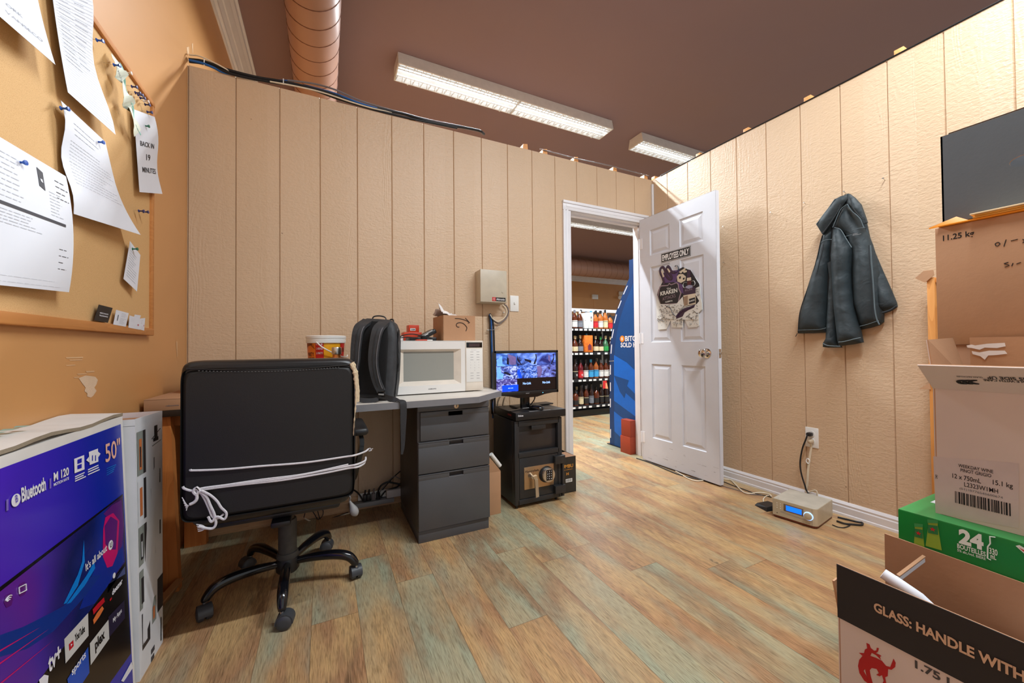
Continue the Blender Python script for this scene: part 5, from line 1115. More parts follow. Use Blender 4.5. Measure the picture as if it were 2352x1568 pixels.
# cables behind the pedestal and the safe
for i, (u0, du, lab, m) in enumerate(((1138, -3, 'black cable coil left of the monitor stand', CABK), (1150, -2, 'white cable coil left of the monitor stand', CABW), (1157, 3, 'second white cable curling beside the monitor stand', CABW))):
    cab('cable', lab, ((u0+6, 905, 2.43), (u0-2+du, 915, 2.41), (u0-6+du, 935, 2.41), (u0-3, 960, 2.43), (u0, 990, 2.45)), .0055, m)
cab('monitor_cable', 'black cable hanging from the back of the monitor to the recorder', ((1229, 905, 2.16), (1228, 915, 2.18), (1222, 925, 2.2), (1216, 932, 2.25)), .0035, CABK)
# ================================================================== power strip and adapters under the desk
zf = .0
ps = thing('power_strip', 'grey power strip screwed to the skirting board under the desk', 'power strip', (.2, 2.46, .03))
def on_(u, v, y): return W(u, v, 'y', y)
a = on_(802, 1178, 2.44); b = on_(905, 1162, 2.44)
mb = MB(); mb.box((a.x, 2.428, .030), (b.x, 2.479, .056), GRYP, .003); part('strip_body', mb, ps)
mb = MB(); mb.box((a.x+.05, 2.462, .06), (b.x+.06, 2.480, .100), WHP, .002); part('outlet_panel', mb, ps)
for i, (u, lab) in enumerate(((838, 'black plug at the left end of the power strip'), (847, 'chunky black plug second on the power strip'), (858, 'grey plug third on the power strip'), (869, 'black plug with two leads at the right of the power strip'))):
    p = on_(u, 1155, 2.445); mb = MB(); mb.box((p.x-.011, 2.435, .058), (p.x+.011, 2.462, .098), CABG if i == 2 else BLK, .004); mb.cyl((p.x, 2.446, .096), (p.x+.003, 2.442, .125), .005, CABG if i == 2 else BLK, seg=10)
    part('plug', mb, None, label=lab, cat='plug', group='plugs in the power strip')
mb = MB(); p = on_(905, 1153, 2.43); q = on_(886, 1153, 2.43)
mb.box((q.x, 2.39, .072), (p.x+.055, 2.426, .118), pm('off_white_adapter', (196, 192, 190), .45), .005); part('network_adapter', mb, None, label='off-white rectangular adapter on the cables beside the pedestal', cat='adapter')
cab('cable', 'thick black lead arching from the last plug behind the pedestal', ((870, 1140, 2.44), (869, 1128, 2.43), (875, 1115, 2.42), (890, 1107, 2.42), (910, 1110, 2.42), (930, 1112, 2.42), (960, 1100, 2.44)), .0055, CABK)
cab('cable', 'black lead coming from behind the chair into the first plug', ((790, 1140, 2.3), (800, 1128, 2.36), (812, 1125, 2.42), (825, 1135, 2.43), (834, 1150, 2.43)), .0048, CABK)
cab('cable', 'knotted black lead hanging below the thick arching one', ((874, 1142, 2.42), (885, 1128, 2.42), (900, 1122, 2.41), (912, 1118, 2.41), (922, 1108, 2.43)), .0050, CABK)
cab('cable', 'thin black lead slanting up to the side of the pedestal', ((878, 1125, 2.44), (895, 1105, 2.44), (910, 1090, 2.44), (924, 1078, 2.46)), .0035, CABK)
cab('cable', 'thin grey lead curving up beside the slanting black one', ((872, 1130, 2.43), (885, 1112, 2.43), (905, 1094, 2.43), (922, 1100, 2.43), (950, 1098, 2.46)), .003, CABG)
cab('coiled_lead', 'thin dark lead lying in loops against the skirting under the chair', ((698, 1188, 2.46), (703, 1172, 2.46), (712, 1167, 2.46), (722, 1180, 2.46), (730, 1192, 2.45), (740, 1185, 2.46), (742, 1172, 2.47), (732, 1163, 2.47), (728, 1165, 2.46), (738, 1195, 2.45), (760, 1190, 2.44), (800, 1176, 2.45)), .0022, CABK)
cab('brown_lead', 'brown lead running along the skirting to the power strip', ((700, 1190, 2.46), (712, 1196, 2.455), (730, 1199, 2.45), (760, 1193, 2.45), (785, 1183, 2.45), (803, 1178, 2.44)), .0038, CABW)
# ================================================================== cable bundle on top of the back partition, wood blocks
def topc(pts, r, mat, lab, y=Y1-.004):
    mb = MB(); P_ = [W(u, v, 'y', y+dy) for u, v, dy in pts]; mb.tube(cr(P_, 6), r, mat, 7); part('roof_cable', mb, None, label=lab, cat='cable', group='cables along the partition top')
topc(((434, 137, 0), (470, 142, 0), (520, 160, 0), (590, 178, 0), (650, 188, 0), (730, 206, 0), (790, 226, 0), (850, 246, 0), (930, 262, 0), (1000, 283, 0), (1060, 292, 0), (1100, 300, 0), (1112, 308, .02)), .009, CABK, 'thick black cable leading the bundle along the partition top')
topc(((434, 141, -.005), (470, 147, -.005), (540, 172, -.005), (620, 188, 0), (700, 200, 0), (780, 228, 0), (860, 252, 0), (960, 276, 0), (1050, 294, 0)), .007, CABK, 'second black cable just under the thick one')
topc(((434, 138, -.01), (465, 145, -.01), (490, 155, -.008), (520, 168, 0), (600, 182, .01), (660, 186, .02)), .006, CABB, 'blue cable at the left end of the partition top')
topc(((700, 196, .02), (760, 212, .01), (790, 223, -.006), (830, 238, -.006), (880, 252, 0), (930, 262, .02)), .006, CABB, 'blue cable showing right of the round duct')
topc(((434, 126, 0), (455, 128, -.01), (475, 136, -.012), (500, 148, -.012), (518, 158, -.008), (530, 165, 0)), .0035, CABW, 'cream cable twisting over the left end of the bundle')
topc(((620, 187, -.012), (680, 198, -.014), (740, 212, -.014), (800, 232, -.012), (850, 247, -.01), (900, 258, 0)), .004, CABW, 'cream cable sagging along the middle of the partition top')
topc(((660, 184, 0), (720, 192, 0), (770, 206, 0), (830, 232, 0), (900, 253, 0), (980, 274, 0), (1040, 286, 0), (1090, 296, 0)), .005, CABG, 'grey cable arching highest over the duct end')
topc(((1240, 342, .01), (1320, 363, .0), (1390, 378, -.003), (1440, 391, 0), (1490, 404, .01)), .004, CABG, 'thin grey cable drooping near the room corner')
for u, v, lab in ((469, 142, 'white cable tie at the left end of the bundle'), (651, 187, 'small white cable tie over the second board')):
    p = W(u, v, 'y', Y1-.014); mb = MB(); mb.box(p+V((-.002, -.002, -.018)), p+V((.002, .002, .016)), WHP); part('cable_tie', mb, None, label=lab, cat='cable tie', group='white ties on the cable bundle')
RPB = {'x': [(W(945, 268, 'y', Y1+.03).x, 'left'), (W(1204, 334, 'y', Y1+.03).x, 'second'), (W(1240, 345, 'y', Y1+.09).x, 'third'), (W(1320, 362, 'y', Y1+.03).x, 'fourth'), (W(1409, 386, 'y', Y1+.03).x, 'fifth'), (W(1480, 404, 'y', Y1+.03).x, 'last')]}
for i, (x, nm) in enumerate(RPB['x']):
    mb = MB(); mb.hexa([(x-.022, Y1+.012, H), (x+.022, Y1+.012, H), (x+.022, Y1+.10, H), (x-.022, Y1+.10, H)], [(x-.016, Y1+.014, H+.042), (x+.018, Y1+.012, H+.048), (x+.018, Y1+.10, H+.048), (x-.016, Y1+.10, H+.042)], PINEL)
    part('wood_block', mb, None, label=f'small raw wood block on the back partition, {nm} from the left wall', cat='wood block', group='wood blocks on top of the partitions')
for i, (u, v, nm) in enumerate(((1503, 400, 'nearest the room corner'), (1606, 348, 'second from the corner'), (1716, 293, 'third from the corner'), (1857, 218, 'fourth from the corner'), (2067, 105, 'nearest to us'))):
    y = W(u, v, 'x', X1+.03).y
    mb = MB(); mb.box((X1+.012, y-.020, H), (X1+.10, y+.018, H+.036), PINEL, .002); part('wood_block', mb, None, label=f'small raw wood block on the right partition, {nm}', cat='wood block', group='wood blocks on top of the partitions')
mb = MB(); mb.tube([V((X1-.002, y, H+.002+.003*sin(y*4))) for y in [-.9+i*.1 for i in range(34)]], .004, CABK, 6); part('black_wire', mb, None, label='thin black wire stretched along the top of the right partition', cat='cable')
# ================================================================== ceiling fixtures
FXW = pm('white_fixture_metal', (226, 224, 220), .4); LOU = pm('white_louvre', (236, 236, 234), .35); TUBE = pm('tube_glow', (240, 248, 255), .5, emit=3.6)
def fixture(xa, xb, yy, lab, blades=True):
    t = thing('ceiling_light', lab, 'ceiling light', ((xa+xb)/2, yy, CEIL)); hw = .112; zb = 3.198
    mb = MB()
    for s in (-1, 1):
        mb.prism([V((xa, yy+s*hw, zb)), V((xa, yy+s*(hw-.004), zb)), V((xa, yy+s*(hw-.026), CEIL-.002)), V((xa, yy+s*(hw-.020), CEIL-.002))], (xb-xa, 0, 0), FXW)
        mb.prism([V((xa, yy+s*(hw-.006), zb+.026)), V((xa, yy+s*.035, CEIL-.02)), V((xa, yy+s*.035, CEIL-.018)), V((xa, yy+s*(hw-.006), zb+.029))], (xb-xa, 0, 0), FXW)
    mb.box((xa, yy-hw+.02, CEIL-.012), (xb, yy+hw-.02, CEIL-.002), FXW)
    for x in (xa, xb): mb.prism([V((x-.002, yy-hw, zb)), V((x-.002, yy+hw, zb)), V((x-.002, yy+hw-.022, CEIL-.002)), V((x-.002, yy-hw+.022, CEIL-.002))], (.004, 0, 0), FXW)
    part('housing', mb, t)
    xm_ = (xa+xb)/2
    for a, b in ((xa+.004, xm_-.004), (xm_+.004, xb-.004)):
        mb = MB()
        for s in (-1, 1): mb.box((a, yy+s*(hw-.006)-.003, zb-.003), (b, yy+s*(hw-.006)+.003, zb+.012), LOU)
        for x in (a, b-.004): mb.box((x, yy-hw+.004, zb-.003), (x+.004, yy+hw-.004, zb+.020), LOU)
        if blades:
            n = int((b-a)/.034)
            for k in range(n):
                x = a+(k+.5)*(b-a)/n
                for s in (-1, 1):   # V shaped blades on both sides of the tube
                    p, q = V((x, yy+s*.034, zb)), V((x+.010*(1 if k % 2 else -1), yy+s*(hw-.006), zb)); d = V((.0014, 0, 0)); u = V((0, 0, .016))
                    mb.hexa([p-d, p+d, q+d, q-d], [p-d+u, p+d+u, q+d+u, q-d+u], LOU)
            for s in (-.066, -.035, .035, .066): mb.box((a, yy+s-.0008, zb+.002), (b, yy+s+.0008, zb+.012), LOU)
        for k in range(3): x = a+(b-a)*(.1+.4*k); mb.box((x-.006, yy+hw-.004, zb-.006), (x+.006, yy+hw+.004, zb+.002), LOU, .002)
        part('louvre', mb, t)
        mb = MB(); mb.cyl((a+.01, yy, zb+.036), (b-.01, yy, zb+.036), .018, TUBE, seg=10); part('fluorescent_tube', mb, t)
labs = ['long white fluorescent fixture on the brown ceiling beyond the partition, left one', 'white fluorescent fixture half hidden behind the corner of the right partition', 'white fluorescent fixture on the office ceiling above the camera', 'lit fluorescent fixture in the shop, seen through the doorway', 'fluorescent fixture deeper in the shop hidden behind the partition']
for (xa, xb, yy, k), lb in zip(FIX, labs): fixture(xa, xb, yy, lb)
# ================================================================== round spiral ducts
RDG = pm('duct_seam_paint', (120, 78, 60), .6)
def duct(c0, c1, r, name_lab, pitch=.14):
    t = thing('spiral_duct', name_lab, 'duct', c0); d = V(c1)-V(c0); L = d.length; n = d.normalized()
    mb = MB(); mb.lathe([(0, 0), (r, 0), (r, L), (0, L)], c0, DUCTM, 56, n); part('duct_pipe', mb, t)
    u, v_ = basis(n); N = int(L/pitch*28); mb = MB()
    mb.tube([V(c0)+n*(pitch*i/28)+(u*cos(2*pi*i/28)+v_*sin(2*pi*i/28))*(r+.0005) for i in range(N)], .0032, RDG, 5); part('spiral_seam', mb, t)
duct((-.055, -.9, 3.075), (-.055, 9.6, 3.075), .155, 'brown painted round spiral duct under the ceiling, running away from us', .148)
duct((.4, 8.2, 3.03), (8.6, 8.2, 3.03), .22, 'brown painted spiral duct crossing the shop, seen through the doorway', .2)
# ================================================================== shop seen through the doorway
GX0, GX1, GY = 2.35, 4.5, 4.3
gd = thing('shop_shelving', 'black steel shop shelving full of liquor bottles beyond the doorway', 'shelving', ((GX0+GX1)/2, GY+.2, 0))
BSH = pm('black_shelf_steel', (30, 30, 34), .4); TAG = pm('price_ticket', (232, 232, 228), .5)
mb = MB(); mb.box((GX0, GY+.42, 0), (GX1, GY+.46, 1.44), pm('dark_back_panel', (46, 40, 44), .6)); mb.box((GX0, GY+.41, 1.49), (GX1, GY+.46, 1.535), WHT)
for x in (GX0, 3.85, GX1-.03): mb.box((x, GY+.41, 0), (x+.03, GY+.45, 1.5), WHT)
part('back_panel', mb, gd)
mb = MB(); mb.box((GX0, GY+.04, 0), (GX1, GY+.42, .09), BSH); mb.box((GX0, GY+.02, .03), (GX1, GY+.045, .085), BLKG); part('kick_plate', mb, gd)
LV = [.155, .52, .885, 1.215]
for i, z in enumerate(LV):
    mb = MB(); mb.box((GX0, GY, z-.022), (GX1, GY+.42, z), BSH); mb.box((GX0, GY-.012, z-.036), (GX1, GY, z-.002), BSH)
    s = part('shelf', mb, gd); mb = MB(); rr = random.Random(i); x = 2.9
    while x < 3.9: mb.box((x, GY-.0135, z-.032), (x+.05, GY-.012, z-.008), TAG); x += rr.choice((.075, .10, .13)) if i != 3 else .077
    part('price_tickets', mb, s)
    if i < 3:
        mb = MB(); [mb.box((GX0, GY+.03, z+.20+.0*k), (GX1, GY+.033, z+.203), BSH) for k in range(1)]; 
# bottles: prototypes built once, then copied
def bmat(n_, c, r=.12): return pm(n_, c, r, var=(30, .12))
AMB = bmat('amber_spirit_glass', (84, 36, 16)); DRKB = bmat('dark_spirit_glass', (40, 22, 18)); CLR = bmat('clear_glass_spirit', (170, 176, 184)); GOLDB = bmat('golden_spirit_glass', (176, 98, 40)); GRB = bmat('green_bottle_glass', (60, 100, 70)); BLB = bmat('blue_bottle_glass', (150, 80, 36)); REDB = bmat('red_bottle_glass', (96, 18, 24))
def lab_(n_, c): return pm(n_, c, .5, var=(60, .15))
LW, LBK, LR, LG, LBL, LCR, LGY = lab_('white_label', (226, 224, 220)), lab_('black_label', (30, 28, 30)), lab_('red_label', (206, 30, 40)), lab_('green_label', (40, 150, 70)), lab_('sky_blue_label', (60, 160, 214)), lab_('cream_label', (216, 200, 160)), lab_('grey_label', (120, 124, 134))
def bottle(kind, glass, label, cap, h=.28, r=.037, sq=None):
    root = thing('liquor_bottle', 'x y z w', 'bottle', (0, 0, 0)); mb = MB()
    P = {'tall': [(0, 0), (r, 0), (r, h*.55), (r*.9, h*.62), (r*.42, h*.76), (r*.36, h*.93), (0, h*.93)], 'round': [(0, 0), (r, 0), (r*1.1, h*.1), (r*1.1, h*.42), (r*.75, h*.58), (r*.36, h*.66), (r*.36, h*.86), (0, h*.86)], 'flask': [(0, 0), (r*1.1, 0), (r*1.15, h*.5), (r*.9, h*.62), (r*.35, h*.7), (r*.35, h*.84), (0, h*.84)]}[kind]
    mb.lathe(P, (0, 0, 0), glass, 18, sq=sq); b = part('bottle_body', mb, root, local=True)
    top = P[-1][1]; mb = MB(); mb.lathe([(0, top-.03), (r*.42, top-.03), (r*.44, top+.012), (0, top+.014)], (0, 0, 0), cap, 14); part('bottle_cap', mb, root, local=True)
    mb = MB(); rr_ = (r*1.12 if kind != 'tall' else r)+.001; mb.lathe([(rr_, h*.07), (rr_, h*(.42 if kind == 'tall' else .32))], (0, 0, 0), label, 18, sq=sq)
    if kind == 'tall' and label in (LBK, LR) and cap is LBK and h in (.27, .28): mb.ftext('W', (-.012, -rr_-.001, h*.14), (1, 0, 0), (0, 0, 1), LW, .03, .024, .03)
    if kind == 'tall': mb.lathe([(rr_+.0006, h*.36), (rr_+.0006, h*.38)], (0, 0, 0), LBK if label is not LBK else LCR, 18, sq=sq)
    part('bottle_label', mb, root, local=True)
    return root
rowspec = {
 0: [('tall', DRKB, LBK, LCR, .25), ('flask', AMB, LBK, LBK, .24), ('tall', DRKB, LCR, LBK, .28), ('tall', AMB, LBK, LGY, .27), ('tall', DRKB, LGY, LBK, .29), ('flask', AMB, LBK, LBK, .27), ('tall', DRKB, LBK, LCR, .28), ('tall', DRKB, LBK, LBK, .275), ('tall', DRKB, LGY, LBK, .28)],
 1: [('tall', DRKB, LBK, LBK, .27), ('tall', DRKB, LBK, LBK, .28), ('tall', REDB, LR, LBK, .27), ('tall', DRKB, LW, LBK, .27), ('tall', AMB, LBL, LBL, .27), ('tall', BLB, LBL, LBK, .28), ('tall', AMB, LW, LGY, .26), ('tall', AMB, LW, LGY, .26), ('tall', AMB, LW, LGY, .26)],
 2: [('round', AMB, LCR, LCR, .25), ('round', AMB, LCR, LCR, .25), ('round', DRKB, LGY, LCR, .26), None, None, ('round', DRKB, LCR, LCR, .25), ('round', DRKB, LCR, LG, .24), ('round', GRB, LG, LCR, .25), ('round', DRKB, LBK, LCR, .24)],
 3: [('tall', AMB, LW, LR, .25), ('tall', AMB, LW, LGY, .26), ('tall', AMB, LGY, LW, .25), None, None, ('tall', GOLDB, LR, LBK, .25), ('tall', GOLDB, LW, LBK, .26), ('tall', GOLDB, LCR, LBK, .28), ('tall', GOLDB, LR, LBK, .21)]}
rown = {0: 'bottom', 1: 'third', 2: 'second', 3: 'top'}; ordn = ['leftmost', 'second', 'third', 'fourth', 'fifth', 'sixth', 'seventh', 'eighth', 'ninth']
gnm = {DRKB: 'dark', AMB: 'amber', REDB: 'dark red', BLB: 'amber', GRB: 'green', GOLDB: 'golden', CLR: 'clear'}; lnm = {LBK: 'black', LCR: 'cream', LGY: 'grey', LR: 'red', LW: 'white', LBL: 'sky blue', LG: 'green'}
protos = {}; CPZ = pm('orange_gift_carton', (230, 116, 34), .5, var=(40, .3))
for r_, spec in rowspec.items():
    for i, sp in enumerate(spec):
        x = 3.0+i*.0885
        if sp is None: continue
        kind, gl, lb, cp_, h_ = sp; key = (kind, gl.name, lb.name, cp_.name, h_)
        lb_t = f'{gnm[gl]} bottle with {lnm[lb]} label, {ordn[i]} from the left, front row, {rown[r_]} shop shelf'
        M = Matrix.Translation((x+.012, GY+.055, LV[r_]+.0005))
        if key not in protos:
            b = bottle(kind, gl, lb, cp_, h_); b.matrix_world = M; b.location = M.to_translation(); protos[key] = b; b['label'] = lb_t; b['group'] = f'bottles on the {rown[r_]} shop shelf'
        else: dup(protos[key], M, lb_t, f'bottles on the {rown[r_]} shop shelf')
    for i in range(9):   # second row
        key = random.Random(r_*20+i).choice([k for k in protos]); 
        if r_ == 2 and False: continue
        src = protos[key]; M = Matrix.Translation((3.03+i*.0885, GY+.175, LV[r_]+.0005))
        dup(src, M, f'bottle partly hidden in the second row of the {rown[r_]} shop shelf', f'second row bottles on the {rown[r_]} shop shelf')
mb = MB(); x = 3.0+3*.0885; mb.box((x-.03, GY+.02, LV[2]+.0005), (x+.112, GY+.10, LV[2]+.235), CPZ, .002); mb.prism([V((x+.03, GY+.019, LV[2]+.03)), V((x+.09, GY+.019, LV[2]+.03)), V((x+.09, GY+.019, LV[2]+.09)), V((x+.06, GY+.019, LV[2]+.12)), V((x+.03, GY+.019, LV[2]+.09))], (0, .0005, 0), pm('maroon_print', (110, 40, 60), .5))
part('gift_carton', mb, None, label='bright orange gift carton with a maroon bottle print on the second shop shelf', cat='box')
mb = MB(); mb.box((x-.03, GY+.02, LV[3]+.0005), (x+.045, GY+.10, LV[3]+.215), WHP, .002); mb.box((x-.02, GY+.0195, LV[3]+.11), (x-.0, GY+.0205, LV[3]+.117), GINK); part('gift_carton', mb, None, label='plain white gift carton on the top shop shelf, left of the printed one', cat='box')
mb = MB(); mb.box((x+.05, GY+.02, LV[3]+.0005), (x+.125, GY+.10, LV[3]+.225), WHP, .002); mb.box((x+.078, GY+.0195, LV[3]+.10), (x+.105, GY+.0205, LV[3]+.17), GINK); mb.box((x+.083, GY+.0190, LV[3]+.11), (x+.10, GY+.0200, LV[3]+.14), LCR); part('gift_carton', mb, None, label='white gift carton printed with a small grey bottle on the top shop shelf', cat='box')
mb = MB(); p = W(1432, 815, 'y', GY) ; q = W(1389, 868, 'y', GY-.02); z_ = LV[1]-.04
mb.hexa([(q.x-.035, GY-.02, z_-.105), (q.x+.06, GY-.02, z_-.115), (q.x+.06, GY-.017, z_-.115), (q.x-.035, GY-.017, z_-.105)], [(q.x-.025, GY-.016, z_), (q.x+.035, GY-.016, z_), (q.x+.035, GY-.0135, z_), (q.x-.025, GY-.0135, z_)], pm('red_shelf_talker', (210, 40, 40), .5)); mb.poly([V((q.x+.012, GY-.0205, z_-.11)), V((q.x+.056, GY-.0205, z_-.112)), V((q.x+.036, GY-.018, z_-.03)), V((q.x+.016, GY-.018, z_-.03))], pm('peach_ticket', (236, 170, 120), .5))
part('shelf_talker', mb, None, label='small red and peach promotional card hanging above the bottom shop shelf', cat='card')
# wall items
mb = MB(); p = W(1365, 682, 'y', 9.95); mb.box((p.x-.115, 9.89, p.z-.075), (p.x+.115, 9.949, p.z+.075), WHP, .01); mb.tube([V((p.x-.02, 9.945, p.z-.07)), V((p.x-.02, 9.945, .2))], .008, ORW, 6); part('wall_sensor', mb, None, label='small white box on the far orange wall of the shop', cat='sensor')
t = thing('emergency_light', 'twin head emergency light on the far shop wall next to the blue kiosk', 'emergency light', W(1428, 676, 'y', 9.9)); p = W(1428, 676, 'y', 9.9)
mb = MB(); mb.box(p+V((-.12, -.02, -.03)), p+V((.12, .049, .10)), WHP, .02); part('lamp_case', mb, t)
for s in (-.13, .1): mb = MB(); mb.lathe([(0, 0), (.05, .0), (.07, .06), (.07, .07), (0, .075)], p+V((s, -.03, -.10)), WHP, 18, (-.3, -1, -.3)); part('lamp_head', mb, t)
# ================================================================== blue kiosk and red boxes behind the door jamb
KX = 2.53
kt = thing('crypto_kiosk', 'tall curved blue kiosk reading BITCOIN SOLD HERE, standing just beyond the doorway', 'kiosk', (KX+.25, 2.85, 0))
KB, KBR, KD, KW_ = pm('kiosk_blue', (0, 72, 136), .45), pm('kiosk_bright_blue', (0, 104, 206), .45), pm('kiosk_edge_blue', (10, 58, 112), .5), pm('kiosk_white', (230, 232, 240), .4)
def KP(u, v, d=0): p = W(u, v, 'x', KX); return V((KX-d, p.y, max(p.z, .004)))
edge = [(1457, 594), (1445, 597), (1445, 639), (1435, 662), (1425, 689), (1413, 722), (1405.5, 758), (1401, 800), (1400, 859), (1401, 1020)]
near = 2.625
op = [KP(*p) for p in edge]; op[0].y = max(op[0].y, near+.03); prof = op+[V((KX, near, .004)), V((KX, near, op[0].z+.01))]
mb = MB(); mb.prism(prof, (.45, 0, 0), KD); part('kiosk_body', mb, kt)
mb = MB(); inner = [(1457.5, 645), (1449, 665), (1437, 694), (1426, 727), (1418, 760), (1412.5, 800), (1411, 859), (1412, 1025)]
ip = [KP(*p, .003) for p in inner]; [setattr(q_, 'y', max(q_.y, near)) for q_ in ip]; mb.poly(ip+[V((KX-.003, near, .004)), V((KX-.003, near, ip[0].z))], KB)
def kpoly(pts, m, d): mb.poly([V((KX-d, max(q.y, near), q.z)) for q in [KP(*p) for p in pts]], m)
kpoly([(1411, 815), (1440, 832), (1475, 852), (1475, 960), (1411, 920)], KBR, .004); kpoly([(1411, 944), (1450, 975), (1475, 985), (1475, 1060), (1412, 990)], KBR, .004)
kpoly([(1411, 862), (1445, 873), (1441, 886), (1478, 908), (1478, 925), (1438, 902), (1435, 914), (1425, 900)], KB, .005)
c = KP(1430, 778, .004); mb.lathe([(0, 0), (.0305, 0), (.0305, .001), (0, .001)], c, pm('coin_orange', (240, 140, 40), .4), 24, (-1, 0, 0)); mb.ftext('B', c+V((-.0015, .011, -.014)), (0, -1, 0), (0, 0, 1), KW_, .028, .022, .03)
for s, u, v, h in (('BITC', 1436.5, 783, .046), ('SOLD H', 1426.5, 797, .042)): o = KP(u, v, .0045); mb.ftext(s, o, (0, -1, 0), (0, 0, 1), KW_, h, o.y-KP(1462, v).y, .03)
for i in range(9):
    a, b = (((1441, 656), (1432, 676)), ((1427, 690), (1420, 708)), ((1416, 722), (1411, 742)), ((1409.5, 756), (1405.5, 776)), ((1405, 791), (1403.5, 812)), ((1402, 838), (1402, 860)), ((1402, 878), (1402, 898)), ((1402, 915), (1402, 935)), ((1402.5, 985), (1402.5, 1005)))[i]
    mb.poly([KP(a[0]-.9, a[1], .001), KP(b[0]-.9, b[1], .001), KP(b[0]+1.1, b[1], .001), KP(a[0]+1.1, a[1], .001)], KW_)
mb.poly([KP(1399, 828.5, .0012), KP(1412, 827.5, .0012), KP(1412, 829, .0012), KP(1399, 830, .0012)], GRYP)
part('side_artwork', mb, kt)
mb = MB(); mb.box((KX-.012, near, 0), (KX+.47, op[-1].y+.03, .006), BLK); part('base_plate', mb, kt)
RB = pm('rust_red_carton', (164, 66, 40), .6); RB2 = pm('rust_red_carton_shade', (156, 60, 38), .6)
a = W(1440, 965, 'x', 2.50)
mb = MB(); mb.box((2.44, 2.612, 0), (2.512, 2.735, .152), RB, .001); part('red_carton', mb, None, label='rust red carton on the shop floor, lower one of two beside the kiosk', cat='box', group='rust red cartons beside the kiosk')
mb = MB(); mb.box((2.445, 2.612, .1525), (2.512, 2.728, .300), RB2, .001); part('red_carton', mb, None, label='rust red carton stacked on top of the other beside the kiosk', cat='box', group='rust red cartons beside the kiosk')
# ================================================================== cut-out advert on the door
XK = xf-.006
def K(x, y, d=0): p = W(1500+x/8.708, 590+y/8.708, 'x', XK); return V((XK-d, p.y, p.z))
st = thing('door_advert', 'cut-out rum advert with purple tentacles and waves stuck on the open white door', 'poster', K(500, 1400))
PWH = pm('advert_white', (222, 222, 216), .5); PBK = pm('advert_black', (26, 24, 30), .45); PPU = pm('advert_purple', (88, 60, 110), .45); PDP = pm('advert_dark_purple', (58, 34, 58), .45); PMV = pm('advert_mauve', (150, 130, 140), .45); PCR = pm('advert_cream', (214, 200, 176), .5); PLI = pm('advert_lilac', (150, 150, 176), .45); PDR = pm('advert_dark_red', (84, 26, 30), .45); PIN = pm('advert_ink_blue', (50, 62, 74), .5)
mb = MB(); ol = [(75, 760), (100, 660), (130, 580), (190, 500), (115, 330), (130, 210), (190, 180), (240, 220), (270, 165), (320, 165), (380, 260), (480, 262), (560, 230), (600, 200), (690, 245), (750, 260), (765, 340), (850, 420), (925, 540), (940, 640), (935, 780), (975, 910), (980, 1050), (915, 1120), (915, 1370), (880, 1400), (710, 1410), (640, 1260), (600, 1230), (590, 1410), (380, 1410), (355, 1260), (330, 1300), (270, 1440), (100, 1455), (90, 1200), (70, 1130), (70, 930)]
mb.prism([K(*p) for p in ol], (.0055, 0, 0), PWH); 
def kp(pts, m, d): mb.poly([K(*p, d) for p in pts], m)
def kt_(pts, r, m, d): mb.tube(cr([K(*p, d) for p in pts], 5), r, m, 6, flat=.25)
kp([(80, 760), (110, 650), (190, 500), (300, 420), (480, 262), (600, 200), (690, 245), (750, 260), (850, 420), (925, 540), (930, 590), (860, 620), (850, 760), (935, 800), (940, 880), (880, 940), (700, 980), (540, 900), (150, 940)], PBK, .0006)
kp([(190, 330), (240, 300), (390, 270), (500, 262), (540, 260), (500, 330), (460, 480), (600, 560), (610, 740), (560, 700), (500, 560), (420, 500), (250, 520), (180, 400)], PPU, .001)
for path, r, m in ((((230, 545), (195, 420), (150, 320), (150, 235), (200, 205), (240, 270), (270, 380), (330, 440), (375, 430), (350, 360), (300, 300), (275, 230), (300, 190), (335, 220), (380, 300), (440, 310)), .011, PDP), (((235, 545), (200, 420), (155, 320), (155, 240), (198, 215), (235, 280), (268, 390), (330, 452)), .0045, PPU), (((440, 320), (500, 290), (512, 230), (490, 175), (455, 172), (442, 195)), .005, PIN)):
    kt_(path, r, m, .0016)
kp([(165, 285), (190, 270), (235, 390), (205, 410)], PCR, .004); kp([(285, 235), (310, 225), (355, 290), (330, 315)], PCR, .004)
kp([(480, 390), (520, 345), (600, 340), (660, 390), (650, 470), (560, 520), (490, 490)], PCR, .0018); kp([(520, 400), (560, 380), (560, 430), (530, 440)], PBK, .0024); kp([(600, 420), (640, 410), (630, 450), (600, 455)], PBK, .0024); kp([(520, 300), (640, 220), (660, 240), (600, 290), (560, 330)], PCR, .0018); kp([(580, 260), (680, 270), (680, 300), (620, 320)], PCR, .0020)
# shield with lettering
kp([(95, 780), (130, 600), (160, 565), (300, 560), (325, 520), (370, 545), (480, 505), (520, 540), (530, 630), (575, 720), (540, 830), (520, 930), (160, 950)], PMV, .003)
kp([(110, 790), (145, 620), (175, 590), (305, 578), (328, 545), (370, 565), (475, 525), (500, 555), (510, 640), (550, 720), (520, 820), (500, 920), (160, 940)], PBK, .0036)
def ktx(s, a, b, h, m, bold=.02, ):
    A, B = K(*a, .0044), K(*b, .0044); u_ = (B-A); L = u_.length; mb.ftext(s, A, u_, u_.normalized().cross(V((1, 0, 0)))*-1 if (u_.normalized().cross(V((1, 0, 0)))).z < 0 else u_.normalized().cross(V((1, 0, 0))), m, h, L, bold)
ktx('The', (285, 665), (365, 635), .016, PWH, .01); ktx('KRAKEN', (155, 775), (495, 700), .030, PWH, .035); ktx('ATTACKS', (200, 875), (460, 800), .026, PMV, .0); ktx('ALBERTA', (250, 915), (400, 885), .010, PWH, .03)
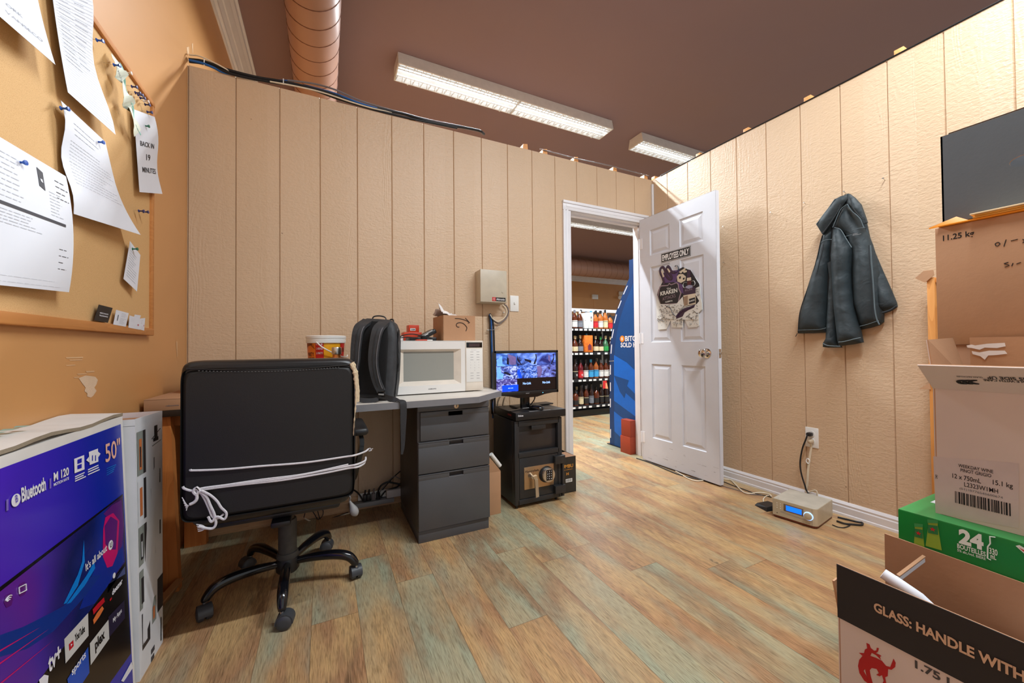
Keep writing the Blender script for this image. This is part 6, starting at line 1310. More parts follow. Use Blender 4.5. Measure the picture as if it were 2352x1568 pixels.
# bottle
kp([(690, 265), (750, 255), (755, 400), (770, 545), (850, 620), (855, 730), (610, 765), (625, 640), (690, 560), (680, 420)], PDP, .0022); kp([(683, 420), (765, 405), (770, 465), (680, 480)], PCR, .003); kp([(690, 490), (770, 475), (770, 545), (690, 560)], PDR, .003)
for pts in (((680, 510), (630, 510), (605, 560), (620, 610), (660, 610)), ((775, 490), (820, 475), (845, 520), (830, 570), (790, 580))): kt_(pts, .0035, PWH, .003)
kp([(660, 590), (720, 560), (790, 570), (800, 610), (720, 635), (665, 620)], PLI, .0032); kp([(610, 770), (855, 725), (860, 940), (620, 985)], PCR, .0026); kp([(725, 840), (845, 805), (850, 910), (725, 945)], PBK, .0032); ktx('KRAKEN', (728, 905), (840, 870), .010, PWH, .03); ktx('RUM', (650, 690), (790, 665), .014, PMV, .0)
kp([(610, 800), (700, 770), (700, 940), (630, 980)], pm('advert_sepia', (150, 124, 100), .5), .003)
# waves
kp([(75, 780), (140, 940), (350, 950), (480, 930), (600, 790), (620, 985), (560, 1080), (500, 1140), (480, 1240), (75, 1240), (72, 930)], PWH, .0038); kp([(860, 625), (930, 588), (945, 700), (975, 910), (978, 1045), (915, 1118), (870, 1130), (830, 990), (880, 940), (930, 880), (860, 760)], PWH, .0038); kp([(480, 1210), (600, 1120), (720, 1050), (830, 985), (912, 1118), (910, 1250), (480, 1255)], PWH, .0036)
kp([(470, 1240), (465, 1180), (530, 1090), (620, 1030), (740, 990), (850, 950), (830, 1010), (720, 1060), (640, 1110), (600, 1190)], PDP, .0042); kt_(((490, 1200), (560, 1110), (680, 1050), (830, 980)), .006, PPU, .0046); kt_(((470, 1190), (430, 1160), (390, 1110), (370, 1050), (330, 1000), (285, 990), (275, 1010)), .005, PIN, .0042)
rr = random.Random(5)
for i in range(300):
    x = rr.uniform(90, 890); y = rr.uniform(965, 1370)
    if (320 < x < 385 or 580 < x < 655) and y > 1200 or (x > 640 and y > 1240 and x < 720) or (255 < x < 390 and y > 1270) or (x > 700 and y > 1370): continue
    if abs(y-(1200-(x-470)*.62)) < 75 and 430 < x < 850: continue
    L = rr.uniform(18, 42); q0 = rr.uniform(-.5, .9); b_ = rr.uniform(.3, .6)*L
    P3 = [(x, y), (x+L*.5*cos(q0)+b_*sin(q0), y+L*.5*sin(q0)-b_*cos(q0)), (x+L*cos(q0), y+L*sin(q0))]
    mb.tube(cr([K(*p, .0046) for p in P3], 3), [.0006, .0011, .0015, .0017, .0015, .0010, .0005][:7], PIN if i % 3 else PBK, 5, flat=.3)
for i in range(40): x, y = rr.uniform(865, 930), rr.uniform(620, 780); kp([(x, y), (x+10, y+18), (x+4, y+20)], PIN, .0048)
part('printed_cutout', mb, st)
# ================================================================== nails on the right wall
for i, (u, v, lab) in enumerate(((1665, 522, 'bent nail beside the top of the open door'), (1774, 490, 'nail in the middle of the wall between door and jacket'), (1851, 468, 'nail just left of the hanging jacket'), (1943, 443, 'nail from which the jacket hangs'), (2033, 413, 'nail up right of the jacket'), (1666, 604, 'small nail lower beside the door edge'))):
    p = W(u, v, 'x', X1); mb = MB(); mb.cyl(p+V((.01, 0, -.004)), p+V((-.022, 0, .004)), .0016, STEEL, seg=8); mb.cyl(p+V((-.022, 0, .004)), p+V((-.0235, 0, .0043)), .004, STEEL, seg=12); part('nail', mb, None, label=lab, cat='nail', group='nails in the right wall')
# ================================================================== jacket
g = NT('dark_teal_softshell'); tc = g.n('ShaderNodeTexCoord').outputs['Object']
nz = g.n('ShaderNodeTexNoise', i_Vector=tc, i_Scale=15.0, i_Detail=3.0, i_Distortion=1.0).outputs['Fac']; bp = g.n('ShaderNodeBump', i_Height=nz, i_Strength=.5, i_Distance=.007); g.l(bp.outputs[0], g.b.inputs['Normal'])
g.l(g.mix(nz, lin((28, 37, 41)), lin((43, 55, 60))), g.b.inputs['Base Color']); g.b.inputs['Roughness'].default_value = .6; JK = g.m
JKD = pm('dark_jacket_lining', (24, 28, 32), .7); JKS = pm('jacket_piping', (84, 98, 104), .6); 
jk = thing('jacket', 'dark teal jacket hanging by its collar from a nail on the right wall', 'jacket', W(1943, 800, 'x', X1-.05))
def J(x, y, base=.02): p = W(1780+x/3.919, 420+y/3.919, 'x', X1-base); return (p.y, p.z)
def jp(name, pts, T, Rr, base, mat=JK, fold=.005, seed=0, fd=(1, .25), fs=16, parent=jk, lab=None):
    mb = MB(); pillow(mb, [J(*p, base) for p in pts], lambda a, b, h: V((X1-base-h, a, b)), T, Rr, mat, .013, fold, seed, base-.004 if base < .03 else .02, fd, fs); return mb
def seam(mb, pts, base, r=.0016, mat=JKS): mb.tube(cr([V((X1-base, *J(x, y, base))) for x, y in pts], 5), r, mat, 6)
mb = jp('', [(760, 200), (815, 330), (822, 370), (850, 500), (900, 640), (960, 780), (1040, 960), (1090, 1080), (1095, 1110), (1040, 1145), (970, 1168), (900, 1150), (860, 900), (780, 500)], .035, .04, .018, JK, .004, 1)
mb.tube(cr([V((X1-.045, *J(x, y, .045))) for x, y in ((1095, 1108), (1050, 1140), (1000, 1160), (968, 1168))], 5), .006, JKD, 8); part('far_sleeve', mb, jk)
mb = jp('', [(540, 150), (660, 105), (760, 200), (800, 400), (850, 900), (900, 1200), (760, 1290), (480, 1330), (420, 900), (430, 470)], .03, .05, .006, JKD, .003, 2); part('back_panel', mb, jk)
mb = jp('', [(640, 150), (600, 230), (540, 320), (520, 420), (500, 640), (480, 900), (465, 1150), (462, 1345), (330, 1352), (205, 1354), (212, 1290), (225, 1180), (270, 1010), (320, 850), (360, 730), (395, 600), (415, 500), (430, 465), (520, 300), (585, 200)], .05, .06, .03, JK, .006, 3, (1, -.35), 15)
seam(mb, [(415, 535), (440, 520), (470, 510), (515, 508)], .083); seam(mb, [(206, 1325), (300, 1322), (400, 1318), (458, 1305)], .075); seam(mb, [(437, 552), (425, 620), (405, 690), (380, 800)], .082, .0022, JKD); seam(mb, [(428, 470), (410, 535), (380, 670), (330, 850), (262, 1040), (222, 1180), (208, 1345)], .052, .0028, JKD)
seam(mb, [(200, 1352), (195, 1366), (185, 1382)], .05, .002, JKD); part('left_front', mb, jk)
mb = jp('', [(655, 175), (720, 250), (790, 380), (835, 470), (870, 560), (900, 660), (940, 800), (958, 960), (970, 1150), (968, 1250), (935, 1278), (860, 1300), (770, 1320), (740, 1240), (700, 1080), (690, 900), (685, 640), (640, 480), (560, 420), (540, 380), (600, 240)], .052, .06, .03, JK, .006, 4, (1, .3), 15)
seam(mb, [(690, 430), (740, 412), (800, 402), (815, 402)], .084); seam(mb, [(630, 482), (660, 475), (690, 465)], .086); seam(mb, [(650, 190), (690, 250), (740, 295), (770, 330), (800, 400)], .083, .002); seam(mb, [(645, 195), (600, 230), (570, 280), (520, 400)], .083, .002)
seam(mb, [(860, 560), (868, 700), (880, 850), (890, 1000), (898, 1130), (915, 1220), (940, 1275)], .084, .003, JKS); seam(mb, [(845, 560), (850, 700), (862, 850), (872, 1000), (880, 1130), (895, 1230)], .085, .0016, JKD); seam(mb, [(765, 1290), (840, 1270), (900, 1250), (935, 1240)], .078)
o_ = J(700, 468, .085); mb.ftext('ARC', V((X1-.0865, o_[0], o_[1])), (0, -1, 0), (0, 0, 1), GRYP, .006, .022, .0); mb.box(V((X1-.0868, o_[0]-.036, o_[1]-.004)), V((X1-.086, o_[0], o_[1]-.0025)), GRYP)
part('right_front', mb, jk)
mb = jp('', [(470, 720), (505, 700), (520, 900), (535, 1150), (560, 1440), (592, 1480), (478, 1482), (430, 1475), (432, 1440), (455, 1400), (465, 1200), (478, 1000), (490, 860)], .04, .035, .045, JK, .004, 5, (0, 1), 18)
mb.tube(cr([V((X1-.087, *J(x, y, .087))) for x, y in ((432, 1445), (470, 1462), (530, 1468), (590, 1470))], 4), .003, JKS, 6); part('rear_sleeve', mb, jk)
mb = jp('', [(520, 420), (570, 405), (625, 470), (690, 580), (690, 640), (672, 800), (680, 950), (705, 1120), (735, 1240), (765, 1340), (785, 1435), (700, 1452), (575, 1468), (560, 1420), (535, 1200), (520, 1050), (508, 850), (500, 650)], .046, .045, .06, JK, .006, 6, (.15, 1), 15)
mb.tube(cr([V((X1-.118, *J(x, y, .118))) for x, y in ((572, 1432), (620, 1428), (700, 1408), (772, 1392))], 4), .0025, JKS, 6); seam(mb, [(535, 402), (590, 420), (640, 500), (690, 580)], .092, .002); part('front_sleeve', mb, jk)
mb = jp('', [(370, 372), (420, 300), (490, 210), (540, 145), (590, 120), (650, 102), (650, 150), (610, 200), (570, 260), (520, 340), (470, 410), (428, 465)], .022, .02, .075, JK, .002, 7); seam(mb, [(428, 455), (470, 400), (520, 330), (570, 250), (590, 190)], .096, .0018, JKD); seam(mb, [(372, 372), (440, 285), (540, 145)], .08, .0022, JKS); part('collar', mb, jk)
mb = jp('', [(640, 100), (665, 95), (710, 130), (765, 190), (790, 260), (815, 330), (822, 355), (800, 362), (740, 300), (690, 250), (645, 185)], .03, .025, .07, JK, .003, 8)
seam(mb, [(680, 140), (700, 220), (750, 285), (800, 330)], .098, .0018, JKD); part('collar_back', mb, jk)
mb = MB(); p = W(1943, 446, 'x', X1-.03); mb.tube([p+V((0, .012, -.03)), p+V((0, .004, .0)), p+V((0, -.004, 0)), p+V((0, -.010, -.03))], .0022, JKD, 6); part('hanging_loop', mb, jk)
# ================================================================== outlet, plugs, leads, radio
t = thing('wall_outlet', 'white wall outlet on the right wall above the radio', 'outlet', (X1, 1.284, .348))
mb = MB(); mb.box((X1-.006, 1.250, .348), (X1+.001, 1.319, .467), WHP, .003); part('cover_plate', mb, t)
mb = MB(); 
for z in (.430, .386): mb.lathe([(0, 0), (.0165, 0), (.0165, .003), (0, .003)], (X1-.006, 1.284, z), WHP, 24, (-1, 0, 0), sq=.8)
part('sockets', mb, t)
mb = MB(); mb.box((X1-.042, 1.272, .418), (X1-.010, 1.298, .440), BLK, .006); pb_ = W(1864, 998, 'x', X1-.04)
P_ = [V((X1-.036, 1.296, .43))]+[W(u, v, 'x', X1-o) for u, v, o in ((1853, 1003, .05), (1843, 1030, .055), (1838, 1060, .05), (1840, 1085, .05), (1848, 1112, .05), (1857, 1133, .05))]+[V((2.56, 1.20, .04)), V((2.56, 1.17, .012))]
mb.tube(cr(P_, 6), .0042, CABK, 8); part('power_lead', mb, None, label='black power lead plugged in the upper socket, hanging down behind the radio', cat='cable')
mb = MB(); mb.lathe([(0, 0), (.014, .002), (.012, .02), (.006, .026), (0, .027)], (X1-.0095, 1.284, .386), pm('beige_plug', (198, 178, 150), .5), 18, (-1, 0, 0), sq=.7)
for o in (0, .007): mb.tube(cr([V((X1-.03, 1.284, .382))]+[W(u+o*300, v, 'x', X1-.012) for u, v in ((1862, 1025), (1858, 1055), (1855, 1080), (1853, 1110), (1852, 1130))]+[V((X1-.016, 1.26, .10)), V((X1-.016, 1.26, .02))], 5), .0036, CABW, 7)
p = W(1857, 1060, 'x', X1-.016); mb.tube(cr([p+V((0, .006, .02)), p+V((0, .012, 0)), p+V((0, 0, -.012)), p+V((0, -.006, .008)), p+V((0, .004, .018))], 4), .003, WHP, 6)
part('beige_lead', mb, None, label='beige double lead plugged in the lower socket, running down the wall', cat='cable')
RC = pm('champagne_plastic', (198, 186, 160), .38, .25); RT = pm('dusty_champagne_top', (190, 184, 170), .5, .1, var=(14, .12)); RBASE = pm('rust_base', (112, 52, 30), .4)
ra = thing('cd_radio', 'champagne coloured radio with a blue display on the floor by the right wall', 'radio', (2.40, 1.21, 0))
O = V((2.271, 1.311, 0)); U = V((.148, -.989, 0)).normalized(); N_ = V((U.y*-1, U.x, 0)); N_ = N_ if N_.x > 0 else -N_
MR = Matrix(((U.x, N_.x, 0, O.x), (U.y, N_.y, 0, O.y), (0, 0, 1, 0), (0, 0, 0, 1)))   # local x along the front, y into depth, z up
def RM(): m = MB(); m.M = MR; return m
def rprof(z, i=0): 
    w_, d_, r_ = .204, .235, .024
    pts = [(i, i)]+[(w_-r_-i*0+ (r_-i)*sin(q)-0, r_-(r_-i)*cos(q)) for q in [pi/2*k/6 for k in range(7)]]+[(w_-i, d_-i), (i, d_-i)]
    return [V((x, y, z)) for x, y in pts]
mb = RM(); mb.prism(rprof(.004, .003), (0, 0, .010), RBASE); part('base', mb, ra)
mb = RM(); mb.prism(rprof(.014), (0, 0, .088), RC); mb.prism(rprof(.102, .002), (0, 0, .0012), RT); mb.box((.018, .018, .1032), (.024, .024, .1034), GRYP); rcse = part('radio_case', mb, ra)
mb = RM(); mb.box((.054, -.0015, .050), (.146, .002, .089), pm('display_bezel', (110, 98, 86), .4), .001); mb.box((.066, -.0022, .056), (.138, -.0014, .083), pm('blue_display', (0, 96, 255), .3, emit=1.6), .0005); part('display', mb, ra, label='glowing blue display')
mb = RM(); mb.lathe([(.0215, 0), (.0215, .003), (.0185, .004), (.0185, .0012)], V((.168, 0, .060)), pm('blue_white_ring', (150, 190, 255), .3, emit=1.6), 32, (0, -1, 0)); mb.lathe([(0, 0), (.018, 0), (.018, .010), (.015, .012), (0, .012)], V((.168, 0, .060)), RC, 32, (0, -1, 0)); part('volume_dial', mb, ra, label='dial with a glowing blue ring')
mb = RM(); 
for c_ in range(2):
    for r in range(3): mb.lathe([(0, 0), (.0022, 0), (.0022, .001), (0, .0012)], V((.022+c_*.017, 0, .082-r*.0125)), WHP, 10, (0, -1, 0))
mb.lathe([(0, 0), (.0022, 0), (.0022, .001), (0, .0012)], V((.022, 0, .028)), BLK, 10, (0, -1, 0)); part('buttons', mb, ra)
mb = RM(); mb.tube([V((.038, -.0002, .043)), V((.165, -.0002, .036))], .0006, GINK, 4); mb.tube([V((.038, -.0002, .038)), V((.165, -.0002, .031))], .0006, GINK, 4); mb.box((.168, -.0008, .034), (.176, .0005, .040), GRYP, .001); mb.ftext('CD PLAYER', (.14, -.0006, .020), (1, 0, 0), (0, 0, 1), GINK, .003, .035, .0); mb.box((.1835, -.0003, .014), (.1842, .0005, .102), GINK); part('disc_slot', mb, ra)
for x, y in ((.02, .02), (.18, .03), (.02, .21), (.18, .21)): mb = RM(); mb.cyl((x, y, 0), (x, y, .005), .010, BLK, seg=12); part('foot', mb, ra)
def fl(name, pts, r, mat, lab, z=.004, cat='cable', k=6, group=None):
    mb = MB(); P_ = [V((W(u, v, 'z', z+dz).x, W(u, v, 'z', z+dz).y, z+dz)) for u, v, dz in [(q+(0,))[:3] for q in pts]]; P_ = [V((min(p.x, X1-.018), p.y, p.z)) for p in P_]; mb.tube(cr(P_, k), r, mat, 7); part(name, mb, None, label=lab, cat=cat, group=group)
fl('cable', [(1640, 1095), (1664, 1100), (1678, 1102), (1690, 1113), (1705, 1128), (1720, 1133), (1745, 1131), (1765, 1134), (1772, 1140)], .0042, CABW, 'cream cable snaking on the floor from the door to the radio', .006)
fl('cable', [(1655, 1103), (1670, 1109), (1690, 1117), (1710, 1124), (1735, 1133), (1760, 1138), (1772, 1142)], .0026, CABK, 'thin black cable running beside the cream one to the radio', .004)
fl('cable', [(1650, 1112), (1668, 1118), (1690, 1124), (1720, 1134), (1750, 1137)], .0022, CABG, 'thin grey cable closest to us between door and radio', .003)
fl('cable', [(1776, 1162), (1765, 1163), (1757, 1158), (1753, 1148), (1757, 1141), (1765, 1137)], .0032, CABW, 'cream loop of cable at the left side of the radio', .004)
fl('cable', [(1924, 1187), (1945, 1192), (1965, 1197), (1980, 1200), (1979, 1205), (1960, 1204), (1940, 1202), (1922, 1196)], .0048, CABK, 'thick black cable loop at the right of the radio', .006)
fl('cable', [(1912, 1205), (1925, 1210), (1940, 1211), (1952, 1206), (1945, 1203)], .0026, CABK, 'thin twisted black lead curling right of the radio', .003)
mb = MB(); mb.hexa([(2.30, 1.36, .0), (2.40, 1.34, 0), (2.42, 1.43, 0), (2.33, 1.45, 0)], [(2.31, 1.365, .022), (2.39, 1.35, .030), (2.41, 1.42, .022), (2.34, 1.44, .016)], BLK); part('power_adapter', mb, None, label='black power adapter on the floor at the left end of the radio', cat='adapter')
fl('door_cable', [(1462, 1052), (1490, 1061), (1530, 1078), (1555, 1088), (1580, 1095), (1620, 1104), (1650, 1112)], .004, CABK, 'black cable passing under the open door leaf', .004)
fl('door_cable', [(1552, 1082), (1566, 1090), (1580, 1098), (1598, 1104), (1615, 1103)], .0038, CABW, 'cream cable poking out under the open door leaf', .005)
# ================================================================== cartons stacked at the right edge
PKW = pm('pinkish_white_carton', (214, 198, 190), .7, bump=(60, .12), var=(5, .05)); BKC = pm('black_printed_flap', (36, 30, 28), .7, bump=(80, .15)); BKI = pm('grey_black_ink', (70, 66, 66), .7); INK2 = pm('strong_black_ink', (18, 16, 18), .6)
def carton(x0, x1, y0, y1, z0, z1, out, inn, th=.004, mbx=None, bottom=True):
    mb = mbx or MB()
    for a, b in (((x0, y0, z0), (x0+th/2, y1, z1)), ((x1-th/2, y0, z0), (x1, y1, z1)), ((x0, y0, z0), (x1, y0+th/2, z1)), ((x0, y1-th/2, z0), (x1, y1, z1))): mb.box(a, b, out)
    for a, b in (((x0+th/2, y0, z0), (x0+th, y1, z1)), ((x1-th, y0, z0), (x1-th/2, y1, z1)), ((x0, y0+th/2, z0), (x1, y0+th, z1)), ((x0, y1-th, z0), (x1, y1-th/2, z1))): mb.box(a, b, inn)
    mb.box((x0+.001, y0+.001, z0), (x1-.001, y1-.001, z0+th), inn); return mb
def leaf(a, b, c, d, th, mo, mi):
    """flap: corners a,b at the fold, c,d at the tip; outer side mo, inner side mi"""
    a, b, c, d = map(V, (a, b, c, d)); n = (b-a).cross(d-a).normalized()*th/2
    m = MB(); m.hexa([a-n, b-n, b, a], [d-n, c-n, c, d], mo); m.hexa([a, b, b+n, a+n], [d, c, c+n, d+n], mi); return m
# whiskey carton in front
hx0, hx1, hy0, hy1, hz = 1.090, 1.335, .115, .486, .322
wk = thing('whiskey_carton', 'open carton with a red bucking horse and a black flap reading GLASS: HANDLE WITH CARE', 'box', ((hx0+hx1)/2, .3, 0))
mb = carton(hx0, hx1-.003, hy0, hy1, 0, hz, PKW, KRAFTD); part('carton_body', mb, wk)
mb = leaf((hx0+.001, hy1, hz), (hx0+.001, hy0, hz), (hx0+.001, hy0, hz+.122), (hx0+.001, hy1, hz+.124), -.005, BKC, KRAFTD)
def HP(u, v, d=.003): p = W(u, v, 'x', hx0); return V((hx0-d, p.y, p.z))
o = HP(2009, 1405); e = HP(2240, 1508); L = (o-e).length
mb.ftext('GLASS: HANDLE WITH CARE', (hx0-.0035, o.y, o.z-.002), (0, -1, 0), (0, 0, 1), pm('kraft_lettering', (206, 170, 140), .7), .0265, None, .03) if False else None
KL = pm('kraft_lettering', (206, 170, 140), .7)
tw_ = text2d('GLASS: HANDLE', .035)[2]; full = text2d('GLASS: HANDLE WITH CARE', .035)[2]; mb.ftext('GLASS: HANDLE WITH CARE', (hx0-.0035, o.y, .379), (0, -1, 0), (0, 0, 1), KL, .0185, (o.y-e.y)*full/tw_, .035)
part('front_flap', mb, wk, label='black flap lettered GLASS: HANDLE WITH CARE')
mb = leaf((hx1-.004, hy1, hz), (hx1-.004, hy0, hz), (hx1-.002, hy0, hz+.128), (hx1-.002, hy1, hz+.142), .004, KRAFT, KRAFTD); part('rear_flap', mb, wk)
mb = leaf((hx0, hy1+.001, hz), (hx1, hy1+.001, hz), (hx1-.01, hy1+.014, hz-.09), (hx0+.002, hy1+.020, hz-.09), .004, PKW, KRAFTD) if False else leaf((hx0+.004, hy1-.002, hz), (hx0+.03, hy1-.002, hz), (hx0+.02, hy1+.006, hz+.085), (hx0+.0, hy1+.008, hz+.08), .004, KRAFT, KRAFT); part('torn_side_flap', mb, wk)
mb = MB()
hor = [(470, 1175), (500, 1190), (512, 1225), (545, 1252), (568, 1250), (572, 1222), (592, 1228), (582, 1262), (562, 1276), (600, 1292), (616, 1302), (602, 1312), (612, 1340), (565, 1296), (522, 1272), (508, 1302), (560, 1320), (620, 1350), (662, 1400), (702, 1412), (716, 1380), (735, 1330), (756, 1370), (750, 1412), (716, 1438), (682, 1430), (678, 1500), (652, 1512), (664, 1572), (640, 1600), (618, 1590), (640, 1545), (622, 1490), (600, 1502), (568, 1488), (592, 1470), (570, 1430), (522, 1420), (502, 1442), (512, 1500), (540, 1600), (505, 1600), (470, 1490), (456, 1430), (442, 1450), (470, 1500), (500, 1580), (450, 1545), (402, 1470), (388, 1400), (400, 1340), (432, 1302), (398, 1272), (446, 1276), (456, 1240), (478, 1228)]
mb.prism([HP(1880+x/4.2606, 1200+y/4.2606, .0008) for x, y in hor], (.0006, 0, 0), pm('horse_red', (176, 12, 12), .6))
o = HP(2102, 1532); mb.ftext('1.75 L', (hx0-.0008, o.y, o.z), (0, -1, 0), (0, 0, 1), BKI, .0150, .056, .03); part('front_print', mb, wk, label='red bucking horse with rider and 1.75 L marking')
mb = MB(); a, b = HP(2028, 1318), HP(2105, 1362); A_ = V((hx0+.03, a.y-.035, .415)); 
A1 = W(2028, 1316, 'x', hx0+.02); B1 = W(2110, 1372, 'x', hx0+.03); mb.tube([A1, A1*.6+B1*.4, B1, B1+V((.02, -.06, -.06))], [.011, .012, .012, .012], PAPER, 12); part('rolled_paper', mb, None, label='rolled white paper poking out of the whiskey carton', cat='paper')
mb = MB(); A1 = W(2062, 1323, 'x', hx0+.09); B1 = W(2122, 1278, 'x', hx1-.03); mb.ribbon([A1+V((0, 0, -.006)), B1+V((0, 0, -.006))], .012, (0, 0, 1), .004, PAPER); mb.ribbon([A1+V((0, 0, .001)), B1+V((0, 0, .001))], .006, (.5, .5, .2), .004, KRAFT); part('carton_divider', mb, None, label='cardboard divider strip standing inside the open whiskey carton', cat='cardboard')
mb = MB(); rr = random.Random(8); N = 10; cA, cB = W(2300, 1440, 'x', hx0+.12), None; g_ = []
for j in range(N+1):
    for i in range(N+1): g_.append(V((hx0+.02+.20*i/N, .27-.14*j/N, .365+.035*sin(i*.5+j*.3)*.6+rr.uniform(-.004, .004)-(.02 if i in (0, N) else 0))))
mb.add(g_, [(j*(N+1)+i, j*(N+1)+i+1, (j+1)*(N+1)+i+1, (j+1)*(N+1)+i) for j in range(N) for i in range(N)], PAPER, True); part('paper_wad', mb, None, label='wad of white paper lying in the right end of the whiskey carton', cat='paper', solid=.002)
# beer case
gx0, gx1, gy0, gy1, gz0, gz1 = 1.338, 1.612, .05, .461, .302, .537
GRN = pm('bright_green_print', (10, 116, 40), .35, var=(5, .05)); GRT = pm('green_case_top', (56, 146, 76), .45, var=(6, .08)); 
bc = thing('beer_case', 'green 24 bottle beer case under the white wine carton', 'box', ((gx0+gx1)/2, .25, gz0))
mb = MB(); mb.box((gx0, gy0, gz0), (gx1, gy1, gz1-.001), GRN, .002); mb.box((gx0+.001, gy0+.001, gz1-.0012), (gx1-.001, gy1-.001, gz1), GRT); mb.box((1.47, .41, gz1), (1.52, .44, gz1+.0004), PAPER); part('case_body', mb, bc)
def GP(x, y, d=.0008): p = W(2040+x/2.8, 760+y/2.8, 'x', gx0); return V((gx0-d, p.y, p.z))
GW = pm('case_white', (226, 232, 220), .5); GBO = pm('pictured_bottle', (140, 170, 50), .4); GNK = pm('pictured_neck_label', (40, 120, 60), .4); STR = pm('star_red', (196, 30, 30), .4)
mb = MB()
for cx_, top, w0, w1 in ((197, 1235, 34, 42), (288, 1210, 42, 58)):
    mb.poly([GP(cx_-w0*.8, top), GP(cx_+w0*.8, top+6), GP(cx_+w0*.75, top+40), GP(cx_+w1, top+200), GP(cx_-w1*.8, top+170), GP(cx_-w0*.7, top+40)], GBO); mb.poly([GP(cx_-w0*.85, top, .0014), GP(cx_+w0*.85, top+6, .0014), GP(cx_+w0*.8, top+26, .0014), GP(cx_-w0*.8, top+22, .0014)], GRT)
    mb.poly([GP(cx_-w0*.72, top+34, .0014), GP(cx_+w0*.75, top+42, .0014), GP(cx_+w0*.85, top+100, .0014), GP(cx_-w0*.75, top+86, .0014)], GNK)
    c = GP(cx_, top+64, .002); mb.poly([c+V((0, cos(pi/2+k*pi/5)*(.0055 if k % 2 == 0 else .0023), sin(pi/2+k*pi/5)*(.0055 if k % 2 == 0 else .0023))) for k in range(10)], STR)
def gtx(s, x, y, h, wd, bold=.02): o = GP(x, y, .0014); mb.ftext(s, o, (0, -1, 0), (0, 0, 1), GW, h, wd, bold)
a, b = GP(448, 1360), GP(610, 1390); c = GP(632, 1440)
gtx('24', 456, 1356, .031, (a.y-b.y)*.98, .05); o = GP(446, 1392); mb.ftext('BOUTEILLES', (gx0-.0014, o.y, o.z), (0, -1, 0), (0, 0, 1), GW, .0102, a.y-c.y, .02); o = GP(446, 1414); mb.ftext('5% alc./vol. BIÈRE', (gx0-.0014, o.y, o.z), (0, -1, 0), (0, 0, 1), GW, .0058, a.y-c.y, .01)
o = GP(652, 1428); q = GP(705, 1440); mb.ftext('330', (gx0-.0014, o.y, o.z), (0, -1, 0), (0, 0, 1), GW, .013, o.y-q.y, .02); o = GP(660, 1460); mb.ftext('mL', (gx0-.0014, o.y, o.z), (0, -1, 0), (0, 0, 1), GW, .011, (o.y-q.y)*.8, .02)
mb.tube([GP(x, y, .001) for x, y in ((690, 1325), (655, 1320), (658, 1365), (642, 1385), (640, 1460), (662, 1472))], .0012, GW, 5)
mb.poly([GP(820, 1380), GP(845, 1375), GP(920, 1420), GP(920, 1470)], GW); mb.poly([GP(840, 1390, .0016), GP(920, 1430, .0016), GP(920, 1455, .0016)], STR)
part('case_print', mb, bc, label='print with two bottle necks and 24 BOUTEILLES')
mb = MB(); mb.box((gx0+.003, .055, 0), (gx1, .455, gz0-.0005), KRAFT, .001); part('support_carton', mb, None, label='plain closed kraft carton on the floor carrying the green beer case', cat='box')
# wine carton
wx0, wx1, wy0, wy1, wz0, wz1 = 1.390, 1.632, .085, .4065, .5375, .853
wc = thing('wine_carton', 'open white WEEKDAY WINE PINOT GRIGIO carton standing on the green beer case', 'box', ((wx0+wx1)/2, .25, wz0))
mb = carton(wx0, wx1, wy0, wy1, wz0, wz1, PKW, KRAFT); part('carton_body', mb, wc)
mb = MB(); 
def WX(x, y, d=.0006): p = W(2040+x/2.8, 760+y/2.8, 'x', wx0); return V((wx0-d, p.y, p.z))
mb.poly([WX(290, 805, .0003), WX(840, 850, .0003), WX(840, 1270, .0003), WX(305, 1170, .0003)], pm('clear_tape_panel', (206, 192, 186), .35))
def wtx(s, a, b, h, bold=.015, m=INK2): A, B = WX(*a), WX(*b); mb.ftext(s, (wx0-.0008, A.y, A.z), (0, -1, 0), (0, 0, 1), m, h, A.y-B.y, bold)
wtx('WEEKDAY WINE', (452, 873), (676, 901), .0078, .008); wtx('PINOT GRIGIO', (466, 903), (664, 930), .0078, .008); wtx('12 x 750mL', (414, 942), (598, 968), .0108, .008); wtx('15.1 kg', (674, 985), (803, 1010), .0108, .008); wtx('L2323W1MH', (490, 998), (708, 1030), .0104, .006); wtx('(01)10776545600674', (460, 1017), (738, 1062), .0052, .0, GINK)
A, B, C_ = WX(430, 1020), WX(786, 1180), WX(430, 1100); rr = random.Random(4); y = A.y; zt_, zb_ = A.z-.003, C_.z-.001
while y > B.y:
    w_ = rr.choice((.0008, .0012, .0020, .0028)); mb.poly([V((wx0-.0009, y, zt_)), V((wx0-.0009, y-w_, zt_)), V((wx0-.0009, y-w_, zb_)), V((wx0-.0009, y, zb_))], INK2); y -= w_+rr.choice((.0008, .0014, .0022))
o = WX(318, 950); mb.ftext('240', (wx0-.0008, o.y, o.z), (0, 0, 1), (0, 1, 0), BKI, .004, .010, .01); part('front_print', mb, wc)
fa, fb = V((wx0, wy1, wz1)), V((wx0, wy0, wz1)); ta, tb = V((1.310, wy1+.002, .914)), V((1.310, wy0, .914))
mb = leaf(fb, fa, ta, tb, .004, PKW, KRAFT)
up = (ta-fa).normalized(); nn = V((-up.z, 0, up.x)); nn = nn if nn.z < 0 or True else -nn; nn = V((up.z, 0, -up.x)); nn = nn if nn.x < 0 else -nn
def flx(s, u, v, h, wd, m=INK2, bold=.02):   # lettering turned upside down on the folded-out flap
    p = WP(u, v, fa, nn)+nn*.0032; mb.ftext(s, p, (0, 1, 0), -up, m, h, wd, bold)
w1 = WP(2352, 860, fa, nn); w0_ = WP(2273, 871, fa, nn)
flx('HANDLE WITH CARE', 2352+38, 873.5, .0080, .078, INK2); flx('THIS SIDE UP', 2352+30, 866, .0105, .068, INK2); flx('GLASS RECYCLES', 2257, 863, .0048, .040, BKI)
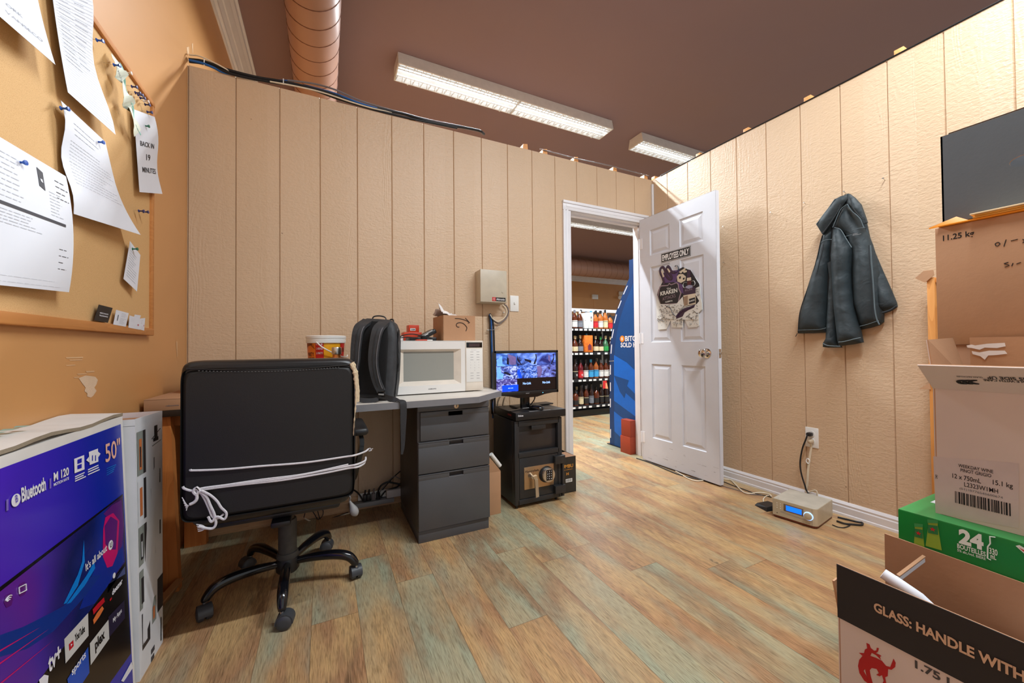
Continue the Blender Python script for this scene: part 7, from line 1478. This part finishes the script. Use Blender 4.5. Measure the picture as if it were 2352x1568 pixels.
for k in range(3):
    pts = []
    for q in range(9):
        aa = pi*.55+q*pi*.9/8; pts.append(WP(2252-k*14, 877, fa, nn)+nn*.003+V((0, 1, 0))*(-.010*cos(aa)*1.5)+up*(-.0075*sin(aa)+.003))
    mb.tube(pts, [.0012+.0022*sin(pi*i/8) for i in range(9)], INK2, 6)
part('front_flap', mb, wc, label='white flap folded out, its lettering upside down')
mb = leaf((wx0+.004, wy1-.002, wz1), (wx1-.004, wy1-.002, wz1), (wx1-.006, wy1+.028, wz1+.128), (wx0+.012, wy1+.012, wz1+.122), .004, PKW, KRAFT); part('side_flap', mb, wc)
mb = leaf((wx1-.003, wy1-.006, wz1), (wx1-.003, wy0, wz1), (wx1-.005, wy0, wz1+.128), (wx1-.005, wy1-.006, wz1+.128), .004, PKW, KRAFT)
TP = pm('torn_white_tape', (232, 226, 222), .6)
for pts in (((2220, 793), (2232, 791), (2240, 793), (2268, 789), (2308, 787), (2310, 795), (2290, 799), (2262, 798), (2250, 803), (2232, 799), (2222, 798)), ((2232, 806), (2250, 809), (2272, 805), (2308, 805), (2314, 812), (2290, 815), (2270, 816), (2262, 826), (2252, 818), (2234, 813))):
    mb.poly([V((wx1-.0085, p.y, p.z)) for p in [W(u, v, 'x', wx1-.008) for u, v in pts]], TP)
part('rear_flap', mb, wc)
# 11.25 kg carton, envelopes, grey carton and what carries them
kx0, kx1, ky0, ky1, kz0, kz1 = 1.650, 1.95, .05, .470, .962, 1.310
mb = MB(); mb.box((kx0+.004, ky0, 0), (kx1, ky1-.02, .48), KRAFTD, .001); part('support_carton', mb, None, label='plain kraft carton on the floor behind the wine carton, lowest of its stack', cat='box', group='hidden kraft cartons behind the wine carton')
mb = MB(); mb.box((kx0+.004, ky0, .4805), (kx1, ky1-.02, kz0-.0005), KRAFTD, .001); part('support_carton', mb, None, label='plain kraft carton right under the 11.25 kg carton', cat='box', group='hidden kraft cartons behind the wine carton')
t = thing('kraft_carton', 'kraft carton marked 11.25 kg with handwritten notes, below the dark grey box', 'box', ((kx0+kx1)/2, .25, kz0))
mb = MB(); mb.box((kx0, ky0, kz0), (kx1, ky1, kz1), KRAFT, .0015); part('carton_body', mb, t)
mb = MB()
def EP(u, v, d=.0008): p = W(u, v, 'x', kx0); return V((kx0-d, p.y, p.z))
a, b = EP(2166, 553), EP(2238, 541); mb.ftext('11.25 kg', (kx0-.0008, a.y, a.z), (0, -1, 0), (0, 0, 1), INK2, .0155, a.y-b.y, .02)
for pts in (((2292, 556), (2286, 560), (2290, 565), (2297, 560), (2293, 556)), ((2311, 550), (2306, 566)), ((2322, 553), (2338, 549)), ((2349, 549), (2353, 553), (2349, 558)), ((2306, 605), (2316, 602), (2308, 606), (2318, 609), (2308, 613)), ((2327, 604), (2324, 611)), ((2335, 606), (2345, 602))): mb.tube(cr([EP(*p) for p in pts], 4), .0009, INK2, 5)
part('front_print', mb, t)
ENV = pm('manila_envelope', (232, 168, 70), .55); ENVO = pm('orange_envelope', (246, 152, 24), .5); ENVW = pm('cream_envelope_edge', (240, 214, 170), .6)
for i, (xo, yo, m, lab) in enumerate(((1.640, .462, ENVO, 'bright orange envelope at the bottom of the stack, its flap corner sticking out'), (1.636, .392, ENV, 'manila envelope second from the bottom under the grey box'), (1.634, .388, ENV, 'manila envelope third from the bottom under the grey box'), (1.630, .396, ENVW, 'pale manila envelope on top of the envelope stack under the grey box'))):
    mb = MB(); z = kz1+.0006+i*.0046; mb.box((xo, .08, z), (1.90, yo, z+.0042), m, .001)
    if i == 0: mb.hexa([(1.640, .462, z), (1.69, .462, z), (1.69, .466, z), (1.645, .466, z)], [(1.628, .474, z+.001), (1.70, .43, z+.022), (1.70, .434, z+.022), (1.632, .478, z+.001)], m) if False else mb.add([(1.634, .478, z-.002), (1.66, .40, z+.004), (1.665, .43, z+.026), (1.634, .478, z+.002)], [(0, 1, 2), (0, 2, 3), (1, 2, 3), (0, 1, 3)], m)
    part('envelope', mb, None, label=lab, cat='envelope', group='envelopes under the grey box')
ezt = kz1+.0006+4*.0046
vx0, vx1, vy0, vy1, vz0, vz1 = 1.700, 1.99, .09, .4675, ezt+.0003, 1.598
DGC = pm('dark_grey_carton', (84, 90, 96), .55, bump=(120, .1), var=(8, .05)); DGI = pm('dark_brown_inside', (70, 48, 38), .8)
t = thing('grey_carton', 'open dark grey carton with an oval hand hole on top of the right stack', 'box', ((vx0+vx1)/2, .28, vz0))
mb = MB(); yc, zc, ra_, rb_ = .312, 1.459, .026, .0145; n = 32; E = [V((vx0, yc+ra_*cos(2*pi*k/n), zc+rb_*sin(2*pi*k/n))) for k in range(n)]
def toR(p):
    dy, dz = p.y-yc, p.z-zc; s = min(((vy1-yc)/dy if dy > 1e-9 else (vy0-yc)/dy if dy < -1e-9 else 1e9), ((vz1-zc)/dz if dz > 1e-9 else (vz0-zc)/dz if dz < -1e-9 else 1e9)); return V((vx0, yc+dy*s, zc+dz*s))
for k in range(n):
    a, b = E[k], E[(k+1) % n]; A, B = toR(a), toR(b); q = [a, b, B, A]
    if abs(A.y-B.y) > 1e-6 and abs(A.z-B.z) > 1e-6:
        cy_ = A.y if abs(A.y-vy0) < 1e-6 or abs(A.y-vy1) < 1e-6 else B.y; cz_ = A.z if abs(A.z-vz0) < 1e-6 or abs(A.z-vz1) < 1e-6 else B.z; q = [a, b, B, V((vx0, cy_, cz_)), A]
    mb.poly(q, DGC); mb.poly([p+V((.004, 0, 0)) for p in q], DGI); mb.poly([a, b, b+V((.004, 0, 0)), a+V((.004, 0, 0))], KRAFT)
mb.box((vx0, vy1-.004, vz0), (vx1, vy1, vz1), DGC); mb.box((vx1-.004, vy0, vz0), (vx1, vy1, vz1), DGC); mb.box((vx0, vy0, vz0), (vx1, vy0+.004, vz1), DGC); mb.box((vx0+.004, vy0+.004, vz0), (vx1-.004, vy1-.004, vz0+.004), DGI); mb.box((vx0+.06, vy0+.02, vz0+.005), (vx1-.06, vy1-.03, vz0+.12), KRAFT)
mb.box((vx0+.0005, vy0, vz1-.0012), (vx0+.0035, vy1, vz1+.0004), pm('pale_cut_edge', (190, 160, 110), .8)); part('carton_body', mb, t)
mb = leaf((vx0+.035, vy1-.006, vz1-.02), (vx0+.035, vy0, vz1-.02), (vx0+.030, vy0, vz1+.014), (vx0+.030, vy1-.01, vz1+.014), .006, DGI, DGI); part('inner_flap', mb, t)
# wooden shelf unit along the right wall, hidden behind the cartons except for its end
ws = thing('wooden_shelf', 'light oak shelf unit by the right wall, only its end board showing behind the cartons', 'shelf', (2.4, .3, 0)); OKV = m_wood('upright_oak_board', (222, 156, 84), (196, 126, 58), 'z', .7, knots=False)
mb = MB(); mb.box((2.535, .728, 0), (2.60, .753, 1.272), OKV, .001); part('end_board', mb, ws)
mb = MB(); mb.box((2.535, -.4, 0), (2.60, -.375, 1.272), OKV, .001); part('end_board', mb, ws)
for z in (.10, .62, 1.247): mb = MB(); mb.box((2.545, -.375, z), (2.60, .728, z+.02), OKV, .001); part('shelf', mb, ws)
mb = MB(); mb.box((2.545, .30, 1.268), (2.60, .70, 1.275), KRAFT); P_ = [W(u, v, 'x', 2.56) for u, v in ((2108, 640), (2128, 623), (2150, 621), (2152, 632), (2131, 650))]; P_ = [V((2.528, p.y, p.z)) for p in P_]; mb.prism(P_, (.003, 0, 0), KRAFT); part('cardboard_sheet', mb, None, label='kraft cardboard corner poking out over the top of the oak end board', cat='cardboard')
mb = MB(); mb.box((2.545, .35, .6405), (2.60, .715, .76), KRAFT); P_ = [W(u, v, 'x', 2.53) for u, v in ((2110, 893), (2134, 880), (2138, 894))]; mb.prism(P_, (.003, 0, 0), KRAFT); part('shelf_carton', mb, None, label='kraft flap poking out beside the oak board above the beer case', cat='box')
